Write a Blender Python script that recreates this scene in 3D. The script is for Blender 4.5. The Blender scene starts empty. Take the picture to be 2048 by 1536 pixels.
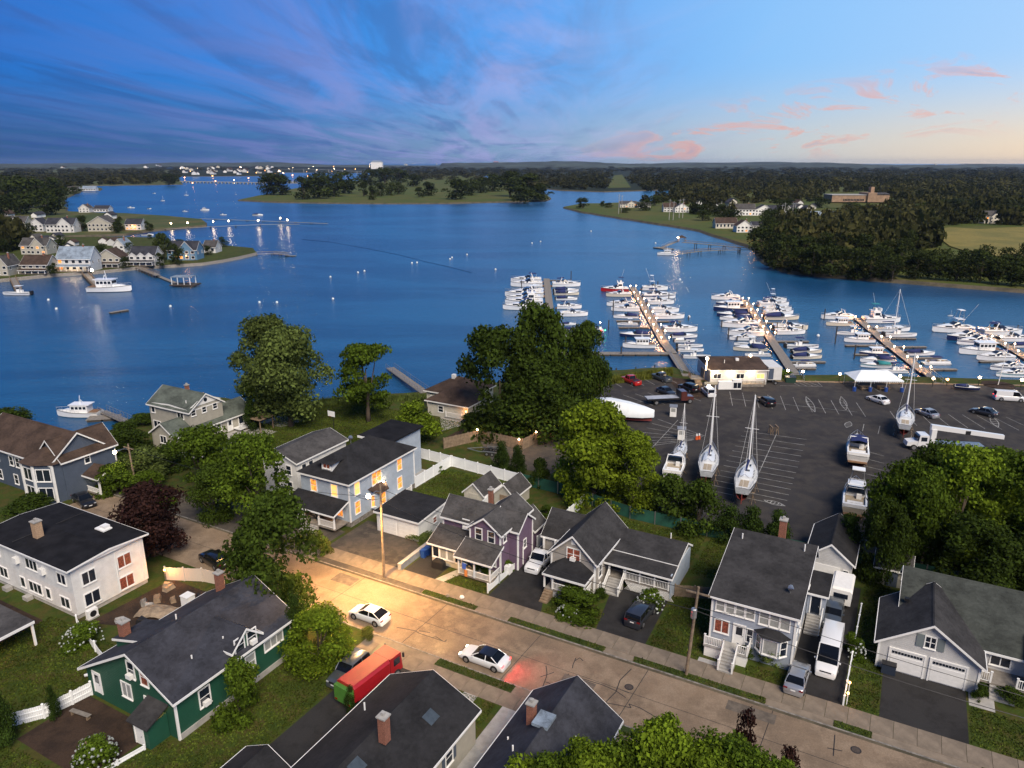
import bpy, math, random
import numpy as np
from mathutils import Vector, Matrix
R = math.radians
random.seed(7); rng = np.random.default_rng(7)
SC = bpy.context.scene
COL = SC.collection

# ------------------------------------------------------------------ camera
CAM_H = 48.0
PIT = math.atan(443/1480)
cd = bpy.data.cameras.new('camera'); cam = bpy.data.objects.new('camera', cd); COL.objects.link(cam)
cd.sensor_width = 36; cd.lens = 36*1480/2048; cd.clip_start = 0.5; cd.clip_end = 60000
cam.location = (0, 0, CAM_H); cam.rotation_euler = (R(90)-PIT, 0, 0)
SC.camera = cam

# ------------------------------------------------------------------ node helper
class NT:
    def __init__(s, tree): s.t = tree; s.n = tree.nodes; s.l = tree.links
    def add(s, typ, **kw):
        nd = s.n.new(typ)
        for k, v in kw.items(): setattr(nd, k, v)
        return nd
    def put(s, sock, v):
        if isinstance(v, bpy.types.NodeSocket): s.l.new(v, sock)
        elif v is not None:
            if isinstance(v, (tuple, list)) and len(v) == 3 and len(sock.default_value) == 4: v = (*v, 1)
            sock.default_value = v
    def math(s, op, a, b=None, c=None, clamp=False):
        nd = s.add('ShaderNodeMath', operation=op, use_clamp=clamp)
        s.put(nd.inputs[0], a)
        if b is not None: s.put(nd.inputs[1], b)
        if c is not None: s.put(nd.inputs[2], c)
        return nd.outputs[0]
    def mix(s, f, a, b, bt='MIX'):
        nd = s.add('ShaderNodeMix', data_type='RGBA', blend_type=bt)
        s.put(nd.inputs[0], f); s.put(nd.inputs[6], a); s.put(nd.inputs[7], b)
        return nd.outputs[2]
    def ramp(s, f, stops, interp='LINEAR'):
        nd = s.add('ShaderNodeValToRGB'); e = nd.color_ramp.elements; nd.color_ramp.interpolation = interp
        while len(e) < len(stops): e.new(0.5)
        for el, (p, c) in zip(e, stops):
            el.position = p; el.color = (*c, 1) if isinstance(c, (tuple, list)) else (c, c, c, 1)
        s.put(nd.inputs[0], f); return nd.outputs[0]
    def noise(s, vec, scale, detail=3, rough=.55, dist=0):
        nd = s.add('ShaderNodeTexNoise'); s.put(nd.inputs['Vector'], vec)
        nd.inputs['Scale'].default_value = scale; nd.inputs['Detail'].default_value = detail
        nd.inputs['Roughness'].default_value = rough; nd.inputs['Distortion'].default_value = dist
        return nd.outputs['Fac']
    def smooth(s, v, a, b):
        nd = s.add('ShaderNodeMapRange', interpolation_type='SMOOTHSTEP'); s.put(nd.inputs[0], v)
        nd.inputs[1].default_value = a; nd.inputs[2].default_value = b
        return nd.outputs[0]

# ------------------------------------------------------------------ sky, afterglow, exposure
SUN_AZ = R(62)          # where the sun went down, to the right of the view
def make_world():
    w = bpy.data.worlds.new('World'); SC.world = w; w.use_nodes = True
    t = NT(w.node_tree); t.n.clear()
    tc = t.add('ShaderNodeTexCoord'); sp = t.add('ShaderNodeSeparateXYZ'); t.l.new(tc.outputs['Generated'], sp.inputs[0])
    x, y, z = sp.outputs
    zz = t.math('MAXIMUM', z, 0.0)
    hl = t.math('SQRT', t.math('ADD', t.math('MULTIPLY', x, x), t.math('MULTIPLY', y, y)))
    hl = t.math('MAXIMUM', hl, 1e-3)
    dot = t.math('DIVIDE', t.math('ADD', t.math('MULTIPLY', x, math.sin(SUN_AZ)), t.math('MULTIPLY', y, math.cos(SUN_AZ))), hl)
    d01 = t.math('MULTIPLY_ADD', dot, .5, .5)
    high = t.ramp(d01, [(0, (.006, .07, .28)), (.45, (.004, .14, .58)), (.62, (.02, .22, .72)), (.75, (.09, .33, .82)), (.86, (.24, .50, .88)), (1, (.40, .60, .88))])
    low = t.ramp(d01, [(0, (.012, .05, .17)), (.45, (.010, .085, .25)), (.58, (.035, .14, .35)), (.75, (.22, .36, .58)), (.86, (.50, .57, .62)), (.95, (.80, .66, .50)), (1, (.9, .62, .38))])
    c = t.mix(t.smooth(zz, 0.0, .12), low, high)
    zen = t.mix(d01, (.012, .065, .22), (.045, .14, .34))
    c = t.mix(t.smooth(zz, .17, .6), c, zen)
    # wind-drawn cirrus on a flat layer overhead
    k = t.math('ADD', zz, .045)
    cx = t.math('DIVIDE', x, k); cy = t.math('DIVIDE', y, k)
    def plane(ax, ay, rot, off=0.):
        cb = t.add('ShaderNodeCombineXYZ'); t.put(cb.inputs[0], cx); t.put(cb.inputs[1], cy); cb.inputs[2].default_value = off
        mp = t.add('ShaderNodeMapping'); t.l.new(cb.outputs[0], mp.inputs[0]); mp.inputs['Rotation'].default_value = (0, 0, rot); mp.inputs['Scale'].default_value = (ax, ay, 1)
        return mp.outputs[0]
    side = t.smooth(d01, .885, .70); lft = t.math('MULTIPLY_ADD', t.smooth(d01, .44, .66), .6, .4)
    n1 = t.noise(plane(.62, .13, R(3)), 1.25, 7, .58, 1.1)
    n2 = t.noise(plane(1.0, .20, R(-4), 4), 1.3, 8, .62, 1.4)
    m1 = t.math('MULTIPLY', t.math('MULTIPLY', t.smooth(n1, .40, .66), side), lft)
    m2 = t.math('MULTIPLY', t.smooth(n2, .44, .66), side)
    mauve = t.ramp(d01, [(0, (.03, .08, .28)), (.48, (.085, .145, .47)), (.58, (.16, .20, .54)), (.68, (.29, .31, .68)), (.78, (.46, .47, .80)), (.9, (.66, .46, .52))])
    dark = t.ramp(d01, [(0, (.006, .04, .17)), (.5, (.012, .075, .33)), (.7, (.05, .14, .42)), (.8, (.17, .26, .52)), (1, (.4, .36, .42))])
    c = t.mix(t.math('MULTIPLY', m2, .62), c, dark)
    c = t.mix(t.math('MULTIPLY', m1, .68), c, mauve)
    # broken pink clouds low over the afterglow, rising to the right
    mp = t.add('ShaderNodeMapping'); t.l.new(tc.outputs['Generated'], mp.inputs[0]); mp.inputs['Scale'].default_value = (3.6, 3.6, 13)
    n3 = t.noise(mp.outputs[0], 2.9, 8, .63, .7)
    zc = t.math('SUBTRACT', zz, t.math('MULTIPLY', t.math('SUBTRACT', d01, .80), .55))       # height above a slanting band
    band = t.math('MULTIPLY', t.smooth(zc, -.055, .0), t.smooth(zc, .06, .012))
    glow = t.smooth(d01, .74, .84)
    m3 = t.math('MULTIPLY', t.math('MULTIPLY', t.smooth(n3, .515, .61), band), glow)
    up = t.smooth(n3, .56, .70)
    c = t.mix(t.math('MULTIPLY', m3, .72), c, t.mix(up, (.80, .36, .30), (.42, .30, .42)))
    nish = t.add('ShaderNodeTexSky', sky_type='NISHITA', sun_disc=False, sun_elevation=R(3), sun_rotation=SUN_AZ, altitude=20, ozone_density=4, dust_density=1)
    nb = t.add('ShaderNodeBackground'); t.l.new(nish.outputs[0], nb.inputs[0]); nb.inputs[1].default_value = .05
    bg = t.add('ShaderNodeBackground'); t.put(bg.inputs[0], c); bg.inputs[1].default_value = 1.0
    ad = t.add('ShaderNodeAddShader'); t.l.new(bg.outputs[0], ad.inputs[0]); t.l.new(nb.outputs[0], ad.inputs[1])
    o = t.add('ShaderNodeOutputWorld'); t.l.new(ad.outputs[0], o.inputs[0])
make_world()
sl = bpy.data.lights.new('sun', 'SUN'); sl.energy = 5.0; sl.angle = R(30); sl.color = (1, .87, .72)
so = bpy.data.objects.new('sun', sl); COL.objects.link(so)
sd = Vector((.24, -.66, .72)).normalized(); so.rotation_euler = sd.to_track_quat('Z', 'Y').to_euler()
vs = SC.view_settings; vs.view_transform = 'Standard'; vs.look = 'None'; vs.exposure = 0.0; vs.gamma = 1; vs.use_curve_mapping = False
SC.cycles.use_denoising = True
SC.cycles.max_bounces = 6; SC.cycles.diffuse_bounces = 2; SC.cycles.glossy_bounces = 3; SC.cycles.transparent_max_bounces = 8
SC.cycles.sample_clamp_indirect = 4; SC.cycles.caustics_reflective = False; SC.cycles.caustics_refractive = False

# ------------------------------------------------------------------ survey: pixel of the photograph -> point of the place
Z0 = 1.5                      # near ground above the water
A = R(-28.5)                  # bearing of the street
CA, SA = math.cos(A), math.sin(A)
def W(u, v, z=Z0): return Vector((u*CA - v*SA, u*SA + v*CA, z))
def G(px, py, z=Z0):
    x = (px-1024)/1480; y = -(py-768)/1480; c, s = math.cos(PIT), math.sin(PIT)
    dy, dz = c+y*s, -s+y*c; k = (z-CAM_H)/dz
    return Vector((x*k, dy*k, z))
def depth(p): return p.y*math.cos(PIT) - (p.z-CAM_H)*math.sin(PIT)
def mpp(p): return depth(p)/1480          # metres per photograph pixel at a point
def height_for(p, py):                    # height that reaches photo row py above point p
    lo, hi = 0., 60.
    for _ in range(40):
        m = (lo+hi)/2; q = Vector((p.x, p.y, p.z+m))
        r = 768 - 1480*(q.y*math.sin(PIT)+(q.z-CAM_H)*math.cos(PIT))/depth(q)
        if r > py: lo = m
        else: hi = m
    return lo

# ------------------------------------------------------------------ materials
MATS = {}
def pm(name, col, rough=.7, var=.0, vscale=3., bump=0., bscale=20., metal=0., emit=None, estr=0., spec=.5, coat=0., col2=None, sheen=0., trans=0., island=0., detail=4):
    m = bpy.data.materials.new(name); m.use_nodes = True; t = NT(m.node_tree)
    b = t.n['Principled BSDF']; b.inputs['Roughness'].default_value = rough; b.inputs['Metallic'].default_value = metal
    b.inputs['Specular IOR Level'].default_value = spec; b.inputs['Coat Weight'].default_value = coat
    t.put(b.inputs['Base Color'], col)
    if var or bump or island: tc = t.add('ShaderNodeTexCoord').outputs['Object']
    if var:
        n = t.noise(tc, vscale, detail, .6)
        a = tuple(max(0, c*(1-var)) for c in col); d = col2 or tuple(min(1, c*(1+var)) for c in col)
        cc = t.mix(t.smooth(n, .3, .7), a, d)
        t.put(b.inputs['Base Color'], cc)
    else: cc = col
    if island:
        g = t.add('ShaderNodeNewGeometry').outputs['Random Per Island']
        oi = t.add('ShaderNodeObjectInfo').outputs['Random']
        k = t.math('MULTIPLY_ADD', g, island*1.2, 1-island*.6); k = t.math('MULTIPLY', k, t.math('MULTIPLY_ADD', oi, .5, .75))
        cb = t.add('ShaderNodeCombineXYZ'); [t.put(cb.inputs[i], k) for i in range(3)]
        t.put(b.inputs['Base Color'], t.mix(1., cc, cb.outputs[0], 'MULTIPLY'))
    if bump:
        bn = t.add('ShaderNodeBump'); bn.inputs['Strength'].default_value = bump; bn.inputs['Distance'].default_value = .05
        t.put(bn.inputs['Height'], t.noise(tc, bscale, 4, .6)); t.l.new(bn.outputs[0], b.inputs['Normal'])
    if emit:
        t.put(b.inputs['Emission Color'], emit); b.inputs['Emission Strength'].default_value = estr
        if var: t.put(b.inputs['Emission Strength'], t.math('MULTIPLY', t.math('MULTIPLY_ADD', t.smooth(t.noise(tc, vscale, 2, .5), .35, .65), 1.2, .35), estr))
    if trans: 
        tr = t.add('ShaderNodeBsdfTranslucent'); t.put(tr.inputs[0], tuple(min(1, c*1.5) for c in col)); mx = t.add('ShaderNodeMixShader'); mx.inputs[0].default_value = trans
        t.l.new(b.outputs[0], mx.inputs[1]); t.l.new(tr.outputs[0], mx.inputs[2]); t.l.new(mx.outputs[0], t.n['Material Output'].inputs[0])
    MATS[name] = m; return m

def siding(name, col):                     # clapboards: courses in relief, slight weathering
    m = pm(name, col, .62, .07, 1.2); t = NT(m.node_tree); b = t.n['Principled BSDF']
    tc = t.add('ShaderNodeTexCoord'); wv = t.add('ShaderNodeTexWave', wave_type='BANDS', bands_direction='Z', wave_profile='SAW'); t.l.new(tc.outputs['Object'], wv.inputs[0])
    wv.inputs['Scale'].default_value = 1.6; bn = t.add('ShaderNodeBump'); bn.inputs['Strength'].default_value = .9; bn.inputs['Distance'].default_value = .03
    t.l.new(wv.outputs['Fac'], bn.inputs['Height']); t.l.new(bn.outputs[0], b.inputs['Normal']); return m
def shingle(name, col):                    # asphalt shingles: tabs of uneven tone, streaked wear
    m = pm(name, col, .9, spec=.25); t = NT(m.node_tree); b = t.n['Principled BSDF']
    tc = t.add('ShaderNodeTexCoord').outputs['Object']
    n1 = t.noise(tc, 9, 2, .7); n2 = t.noise(tc, .45, 4, .6)
    vo = t.add('ShaderNodeTexVoronoi'); mp = t.add('ShaderNodeMapping'); t.l.new(tc, mp.inputs[0]); mp.inputs['Scale'].default_value = (3, 3, 7); t.l.new(mp.outputs[0], vo.inputs['Vector']); vo.inputs['Scale'].default_value = 1.
    k = t.math('MULTIPLY_ADD', n1, .7, .35); k = t.math('ADD', k, t.math('MULTIPLY', t.smooth(n2, .3, .7), .75)); 
    se = t.add('ShaderNodeSeparateColor'); t.l.new(vo.outputs['Color'], se.inputs[0]); k = t.math('ADD', k, t.math('MULTIPLY', se.outputs[0], .35)); k = t.math('MULTIPLY', k, .78)
    cb = t.add('ShaderNodeCombineXYZ'); [t.put(cb.inputs[i], k) for i in range(3)]
    t.put(b.inputs['Base Color'], t.mix(1., col, cb.outputs[0], 'MULTIPLY'))
    bn = t.add('ShaderNodeBump'); bn.inputs['Strength'].default_value = .6; bn.inputs['Distance'].default_value = .03
    t.l.new(se.outputs[0], bn.inputs['Height']); t.l.new(bn.outputs[0], b.inputs['Normal']); return m
def ground_mat(name, cols, scales, rough=.95, bump=.5, bscale=6.):   # a few tones mixed by noise of several sizes
    m = pm(name, cols[0], rough, spec=.2); t = NT(m.node_tree); b = t.n['Principled BSDF']
    tc = t.add('ShaderNodeTexCoord').outputs['Object']; c = cols[0]
    for cc, s in zip(cols[1:], scales): c = t.mix(t.smooth(t.noise(tc, s, 5, .65), .42, .62), c, cc)
    g = t.noise(tc, bscale, 3, .7); k = t.math('MULTIPLY_ADD', g, .9, .55); cb = t.add('ShaderNodeCombineXYZ'); [t.put(cb.inputs[i], k) for i in range(3)]
    t.put(b.inputs['Base Color'], t.mix(1., c, cb.outputs[0], 'MULTIPLY'))
    bn = t.add('ShaderNodeBump'); bn.inputs['Strength'].default_value = bump; bn.inputs['Distance'].default_value = .08
    t.put(bn.inputs['Height'], g); t.l.new(bn.outputs[0], b.inputs['Normal']); return m
def water_mat():
    m = pm('water', (.012, .075, .17), .12, spec=.5); t = NT(m.node_tree); b = t.n['Principled BSDF']; b.inputs['IOR'].default_value = 1.5
    tc = t.add('ShaderNodeTexCoord').outputs['Object']
    mp = t.add('ShaderNodeMapping'); t.l.new(tc, mp.inputs[0]); mp.inputs['Scale'].default_value = (.7, 1.5, 1); mp.inputs['Rotation'].default_value = (0, 0, R(12))
    a = t.noise(mp.outputs[0], .42, 6, .7, .3); mq = t.add('ShaderNodeMapping'); t.l.new(tc, mq.inputs[0]); mq.inputs['Scale'].default_value = (.35, 1, 1); mq.inputs['Rotation'].default_value = (0, 0, R(-20)); l = t.noise(mq.outputs[0], .014, 5, .62, .8); l2 = t.noise(tc, .05, 3, .6)
    bn = t.add('ShaderNodeBump'); bn.inputs['Strength'].default_value = .6; bn.inputs['Distance'].default_value = .6
    t.put(bn.inputs['Height'], a); t.l.new(bn.outputs[0], b.inputs['Normal'])
    t.put(b.inputs['Base Color'], t.mix(t.smooth(l, .38, .62), (.007, .060, .155), (.015, .097, .22)))
    t.put(b.inputs['Roughness'], t.math('ADD', t.math('MULTIPLY_ADD', l, .14, .12), t.math('MULTIPLY', l2, .08))); return m
def leaf(name, col, isl=.95, vs=.5): return pm(name, col, .85, .45, vs, spec=.08, trans=.22, island=isl)

white = pm('white_paint', (.78, .78, .76), .5, .04, 2); trim = pm('white_trim', (.80, .80, .78), .5, .05, 1.5)
vinyl = pm('white_vinyl', (.82, .84, .84), .42, .06, .8)
sid_white = siding('siding_white', (.80, .80, .78)); sid_green = siding('siding_green', (.012, .085, .05)); sid_blue = siding('siding_pale_blue', (.42, .49, .57))
sid_purple = siding('siding_purple', (.16, .105, .17)); sid_beige = siding('siding_beige', (.40, .37, .33)); sid_grey = siding('siding_grey_white', (.62, .62, .61))
sid_duplex = siding('siding_blue_grey', (.36, .41, .49)); sid_navy = siding('siding_navy', (.075, .10, .145)); sid_tan = siding('siding_tan', (.42, .40, .34)); sid_cream = siding('siding_cream', (.58, .55, .46))
sid_sky = siding('siding_sky_blue', (.10, .22, .36))
rf_black = shingle('shingle_black', (.020, .020, .022)); rf_char = shingle('shingle_charcoal', (.036, .035, .036)); rf_grey = shingle('shingle_grey', (.066, .063, .062)); rf_slate = shingle('shingle_slate_blue', (.034, .036, .046))
rf_brown = shingle('shingle_brown', (.060, .040, .030)); rf_green = shingle('shingle_green_grey', (.085, .10, .085)); rf_moss = shingle('shingle_moss_grey', (.048, .054, .048)); rf_pale = shingle('shingle_pale_blue', (.20, .25, .31)); rf_rubber = pm('roof_membrane', (.012, .012, .014), .92, .35, .6, spec=.15)
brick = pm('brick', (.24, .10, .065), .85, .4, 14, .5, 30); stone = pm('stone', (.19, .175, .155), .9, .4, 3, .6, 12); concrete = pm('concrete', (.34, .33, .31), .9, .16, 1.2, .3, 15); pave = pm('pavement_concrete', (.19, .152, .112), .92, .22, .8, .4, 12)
glass = pm('window_glass', (.012, .018, .03), .08, spec=.9); glass2 = pm('window_blind', (.30, .31, .30), .35, .15, 4, spec=.6); glass_red = pm('window_red_curtain', (.16, .045, .03), .3, .5, 5, emit=(1, .25, .12), estr=.06)
glass_lit = pm('window_lit', (.5, .3, .1), .3, emit=(1, .25, .018), estr=1.05, var=.3, vscale=2.2); glass_hot = pm('window_lit_bright', (.5, .4, .2), .3, emit=(1, .40, .08), estr=1.5)
car_glass = pm('car_glass', (.006, .007, .009), .12, spec=.35)
asphalt = ground_mat('asphalt', [(.038, .036, .037), (.028, .026, .027), (.050, .045, .041)], [.12, .5], .92, .25, 12); drive = ground_mat('driveway_asphalt', [(.075, .066, .056), (.052, .047, .042), (.095, .082, .066)], [.25, .9], .92, .3, 14)
drive_dark = ground_mat('driveway_dark', [(.032, .031, .031), (.022, .021, .021)], [.35], .92, .3, 14); roadm = ground_mat('road_surface', [(.215, .158, .108), (.16, .12, .085), (.245, .185, .13)], [.1, .45], .9, .3, 9)  # road tones tinted warm: amber street glow put into the base colour
grass = ground_mat('lawn', [(.030, .050, .006), (.045, .068, .009), (.060, .056, .013)], [.12, .6], .95, .9, 5); grass_dry = ground_mat('verge_grass', [(.040, .062, .015), (.085, .07, .028), (.03, .05, .012)], [.35, 1.2], .95, .9, 7)
fieldg = ground_mat('field', [(.060, .082, .014), (.085, .085, .020)], [.02], .95, .5, .4); field_gold = ground_mat('golden_field', [(.20, .165, .045), (.14, .13, .035)], [.03], .95, .6, .5); marsh = ground_mat('marsh_grass', [(.05, .07, .02), (.09, .085, .03)], [.03], .95, .6, .4)
woodfloor = ground_mat('wood_floor', [(.012, .018, .006), (.018, .024, .008)], [.05], .95, .6, .3); bank = ground_mat('shore_bank', [(.10, .085, .06), (.06, .055, .04)], [.2], .95, .9, 1.2); dirt = ground_mat('bark_soil', [(.05, .032, .022), (.03, .02, .015)], [.5], .95, .8, 6)
plank = pm('dock_planks', (.20, .18, .155), .85, .25, 1.5, .5, 9); piling_m = pm('piling', (.045, .038, .032), .9, .3, 3); wood = pm('weathered_wood', (.21, .15, .095), .85, .25, 2, .4, 8); pole_m = pm('pole_wood', (.19, .145, .10), .85, .3, 2.5, .4, 14)
fence_wood = pm('fence_cedar', (.20, .15, .10), .85, .3, 2, .4, 7); screen = pm('green_screen', (.012, .075, .05), .8, .3, .7); metal = pm('galvanised', (.42, .43, .44), .4, .1, 3, metal=.8); dark_metal = pm('dark_metal', (.03, .03, .033), .45, metal=.5)
rubber = pm('tyre', (.012, .012, .013), .85); gel = pm('gelcoat', (.82, .83, .83), .22, .04, 1, coat=.3); gel_dull = pm('gelcoat_chalky', (.68, .72, .77), .4, .06, 1.5); cream = pm('gelcoat_cream', (.66, .60, .48), .25, coat=.2); deckm = pm('deck_nonskid', (.60, .61, .60), .6, .1, 4)
navyp = pm('hull_navy', (.012, .02, .075), .2, coat=.4); redp = pm('hull_red', (.36, .012, .014), .22, coat=.4); tealp = pm('canvas_teal', (.02, .20, .22), .8); bluec = pm('canvas_blue', (.012, .022, .10), .85); tanc = pm('upholstery', (.36, .30, .22), .75, .15, 5); anti = pm('bottom_paint', (.02, .03, .07), .7); antired = pm('bottom_paint_red', (.18, .03, .025), .75)
teak = pm('teak', (.20, .11, .055), .7, .2, 6); wrap = pm('shrink_wrap', (.72, .77, .80), .35, .05, .8, .3, 3); tarp = pm('brown_tarp', (.25, .19, .13), .8, .3, 1.5, .5, 4)
line_m = pm('line_paint', (.27, .27, .26), .85, .45, 1.1); tar = pm('crack_sealant', (.018, .017, .017), .7); blue_bin = pm('blue_plastic', (.015, .06, .26), .5)
lampw = pm('lamp_warm', (1, .8, .6), .5, emit=(1, .72, .42), estr=38); lampo = pm('lamp_orange', (1, .6, .3), .5, emit=(1, .42, .10), estr=18); lampc = pm('lamp_cool', (1, 1, 1), .5, emit=(1, .92, .8), estr=30); lampr = pm('lamp_red', (1, .05, .05), .5, emit=(1, .03, .03), estr=9)
headl = pm('headlamp', (1, .95, .85), .3, emit=(1, .9, .72), estr=14); taill = pm('taillamp_off', (.18, .008, .008), .25, coat=.5); clearl = pm('headlamp_off', (.45, .47, .5), .15, coat=.5)
lf_mid = leaf('leaves_green', (.070, .112, .010)); lf_bright = leaf('leaves_bright', (.115, .17, .012)); lf_dark = leaf('leaves_dark', (.038, .062, .008)); lf_olive = leaf('leaves_olive', (.085, .115, .028)); lf_red = leaf('leaves_maroon', (.026, .012, .010)); lf_far = leaf('leaves_far', (.030, .042, .010)); lf_wood = pm('leaves_woodland', (.026, .036, .010), .85, .5, .010, spec=.08, trans=.22, island=.7, col2=(.060, .058, .020)); lf_maple = leaf('leaves_fresh', (.155, .215, .014)); lf_con = leaf('needles', (.034, .060, .010)); lf_yel = leaf('leaves_yellow_green', (.11, .12, .02))
petal = pm('petals_white', (.36, .39, .37), .7, island=.3); bark = pm('bark', (.085, .065, .048), .9, .3, 4, .6, 12); water = water_mat()

# ------------------------------------------------------------------ meshes
class MB:
    def __init__(s): s.v = []; s.f = []; s.m = []; s.k = 0
    def add(s, vs, fs):
        o = len(s.v); s.v += [tuple(p) for p in vs]; s.f += [tuple(i+o for i in f) for f in fs]; s.m += [s.k]*len(fs); return s
    def mat(s, k): s.k = k; return s
    def box(s, x0, x1, y0, y1, z0, z1):
        return s.add([(x0,y0,z0),(x1,y0,z0),(x1,y1,z0),(x0,y1,z0),(x0,y0,z1),(x1,y0,z1),(x1,y1,z1),(x0,y1,z1)], [(3,2,1,0),(4,5,6,7),(0,1,5,4),(1,2,6,5),(2,3,7,6),(3,0,4,7)])
    def cbox(s, c, d): return s.box(c[0]-d[0]/2, c[0]+d[0]/2, c[1]-d[1]/2, c[1]+d[1]/2, c[2]-d[2]/2, c[2]+d[2]/2)
    def prism(s, poly, z0, z1):            # polygon in x,y
        n = len(poly); return s.add([(x,y,z0) for x,y in poly]+[(x,y,z1) for x,y in poly], [tuple(range(n))[::-1], tuple(range(n,2*n))]+[(i,(i+1)%n,n+(i+1)%n,n+i) for i in range(n)])
    def prism_y(s, poly, y0, y1):          # polygon in x,z
        n = len(poly); return s.add([(x,y0,z) for x,z in poly]+[(x,y1,z) for x,z in poly], [tuple(range(n)), tuple(range(n,2*n))[::-1]]+[((i+1)%n,i,n+i,n+(i+1)%n) for i in range(n)])
    def prism_x(s, poly, x0, x1):          # polygon in y,z
        n = len(poly); return s.add([(x0,y,z) for y,z in poly]+[(x1,y,z) for y,z in poly], [tuple(range(n))[::-1], tuple(range(n,2*n))]+[(i,(i+1)%n,n+(i+1)%n,n+i) for i in range(n)])
    def loft(s, secs, cap=True, closed=True):
        n = len(secs[0]); vs = [p for q in secs for p in q]; fs = []
        for j in range(len(secs)-1):
            for i in range(n if closed else n-1):
                a, b = j*n+i, j*n+(i+1)%n; fs.append((a, b, b+n, a+n))
        if cap: fs += [tuple(range(n))[::-1], tuple(range((len(secs)-1)*n, len(secs)*n))]
        return s.add(vs, fs)
    def tube(s, pts, r, n=6):
        pts = [Vector(p) for p in pts]; rr = r if isinstance(r, (list, tuple)) else [r]*len(pts); secs = []
        for i, p in enumerate(pts):
            d = (pts[min(i+1, len(pts)-1)]-pts[max(i-1, 0)]).normalized(); a = d.orthogonal().normalized() if abs(d.z) > .99 else d.cross(Vector((0,0,1))).normalized(); b = d.cross(a)
            secs.append([p+(a*math.cos(t)+b*math.sin(t))*rr[i] for t in [2*math.pi*k/n for k in range(n)]])
        return s.loft(secs)
    def ball(s, c, r, n=8, m=5, sz=1.):
        secs = [[(c[0]+r*math.sin(a)*math.cos(t), c[1]+r*math.sin(a)*math.sin(t), c[2]-r*sz*math.cos(a)) for t in [2*math.pi*k/n for k in range(n)]] for a in [math.pi*(j+.15)/(m+.3) for j in range(m+1)]]
        return s.loft(secs)
    def quad(s, a, b, c, d): return s.add([a,b,c,d], [(0,1,2,3)])
    def mesh(s, name, mats, smooth=False):
        me = bpy.data.meshes.new(name); me.from_pydata(s.v, [], s.f)
        for m in (mats if isinstance(mats, (list, tuple)) else [mats]): me.materials.append(m)
        if any(s.m): me.polygons.foreach_set('material_index', s.m)
        if smooth: me.shade_smooth() if smooth is True else me.set_sharp_from_angle(angle=R(smooth)); 
        me.update(); return me
    def build(s, name, mats, parent=None, smooth=False, loc=None, rz=0.): return place(name, s.mesh(name, mats, smooth), parent, loc, rz)
def place(name, me, parent=None, loc=None, rz=0., sc=None):
    o = bpy.data.objects.new(name, me); COL.objects.link(o); o.parent = parent
    if loc is not None: o.location = loc
    if rz: o.rotation_euler = (0, 0, rz)
    if sc is not None: o.scale = sc if isinstance(sc, (tuple, list)) else (sc,)*3
    return o
def tag(o, label=None, cat=None, group=None, kind=None):
    for k, v in (('label', label), ('category', cat), ('group', group), ('kind', kind)):
        if v: o[k] = v
    return o
def thing(name, label, cat, loc, rz=0., group=None): return tag(place(name, None, None, loc, rz), label, cat, group)
def kids(o): return KID.get(o.name, [])
KID = {}
def freeze(root):                          # remember a finished thing's children so that it can be copied
    for o in bpy.data.objects:
        if o.parent: KID.setdefault(o.parent.name, [])
    KID[root.name] = [c for c in root.children]
    for c in KID[root.name]: KID[c.name] = list(c.children)
    return root
def dup(o, parent=None, loc=None, rz=None, sc=None, label=None, group=None):
    c = o.copy(); COL.objects.link(c); c.parent = parent
    if loc is not None: c.location = loc
    if rz is not None: c.rotation_euler = (0, 0, rz)
    if sc is not None: c.scale = sc if isinstance(sc, (tuple, list)) else (sc,)*3
    if label: c['label'] = label
    if group: c['group'] = group
    for k in kids(o): dup(k, c)
    return c
def lamp(parent, loc, watts, col, rad=.15, name='light'):
    l = bpy.data.lights.new(name, 'POINT'); l.energy = watts; l.color = col; l.shadow_soft_size = rad
    o = bpy.data.objects.new(name, l); COL.objects.link(o); o.parent = parent; o.location = loc; return o
def spot(parent, loc, target, watts, col, ang, blend=.6, rad=.1):
    l = bpy.data.lights.new('beam', 'SPOT'); l.energy = watts; l.color = col; l.spot_size = R(ang); l.spot_blend = blend; l.shadow_soft_size = rad
    o = bpy.data.objects.new('beam', l); COL.objects.link(o); o.parent = parent; o.location = loc
    o.rotation_euler = (Vector(loc)-Vector(target)).to_track_quat('Z', 'Y').to_euler(); return o
# ================================================================== the setting
def struct(name, mb, mats, smooth=False): return tag(mb.build(name, mats, smooth=smooth), kind='structure')
MB().quad((-30000,-400,0),(30000,-400,0),(30000,30000,0),(-30000,30000,0)).build('water', water)['kind'] = 'structure'
def land(name, pts, top, side, z=Z0, spread=2.5):        # a flat top with a sloping bank down into the water
    n = len(pts); P = [Vector((p[0], p[1])) for p in pts]
    if sum(P[i].x*P[(i+1)%n].y-P[(i+1)%n].x*P[i].y for i in range(n)) < 0: P.reverse()
    out = []
    for i in range(n):
        d = (P[(i+1)%n]-P[i-1]).normalized(); out.append(P[i]+Vector((d.y,-d.x))*spread)
    mb = MB().add([(p.x,p.y,z) for p in P]+[(p.x,p.y,-.4) for p in out], [tuple(range(n))])
    mb.mat(1).add([(p.x,p.y,z) for p in P]+[(p.x,p.y,-.4) for p in out], [(i,n+i,n+(i+1)%n,(i+1)%n) for i in range(n)])
    return struct(name, mb, [top, side])
def wob(pts, step, amp):                                  # break straight shorelines
    o = []
    for i in range(len(pts)-1):
        a, b = Vector(pts[i][:2]), Vector(pts[i+1][:2]); k = max(1, int((b-a).length/step))
        for j in range(k): o.append(a.lerp(b, j/k)+(Vector((random.uniform(-amp,amp), random.uniform(-amp,amp))) if j else Vector((0,0))))
    return o+[Vector(pts[-1][:2])]
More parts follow.
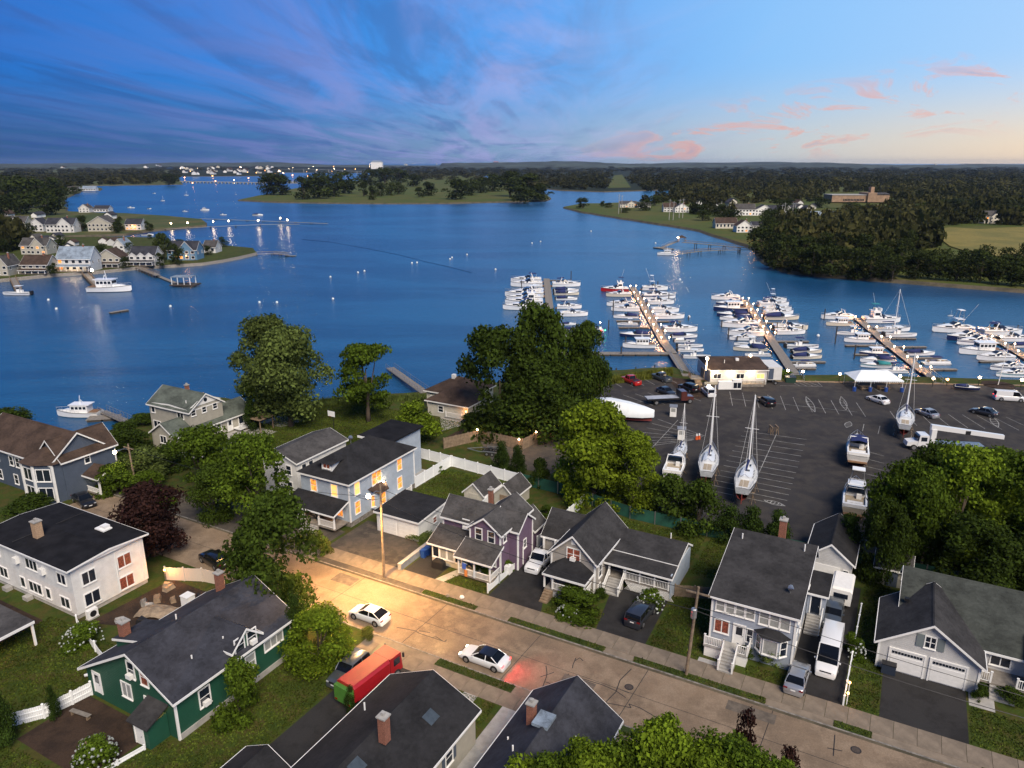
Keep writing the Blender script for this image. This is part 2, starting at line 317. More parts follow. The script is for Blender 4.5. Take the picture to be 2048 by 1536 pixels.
shore = [G(*p, .6) for p in [(-400,905),(-60,880),(90,900),(165,905),(215,872),(290,842),(330,812),(420,800),(520,812),(600,815),(690,800),(760,796),(840,792),(905,782),(960,772),(1060,770),(1180,764),(1215,748),(1345,741),(1390,756)]]
wall_ = [G(*p, .6) for p in [(1390,758),(1545,758),(1700,757),(2060,768),(2300,776)]]
north = wob(shore, 4, .7)+wall_+[W(260,130)]+[W(260,59.2),W(-101,59.2),W(-101,51),W(-260,51),W(-260,110)]
land('ground', north, grass, bank)
struct('ground', MB().add([W(-260,51),W(260,51),W(260,-90),W(-260,-90)], [(3,2,1,0)]).mat(1).add([W(-260,51),W(260,51),W(260,51,1.3),W(-260,51,1.3)], [(0,1,2,3)]), [grass, concrete])
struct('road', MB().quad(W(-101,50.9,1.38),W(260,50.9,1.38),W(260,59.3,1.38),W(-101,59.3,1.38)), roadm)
def strip(mb, u0, u1, v0, v1, z): return mb.add([W(u0,v0,z),W(u1,v0,z),W(u1,v1,z),W(u0,v1,z)], [(0,1,2,3)])
def slab(mb, u0, u1, v0, v1, z0, z1): return mb.add([W(u,v,z) for z in (z0,z1) for u,v in ((u0,v0),(u1,v0),(u1,v1),(u0,v1))], [(4,5,6,7),(0,1,5,4),(1,2,6,5),(2,3,7,6),(3,0,4,7)])
struct('kerb', slab(MB(), -101, 60, 59.2, 59.36, 1.3, 1.53), stone); struct('kerb', slab(MB(), -60, 60, 50.84, 51.0, 1.3, 1.53), stone)
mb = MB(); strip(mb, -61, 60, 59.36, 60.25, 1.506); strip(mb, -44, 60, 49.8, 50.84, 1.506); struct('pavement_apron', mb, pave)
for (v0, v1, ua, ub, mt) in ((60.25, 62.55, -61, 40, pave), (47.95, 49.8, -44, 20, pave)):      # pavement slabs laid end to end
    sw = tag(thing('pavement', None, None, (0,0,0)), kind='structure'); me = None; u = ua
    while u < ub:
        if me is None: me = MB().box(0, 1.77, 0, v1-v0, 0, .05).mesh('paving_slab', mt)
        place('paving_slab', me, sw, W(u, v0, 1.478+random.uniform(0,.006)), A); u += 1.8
mb = MB()
for u0, u1 in ((-43.9,-36.9),(-32.8,-22),(-18.9,-6.5),(-.8,2.2),(10.2,30)): slab(mb, u0, u1, 59.37, 60.24, 1.5, 1.54)
for u0, u1 in ((-35.6,-27.2),(-20,20)): slab(mb, u0, u1, 49.82, 50.83, 1.5, 1.54)
struct('verge_ground', mb, grass_dry)
def drv(name, m, *polys, z=1.515):
    mb = MB()
    for p in polys: mb.add([W(u,v,z) for u,v in p], [tuple(range(len(p)))])
    return struct(name, mb, m)
drv('driveway_ground', drive, [(-60.5,62.5),(-49.3,62.5),(-49.3,70.5),(-60.5,70.5)], [(-101,59.3),(-61,59.3),(-61,66.5),(-72,68),(-101,62)], [(-60.5,59.35),(-44,59.35),(-44,60.3),(-60.5,60.3)])
drv('driveway_ground', drive_dark, [(-48.5,62.5),(-44.2,62.5),(-44.2,68.5),(-48.5,68.5)], [(-37,62.5),(-30.4,62.5),(-31.6,66),(-32.2,82),(-36.8,82)], [(-24,62.5),(-18.7,62.5),(-19,71.6),(-25.5,71.6)], [(-5.4,62.5),(-.4,62.5),(-.4,84),(-5.4,84)], [(2.6,62.5),(9.4,62.5),(9.4,70),(2.6,70)], [(-42,24),(-37.4,24),(-36.8,49.8),(-41.6,49.8)])
drv('path_ground', concrete, [(-44.2,62.5),(-43,62.5),(-41.6,66.2),(-42.8,66.2)], [(-27,40),(-24.6,40),(-24.6,48),(-27,48)], [(-31,43),(-29.6,43),(-29.6,48),(-31,48)], [(-13.4,62.5),(-10,62.5),(-10,63.2),(-13.4,63.2)], [(9.6,68),(11.6,68),(11.6,70),(9.6,70)])
drv('patio_ground', dirt, [(-61,25),(-51.5,25),(-51.5,31.2),(-61,31.2)], [(-86,30),(-76,30),(-76,36),(-86,36)], [(-66,40),(-62,40),(-62,48),(-71,48),(-71.5,38)])
drv('patio_ground', concrete, [(-68,84),(-63,84),(-63,88.5),(-68,88.5)], [(-104,92),(-98,92),(-97,97),(-103,97)], [(-104.2,74),(-98,74),(-97,90),(-104.2,90)])
# bark and gravel yard behind the cedar fence, gravel drive of the beige cottage
struct('yard_ground', MB().add([G(*p, 1.51) for p in [(990,930),(1180,960),(1190,870),(1110,868),(1045,897),(960,882)]], [tuple(range(6))]), drive)
struct('yard_ground', MB().add([G(*p, 1.51) for p in [(882,880),(945,845),(1040,855),(1045,890),(965,880),(905,892)]], [tuple(range(6))]), dirt)
struct('yard_ground', MB().add([G(*p, 1.512) for p in [(880,835),(935,822),(945,845),(884,862)]], [tuple(range(4))]), concrete)
# marina car park with its sea wall
lot = [(1180,800),(1215,770),(1345,754),(1400,764),(1545,763),(1700,762),(2048,774),(2300,784),(2400,980),(2050,1010),(1790,1110),(1600,1095),(1440,1045),(1330,1030),(1260,960),(1230,880)]
struct('car_park_ground', MB().add([G(*p, 1.52) for p in lot], [tuple(range(len(lot)))]), asphalt)
struct('sand_ground', MB().add([G(*p, 1.53) for p in [(1330,752),(1398,762),(1420,790),(1395,800),(1350,775)]], [tuple(range(5))]), dirt)
def seg_strip(mb, a, b, w, z): 
    a, b = Vector(a[:2]), Vector(b[:2]); d = (b-a).normalized(); n = Vector((-d.y, d.x))*w/2
    return mb.add([(*(a-n),z),(*(b-n),z),(*(b+n),z),(*(a+n),z)], [(0,1,2,3)])
def px_lines(segs, w=.10, z=1.532):
    mb = MB()
    for s in segs:
        q = [G(*p, 1.53) for p in s]
        for a, b in zip(q, q[1:]): seg_strip(mb, a, b, w, z)
    return mb
L = [[(1200+20.7*i,763-2*i),(1222+22*i,776-1.6*i)] for i in range(7)]                                 # bays along the grass
L += [[(1222+24.4*i,792-2.2*i),(1282+24*i,813-2.2*i)] for i in range(6)]+[[(1225,808),(1290,803)]]
L += [[(1459.5+25.3*i,783+2.2*i),(1465+26.6*i,811+2.2*i)] for i in range(11)]+[[(1459,797),(1715,824)]]
L += [[(1780+29*i,822+1.5*i),(1800+34*i,850+1.5*i)] for i in range(9)]
def comb(a, b, c, d, n):   # bays on both sides of a spine: rungs from a-b edge to c-d edge
    return [[(a[0]+(b[0]-a[0])*t, a[1]+(b[1]-a[1])*t), (c[0]+(d[0]-c[0])*t, c[1]+(d[1]-c[1])*t)] for t in [i/(n-1) for i in range(n)]]
L += comb((1488,862),(1418,980),(1613,879),(1571,1012),13)+[[(1553,868),(1500,985)]]
L += comb((1315,838),(1240,900),(1410,872),(1385,880),8)+[[(1356,840),(1300,900)]]
L += comb((1735,903),(1690,1075),(1768,912),(1764,1085),13)
L += [[(1728,848),(1725,862)],[(1760,852),(1756,868)],[(1790,858),(1786,870)],[(1823,862),(1822,880)]]
L += [[(1713,768),(1735,782)],[(1738,770),(1760,784)],[(1560,771),(1645,773),(1630,760)]]+[[(1580+13*i,762+i),(1600+13*i,772)] for i in range(4)]
L += [[(2005+22*i,776+2*i),(2026+25*i,792+2*i)] for i in range(3)]
struct('bay_markings', px_lines(L), line_m)
mb = MB()
for o in ([(1612,793),(1630,824)],[(1682,793),(1692,820)],[(1693,855),(1700,843)],[(1982,832),(1996,855)],[(1528,1000),(1570,1012)]):   # hatched lens-shaped islands
    a, b = [G(*p, 1.53) for p in o]; d = (b-a); n = Vector((-d.y, d.x, 0)).normalized()*.6
    pts = [a+d*t+n*s*math.sin(math.pi*t) for s in (1,) for t in np.linspace(0,1,7)]; pt2 = [a+d*t-n*math.sin(math.pi*t) for t in np.linspace(0,1,7)]
    for q in (pts, pt2):
        for i in range(6): seg_strip(mb, q[i], q[i+1], .14, 1.533)
    for i in range(1,6): seg_strip(mb, pts[i], pt2[i], .14, 1.533)
struct('island_markings', mb, line_m)
# cracks sealed with tar, across the street
CR = [[(793,1251),(830,1258),(838,1263),(868,1273),(890,1280),(893,1276)],[(838,1258),(860,1262)],[(862,1272),(872,1270),(886,1279)],[(1152,1312),(1146,1326),(1145,1333)],[(1150,1318),(1160,1312),(1166,1318)],[(1092,1328),(1094,1343),(1092,1353),(1082,1378)],[(1081,1350),(1108,1341)],[(1091,1360),(1102,1364)],[(1112,1362),(1128,1356),(1138,1344)],[(1263,1334),(1240,1357),(1232,1380),(1212,1400)],[(1165,1354),(1205,1366),(1232,1378),(1252,1392)],[(1212,1402),(1240,1407),(1262,1412),(1258,1404),(1280,1412),(1325,1438)],[(1670,1466),(1667,1508)],[(1655,1492),(1685,1498)],[(1240,1375),(1258,1382)]]
struct('road_sealant', px_lines([[(x, y+1) for x, y in s] for s in CR], .09, 1.386), tar)
# tar joints straight across the carriageway
mb = MB(); 
for u in (-52,-40.5,-29,-17.5,-6): seg_strip(mb, W(u,51.1), W(u+.3,59.1), .06, 1.385)
seg_strip(mb, W(-100,55.2), W(60,55.2), .05, 1.385); struct('road_joints', mb, tar)

# ------------------------------------------------------------------ far shores
land('ground', wob([G(*p, .5) for p in [(-260,585),(0,562),(110,551),(190,546),(285,536),(345,533),(405,529),(475,517),(513,508),(506,499),(440,492),(325,487),(318,478),(230,476),(100,477),(60,480),(-260,492)]], 12, 1.), grass, stone, 1.4, 1.)
land('ground', wob([G(*p, .5) for p in [(-260,476),(0,473),(100,475),(250,470),(300,462),(410,452),(402,440),(330,433),(250,428),(130,424),(125,398),(165,382),(200,381),(203,377),(150,372),(365,369),(352,352),(364,337.5),(-260,336)]], 25, 2.), marsh, bank, 1.4, 2.)
land('ground', wob([G(*p, .5) for p in [(355,353),(540,352),(560,345),(740,346),(760,341),(745,336),(500,334),(350,335)]], 80, 6.), woodfloor, bank, 1.6, 3.)
isl = land('golf_ground', wob([G(*p, .5) for p in [(478,401),(560,405),(640,406.5),(780,407.5),(900,407),(1024,404),(1090,402),(1099,396),(1092,390),(1010,380),(1030,371),(960,352),(740,352),(735,360),(590,378),(520,392)]], 25, 2.), fieldg, bank, 1.6, 3.)
land('ground', wob([G(*p, .5) for p in [(1128,415),(1160,424),(1210,432),(1300,446),(1400,462),(1450,478),(1495,492),(1515,503),(1530,525),(1580,545),(1660,553),(1790,563),(2048,583),(2400,610)]], 15, 1.5)+[Vector((9000,700)),Vector((9000,1700))]+wob([G(*p, .5) for p in [(2600,360),(1420,372),(1345,388),(1330,400),(1290,404),(1200,408),(1165,408)]], 40, 3.), fieldg, bank, 1.4, 2.)
land('ground', [G(*p, .5) for p in [(1000,352),(1040,372),(1120,381),(1210,384),(1330,380),(1440,376),(2600,368)]]+[Vector((20000,2600)),Vector((20000,12000)),Vector((-9000,12000)),Vector((-9000,5200))]+[G(*p, .5) for p in [(300,334),(740,337.5),(760,344),(800,350)]], woodfloor, bank, 1.6, 3.)
struct('field_ground', MB().add([G(*p, 1.9) for p in [(1860,462),(1900,454),(1960,458),(2010,455),(2200,452),(2200,520),(1990,520),(1900,492)]], [tuple(range(8))]), field_gold)
struct('field_ground', MB().add([G(*p, 1.9) for p in [(1640,404),(1790,402),(1840,414),(1660,416)]], [(0,1,2,3)]), fieldg)
struct('field_ground', MB().add([G(*p, 2) for p in [(1228,351),(1244,349),(1262,375),(1215,376)]], [(0,1,2,3)]), fieldg)
# low hills at the horizon
def ridge(name, dist, x0, x1, h, seed, m):
    n = 120; xs = np.linspace(x0, x1, n); r = np.random.default_rng(seed); ph = r.uniform(0, 6.3, 6); mb = MB()
    hs = [max(6, h*(.55+.18*math.sin(x/900+ph[0])+.14*math.sin(x/430+ph[1])+.08*math.sin(x/170+ph[2]))+r.uniform(0, 4.5)) for x in xs]
    mb.loft([[(x, dist-hh*8, -2), (x, dist-hh*2, hh*.8), (x, dist, hh), (x, dist+hh*9, -2)] for x, hh in zip(xs, hs)], cap=True)
    return tag(mb.build(name, m, smooth=True), kind='structure')
hill_m = pm('far_wooded_hill', (.035, .05, .045), .95, .4, .006, detail=8)
ridge('hill', 6600, -600, 7000, 66, 3, hill_m); ridge('hill', 5600, -6500, -2600, 46, 5, hill_m); ridge('hill', 8200, -7000, 8000, 60, 9, hill_m)
# ================================================================== trees
def crown_mesh(name, m, n, leafsz, lobes, prof, seed, h0=.18, flat=1., jitter=.6):
    """foliage: leaf-sized faces on the shells of many lobes spread through a crown one unit high and about one unit wide"""
    r = np.random.default_rng(seed); C = []; k = 0
    while len(C) < lobes:
        z = r.uniform(h0, 1); a = r.uniform(0, 2*math.pi); rad = prof((z-h0)/(1-h0)) ; q = rad*math.sqrt(r.uniform(.08, 1))*.80; k += 1
        s = r.uniform(.45, 1.35)*.62/lobes**.36
        C.append((q*math.cos(a)*.5, q*math.sin(a)*.5, min(z, 1-s*.6), s))
    C = np.array(C); w = C[:,3]**2; idx = r.choice(len(C), n, p=w/w.sum())
    d = r.normal(size=(n,3)); d[:,2] = d[:,2]*.85+.30; d /= np.linalg.norm(d, axis=1)[:,None]
    P = C[idx,:3]+d*np.array([1,1,.8*flat])*(C[idx,3]*r.uniform(.25, 1.16, n)**.6)[:,None]
    nr = d+r.normal(size=(n,3))*jitter; nr /= np.linalg.norm(nr, axis=1)[:,None]
    t = np.cross(nr, r.normal(size=(n,3))); t /= np.linalg.norm(t, axis=1)[:,None]; b = np.cross(nr, t)
    sz = (leafsz*r.uniform(.45, 1.6, n))[:,None]
    V = np.stack([P-t*sz, P-b*sz*.62, P+t*sz, P+b*sz*.62], 1).reshape(-1,3)
    me = bpy.data.meshes.new(name); me.vertices.add(4*n); me.vertices.foreach_set('co', V.astype(np.float32).ravel())
    me.loops.add(4*n); me.loops.foreach_set('vertex_index', np.arange(4*n, dtype=np.int32)); me.polygons.add(n)
    me.polygons.foreach_set('loop_start', np.arange(0,4*n,4,dtype=np.int32)); me.polygons.foreach_set('loop_total', np.full(n,4,dtype=np.int32))
    me.materials.append(m); me.update(calc_edges=True); me.validate(); return me, C
def trunk_mesh(C, seed, h0=.18, r0=.028):
    r = random.Random(seed); mb = MB(); top = (0,0,h0+.45)
    mb.tube([(0,0,-.02),(.004,0,h0*.5),(0,.006,h0),(.01,0,h0+.2),top], [r0*1.3,r0,r0*.85,r0*.6,r0*.2], 7)
    for c in sorted(C.tolist(), key=lambda c: -c[3])[:9]:
        z = min(h0+r.uniform(-.02,.22), c[2]); mb.tube([(0,0,z),(c[0]*.5,c[1]*.5,(z+c[2])/2+.02),(c[0]*.9,c[1]*.9,c[2])], [r0*.5,r0*.3,r0*.1], 5)
    return mb.mesh('trunk', bark, True)
rnd = lambda t: math.sin(math.pi*min(1,(t*.80+.20)))**.5
cone = lambda t: (1-t)**.8*1.0+.05
oval = lambda t: math.sin(math.pi*(t*.8+.18))**.7
bushp = lambda t: math.sqrt(max(0.02,1-t*t))
TV = {}
def tv(key, m, n, sz, lobes, prof, seed, h0=.18, r0=.028, flat=1., jit=.6):
    me, C = crown_mesh('crown', m, n, sz, lobes, prof, seed, h0, flat, jit); TV[key] = (me, trunk_mesh(C, seed, h0, r0))
tv('maple', lf_mid, 15000, .017, 46, rnd, 1, .05); tv('maple2', lf_mid, 15000, .017, 40, oval, 2, .05); tv('bright', lf_bright, 16000, .017, 44, rnd, 3, .05); tv('willow', lf_olive, 16000, .016, 30, oval, 4, .2)
tv('dark', lf_dark, 14000, .017, 42, rnd, 5, .05); tv('fresh', lf_maple, 17000, .017, 46, rnd, 16, .04); tv('dark2', lf_dark, 16000, .017, 44, oval, 15, .05); tv('red', lf_red, 11000, .019, 34, rnd, 6, .12); tv('pine', lf_mid, 8000, .018, 22, oval, 7, .22, .03, .45); tv('small', lf_bright, 7000, .024, 24, rnd, 8, .16); tv('dogwood', lf_mid, 6000, .024, 20, rnd, 9, .3)
tv('cedar', lf_con, 6000, .022, 30, cone, 10, .04, .02); tv('bush', lf_mid, 4200, .03, 16, bushp, 11, .0, .02); tv('bush2', lf_olive, 4200, .03, 14, bushp, 12, .0, .02); tv('bushd', lf_dark, 4200, .03, 16, bushp, 13, .0, .02); tv('bushy', lf_yel, 3600, .034, 12, bushp, 14, .0, .02)
for i in range(5): tv('far%d' % i, lf_far, 1300, .038, 18, (lambda t: bushp(t*.97)) if i % 2 else oval, 30+i, .02, .02)
tv('twig', lf_red, 3200, .026, 22, rnd, 20, .12, .012)
def tree(key, p, h, w, label, name='tree', cat='tree', group=None, flowers=0, wy=None):
    o = thing(name, label, cat, p, random.uniform(0, 6.28), group); s = (w, wy or w, h)
    c, t = TV[key]; place('trunk' if cat != 'shrub' else 'stem', t, o, sc=s); k = place('crown' if cat != 'shrub' else 'foliage', c, o, sc=s)
    if flowers:
        r = random.Random(int(p.x*7+p.y*13)); mb = MB()
        for i in range(flowers//2):
            a = r.uniform(0, 6.28); e = r.uniform(.1, 1.2); x = math.cos(a)*math.cos(e)*.5*w; y = math.sin(a)*math.cos(e)*.5*(wy or w); z = math.sin(e)*h*.98; q = r.uniform(.05, .13)
            mb.ball((x, y, z), q, 5, 3)
        mb.build('blossom', petal, o)
    return o
def tpx(key, px, py, top, wpx, label, z=Z0, **kw):        # tree from its foot, its top row and its width in the photograph
    p = G(px, py, z); return tree(key, p, height_for(p, top), wpx*mpp(p), label, **kw)
tpx('willow', 582, 852, 660, 185, 'tall grey-green tree with leaning double crown on the lawn by the water', wy=16)
tpx('willow', 545, 822, 640, 150, 'tall silvery tree at the water edge behind the leaning tree')
tpx('maple', 525, 812, 742, 100, 'round green tree low at the waterside left of the open lawn')
tpx('pine', 737, 842, 684, 140, 'open layered tree with flat tiers standing alone on the shore lawn')
tpx('small', 836, 892, 806, 98, 'bright leafy tree behind the white vinyl fence')
tpx('dark', 1000, 862, 652, 190, 'broad dark tree behind the cedar fence, left of the tallest')
tpx('dark', 1082, 852, 608, 160, 'tallest dark green tree between the cedar fence and the car park')
tpx('dark2', 1165, 850, 648, 115, 'slender dark tree at the corner of the marina car park')
tpx('dark', 1080, 872, 715, 200, 'low spreading dark tree in front of the tallest tree')
tpx('fresh', 1186, 1000, 810, 190, 'large bright green maple in front of the car park')
tpx('fresh', 1266, 1015, 872, 150, 'bright green maple crown beside the moored land boats')
tpx('maple2', 522, 1052, 872, 160, 'leafy green tree left of the house with lit windows')
tpx('dark', 560, 1222, 1002, 205, 'large dark green street tree shading the road end')
tpx('dark', 430, 1040, 930, 90, 'dark shaded tree beside the quiet road end')
tpx('dogwood', 405, 985, 862, 118, 'small round-topped tree with pale forked trunk near the utility pole')
tpx('red', 308, 1112, 972, 165, 'dark maroon-leaved maple behind the white flat-roofed house')
tpx('cedar', 597, 1305, 1185, 60, 'pointed green cedar at the corner of the green house', name='conifer')
tpx('bright', 640, 1325, 1222, 150, 'low spreading bright tree beside the parked red truck')
tpx('cedar', 703, 1425, 1372, 30, 'small pointed cedar behind the red truck', name='conifer')
tpx('bush', 480, 1432, 1328, 105, 'round green tree against the side of the green house')
tpx('cedar', 112, 1440, 1372, 30, 'narrow dark cedar by the picket fence of the patio', name='conifer'); tpx('cedar', 15, 1490, 1385, 60, 'broad dark cedar in the lower left corner', name='conifer')
tpx('dark', 20, 880, 818, 120, 'dark tree at the left edge above the brown-roofed house', z=.8)
tpx('cedar', 1003, 948, 884, 48, 'small pointed conifer beside the boat trailer', name='conifer'); tpx('cedar', 1035, 952, 892, 44, 'slim conifer left of the green screen fence', name='conifer')
tpx('bushd', 1078, 972, 918, 45, 'dark rounded evergreen behind the green screen fence', name='shrub', cat='shrub'); tpx('cedar', 505, 860, 795, 42, 'dark conifer right of the grey shore house', name='conifer')
tpx('bushd', 1040, 860, 800, 130, 'dark undergrowth below the tall trees', name='shrub', cat='shrub')
for i, (x, y, t, w) in enumerate([(1345,1040,955,95),(1395,1062,965,85),(1455,1080,1012,80),(1500,1090,1015,75),(1550,1100,1022,70),(1690,1120,1030,80)]):
    tpx('cedar' if i > 1 else 'bushd', x, y, t, w, ['dense evergreen under the bright maple by the yachts','dark evergreen right of the maple in front of a yacht','leftmost of the three evergreens along the car park edge','middle of the three evergreens along the car park edge','rightmost of the three evergreens along the car park edge','slender evergreen before the stored fishing boat'][i], name='conifer')
for i, (x, y, t, w, lb) in enumerate([(1800,1130,930,165,'left front'),(1900,1110,905,190,'middle front'),(2020,1120,915,190,'right front'),(1850,1050,890,150,'left rear'),(1960,1040,898,170,'middle rear'),(2080,1050,905,180,'right rear'),(1760,1160,1000,110,'lowest left'),(1940,1190,1040,200,'lowest middle'),(2070,1200,1050,180,'lowest right')]):
    tpx(['maple','bright','maple2','dark'][i%4] if i < 6 else 'dark', x, y, t, w, f'{lb} tree of the dense grove right of the car park', group='grove right of the car park')
# trees in the bottom foreground, closer than everything else
for i, (x, y, key, h, w, lb) in enumerate([(1180,1500,'bright',8.5,7.5,'leafy green tree over the near end of the centre roof'),(1330,1452,'bright',9,7.5,'bright green tree top at the bottom edge, right of the roof'),(1460,1480,'maple',8.5,7.5,'green tree top in the bottom foreground beside the road'),(1040,1530,'small',6.5,5,'pale flowering tree top at the bottom edge between two roofs'),(1500,1425,'twig',7.5,3,'maroon-leaved thin tree leaning over the near kerb'),(1580,1500,'twig',7,3.2,'sparse maroon tree at the bottom edge near the road'),(1250,1500,'maple',8,7,'dark leafy tree between the two bright tree tops at the bottom'),(1400,1505,'bright',8.2,7,'bright tree top in the middle of the bottom foliage'),(1110,1530,'maple2',7,6,'green tree top below the near end of the blue-grey roof'),(1540,1525,'maple',7.5,6,'green tree top at the right end of the bottom foliage')]):
    q = G(x, y, Z0+h); tree(key, Vector((q.x, q.y, Z0)), h, w, lb, flowers=40 if key == 'small' else 0)
# shrubs and hedges
SH = [('bush',880,945,14,22,'loose hedge behind the white vinyl fence'),('bush',1150,1222,44,110,'clipped green hedge before the porch of the beige gabled house'),('bushd',1200,1198,24,30,'dark shrub at the beige house corner'),('bush',958,1148,24,30,'yellow-green shrub at the purple house porch'),('bush',1010,1140,22,40,'flowering shrub bed beside the purple house'),('bush2',1540,1330,44,60,'round yellow-green shrub under the bay window'),('bushd',1490,1318,30,34,'dark shrub by the stairs of the blue-grey house'),('bushd',1958,1400,40,30,'clipped dark shrub beside the garage'),('bushd',2020,1405,32,50,'dark shrub by the right porch steps'),('bush2',840,1080,14,60,'low ivy along the garage wall'),('bush',1255,1165,28,26,'small green shrub before the deck lattice'),('bushd',440,900,30,50,'dark shrub at the end of the grey shore house'),('bushd',285,850,24,50,'dark shrubs behind the grey shore house'),('bushd',1092,1030,20,26,'dark shrub by the picket fence beside the pickup'),('bushd',945,850,24,50,'dark shrub before the beige cottage'),('bush',912,1070,20,60,'hedge between the garage and the purple house'),('bushy',735,1275,22,26,'yellow-lit shrub at the road edge near the hatchback'),('bushy',650,1110,34,30,'yellow-lit shrub beside the tree at the road end'),('bush',330,1010,30,70,'low green shrub by the road end'),('bush2',390,905,26,40,'shrub before the grey shore house'),('bush',1700,1300,40,30,'pale shrub along the rope fence'),('bushd',60,1020,30,90,'dark shrubs below the navy house'),('bush',1560,752,12,50,'beach grass by the marina stairs'),('bushd',500,930,30,70,'dark shrub beside the gazebo')]
for key, x, y, hp, wp, lb in SH:
    p = G(x, y); tree(key, p, max(.5, hp*mpp(p)), wp*mpp(p), lb, name='shrub', cat='shrub')
for x, y, hp, wp, lb, n in [(1300,1215,40,60,'blue-white hydrangea before the deck lattice',130),(1135,1232,22,50,'white flowers at the foot of the clipped hedge',70),(195,1530,64,90,'pale hydrangea below the patio in the lower left',220),(165,1285,36,80,'white hydrangea beside the curved picket fence',120),(975,1150,24,36,'pale hydrangea at the purple house steps',70),(1712,1318,46,34,'white-flowered shrub beside the rope fence',60)]:
    p = G(x, y); tree('bush', p, hp*mpp(p), wp*mpp(p), lb, name='shrub', cat='shrub', flowers=n)
# overgrown slope at the left shore
for i, (x, y, t, w) in enumerate([(215,930,880,90),(265,905,862,80),(300,960,900,100),(235,985,930,90),(345,935,890,80),(180,960,905,70),(300,1000,945,80),(250,880,845,60)]):
    tpx(['bush','bushd','bush2'][i%3], x, y, t, w, 'overgrown green thicket on the slope between the navy house and the water', name='thicket', cat='thicket', group='thicket on the left shore')
# shore grass in front of the car park: one uncounted mass
def tufts(name, m, poly, n, h, label, z=1.5):
    P = [G(*p, z) for p in poly]; r = random.Random(4); mb = MB()
    for _ in range(n):
        a, b = r.random(), r.random(); p = P[0].lerp(P[1], a).lerp(P[3].lerp(P[2], a), b); t = r.uniform(0, 6.28); d = Vector((math.cos(t), math.sin(t), 0)); hh = h*r.uniform(.5,1.2); l = Vector((r.uniform(-.3,.3), r.uniform(-.3,.3), hh))
        mb.add([p-d*.12, p+d*.12, p+l], [(0,1,2)])
    return tag(mb.build(name, m), label, 'grass', kind='stuff')
tufts('grass', lf_yel, [(1180,764),(1345,741),(1345,752),(1195,772)], 5200, 1.1, 'tall shore grass along the car park edge')
tufts('grass', lf_olive, [(640,800),(850,792),(850,800),(640,812)], 2500, .8, 'rough grass along the lawn shoreline')

# ------------------------------------------------------------------ woods across the water
fn = 0
def ftree(px, base, top, w, label, group, key=None):
    global fn; fn += 1; return tpx(key or 'far%d' % (fn % 5), px, base, top, w, label, z=1.5, group=group)
r2 = random.Random(11)
for x, b, t, w in [(548,389,350,52),(608,398,356,34),(640,396,348,48),(668,392,352,40),(690,386,346,46),(728,392,366,18),(745,399,374,18),(760,392,366,18),(780,390,366,22),(798,388,366,20),(838,394,377,16),(858,391,366,28),(912,398,358,44),(938,390,360,32),(961,385,358,32),(1020,392,346,50),(1055,400,350,60),(1082,400,368,40),(640,383,346,40),(740,370,342,34),(770,366,338,36),(800,364,340,34),(826,372,350,30),(985,382,350,36),(536,389,356,30),(565,389,354,30),(1040,404,372,40)]:
    ftree(x, b+1, t-2, w*1.35, 'dark round tree scattered over the green golf island', 'trees on the golf island')
FRONT = [(1522,507),(1545,520),(1560,538),(1590,546),(1630,551),(1670,554),(1710,557),(1750,560),(1790,562),(1830,566),(1870,568),(1910,571),(1950,574),(1990,577),(2030,580),(2070,583)]
cnt = 0
for row in range(5):                                     # the wooded bank on the right, nearest rows as single trees
    for i, (x, y) in enumerate(FRONT):
        yy = y-3-row*18-(6 if x > 1800 else 0); xx = x+row*9+r2.uniform(-9, 9)
        if xx < 1515+row*4 or (xx > 1845 and yy < 528 and row > 1): continue
        h = r2.uniform(44, 62)*(1-row*.1); ftree(xx, yy, yy-h, r2.uniform(46, 62)*(1-row*.08), 'dark tree in the dense wooded bank across the water at right', 'trees of the wooded bank')
for x, b, t, w in [(1165,416,396,22),(1205,412,402,10),(1218,414,405,14),(1250,424,415,16),(1290,420,400,24),(1310,410,392,26),(1345,420,398,30),(1398,428,408,22),(1440,432,410,26),(1465,448,420,30),(1405,440,420,26),(1610,440,418,34),(1590,450,430,30),(1700,425,404,34),(1730,432,412,36),(1790,440,412,40),(1850,430,404,44),(1900,430,396,50),(1930,445,420,40),(2040,446,412,50),(1640,414,396,30),(1580,412,398,22),(1545,452,430,30)]:
    ftree(x, b+1, t, w*1.4, 'rounded tree among the houses on the far right shore', 'trees among the far right houses')
for x, b, t, w in [(40,428,385,80),(95,430,378,60),(10,440,392,60),(120,418,376,40),(60,415,352,90),(15,400,350,80),(112,402,355,50),(330,520,468,40),(352,528,488,36),(300,478,468,10),(365,505,478,24),(445,494,474,22),(165,462,432,30),(240,462,434,22),(292,458,440,14),(120,500,470,30),(262,512,485,22),(20,500,475,50),(20,540,515,30),(105,548,530,20),(150,388,374,28),(340,370,348,34),(70,500,484,24),(108,545,526,18),(150,512,490,22),(205,508,486,24),(182,540,522,14),(252,536,514,20),(322,532,506,24),(415,510,490,20),(60,470,446,24),(232,466,444,20),(20,470,448,22),(300,462,446,18),(280,512,494,20),(8,505,478,30)]:
    ftree(x, b, t, w, 'dark tree among the waterfront houses on the left shore', 'trees on the left shore')
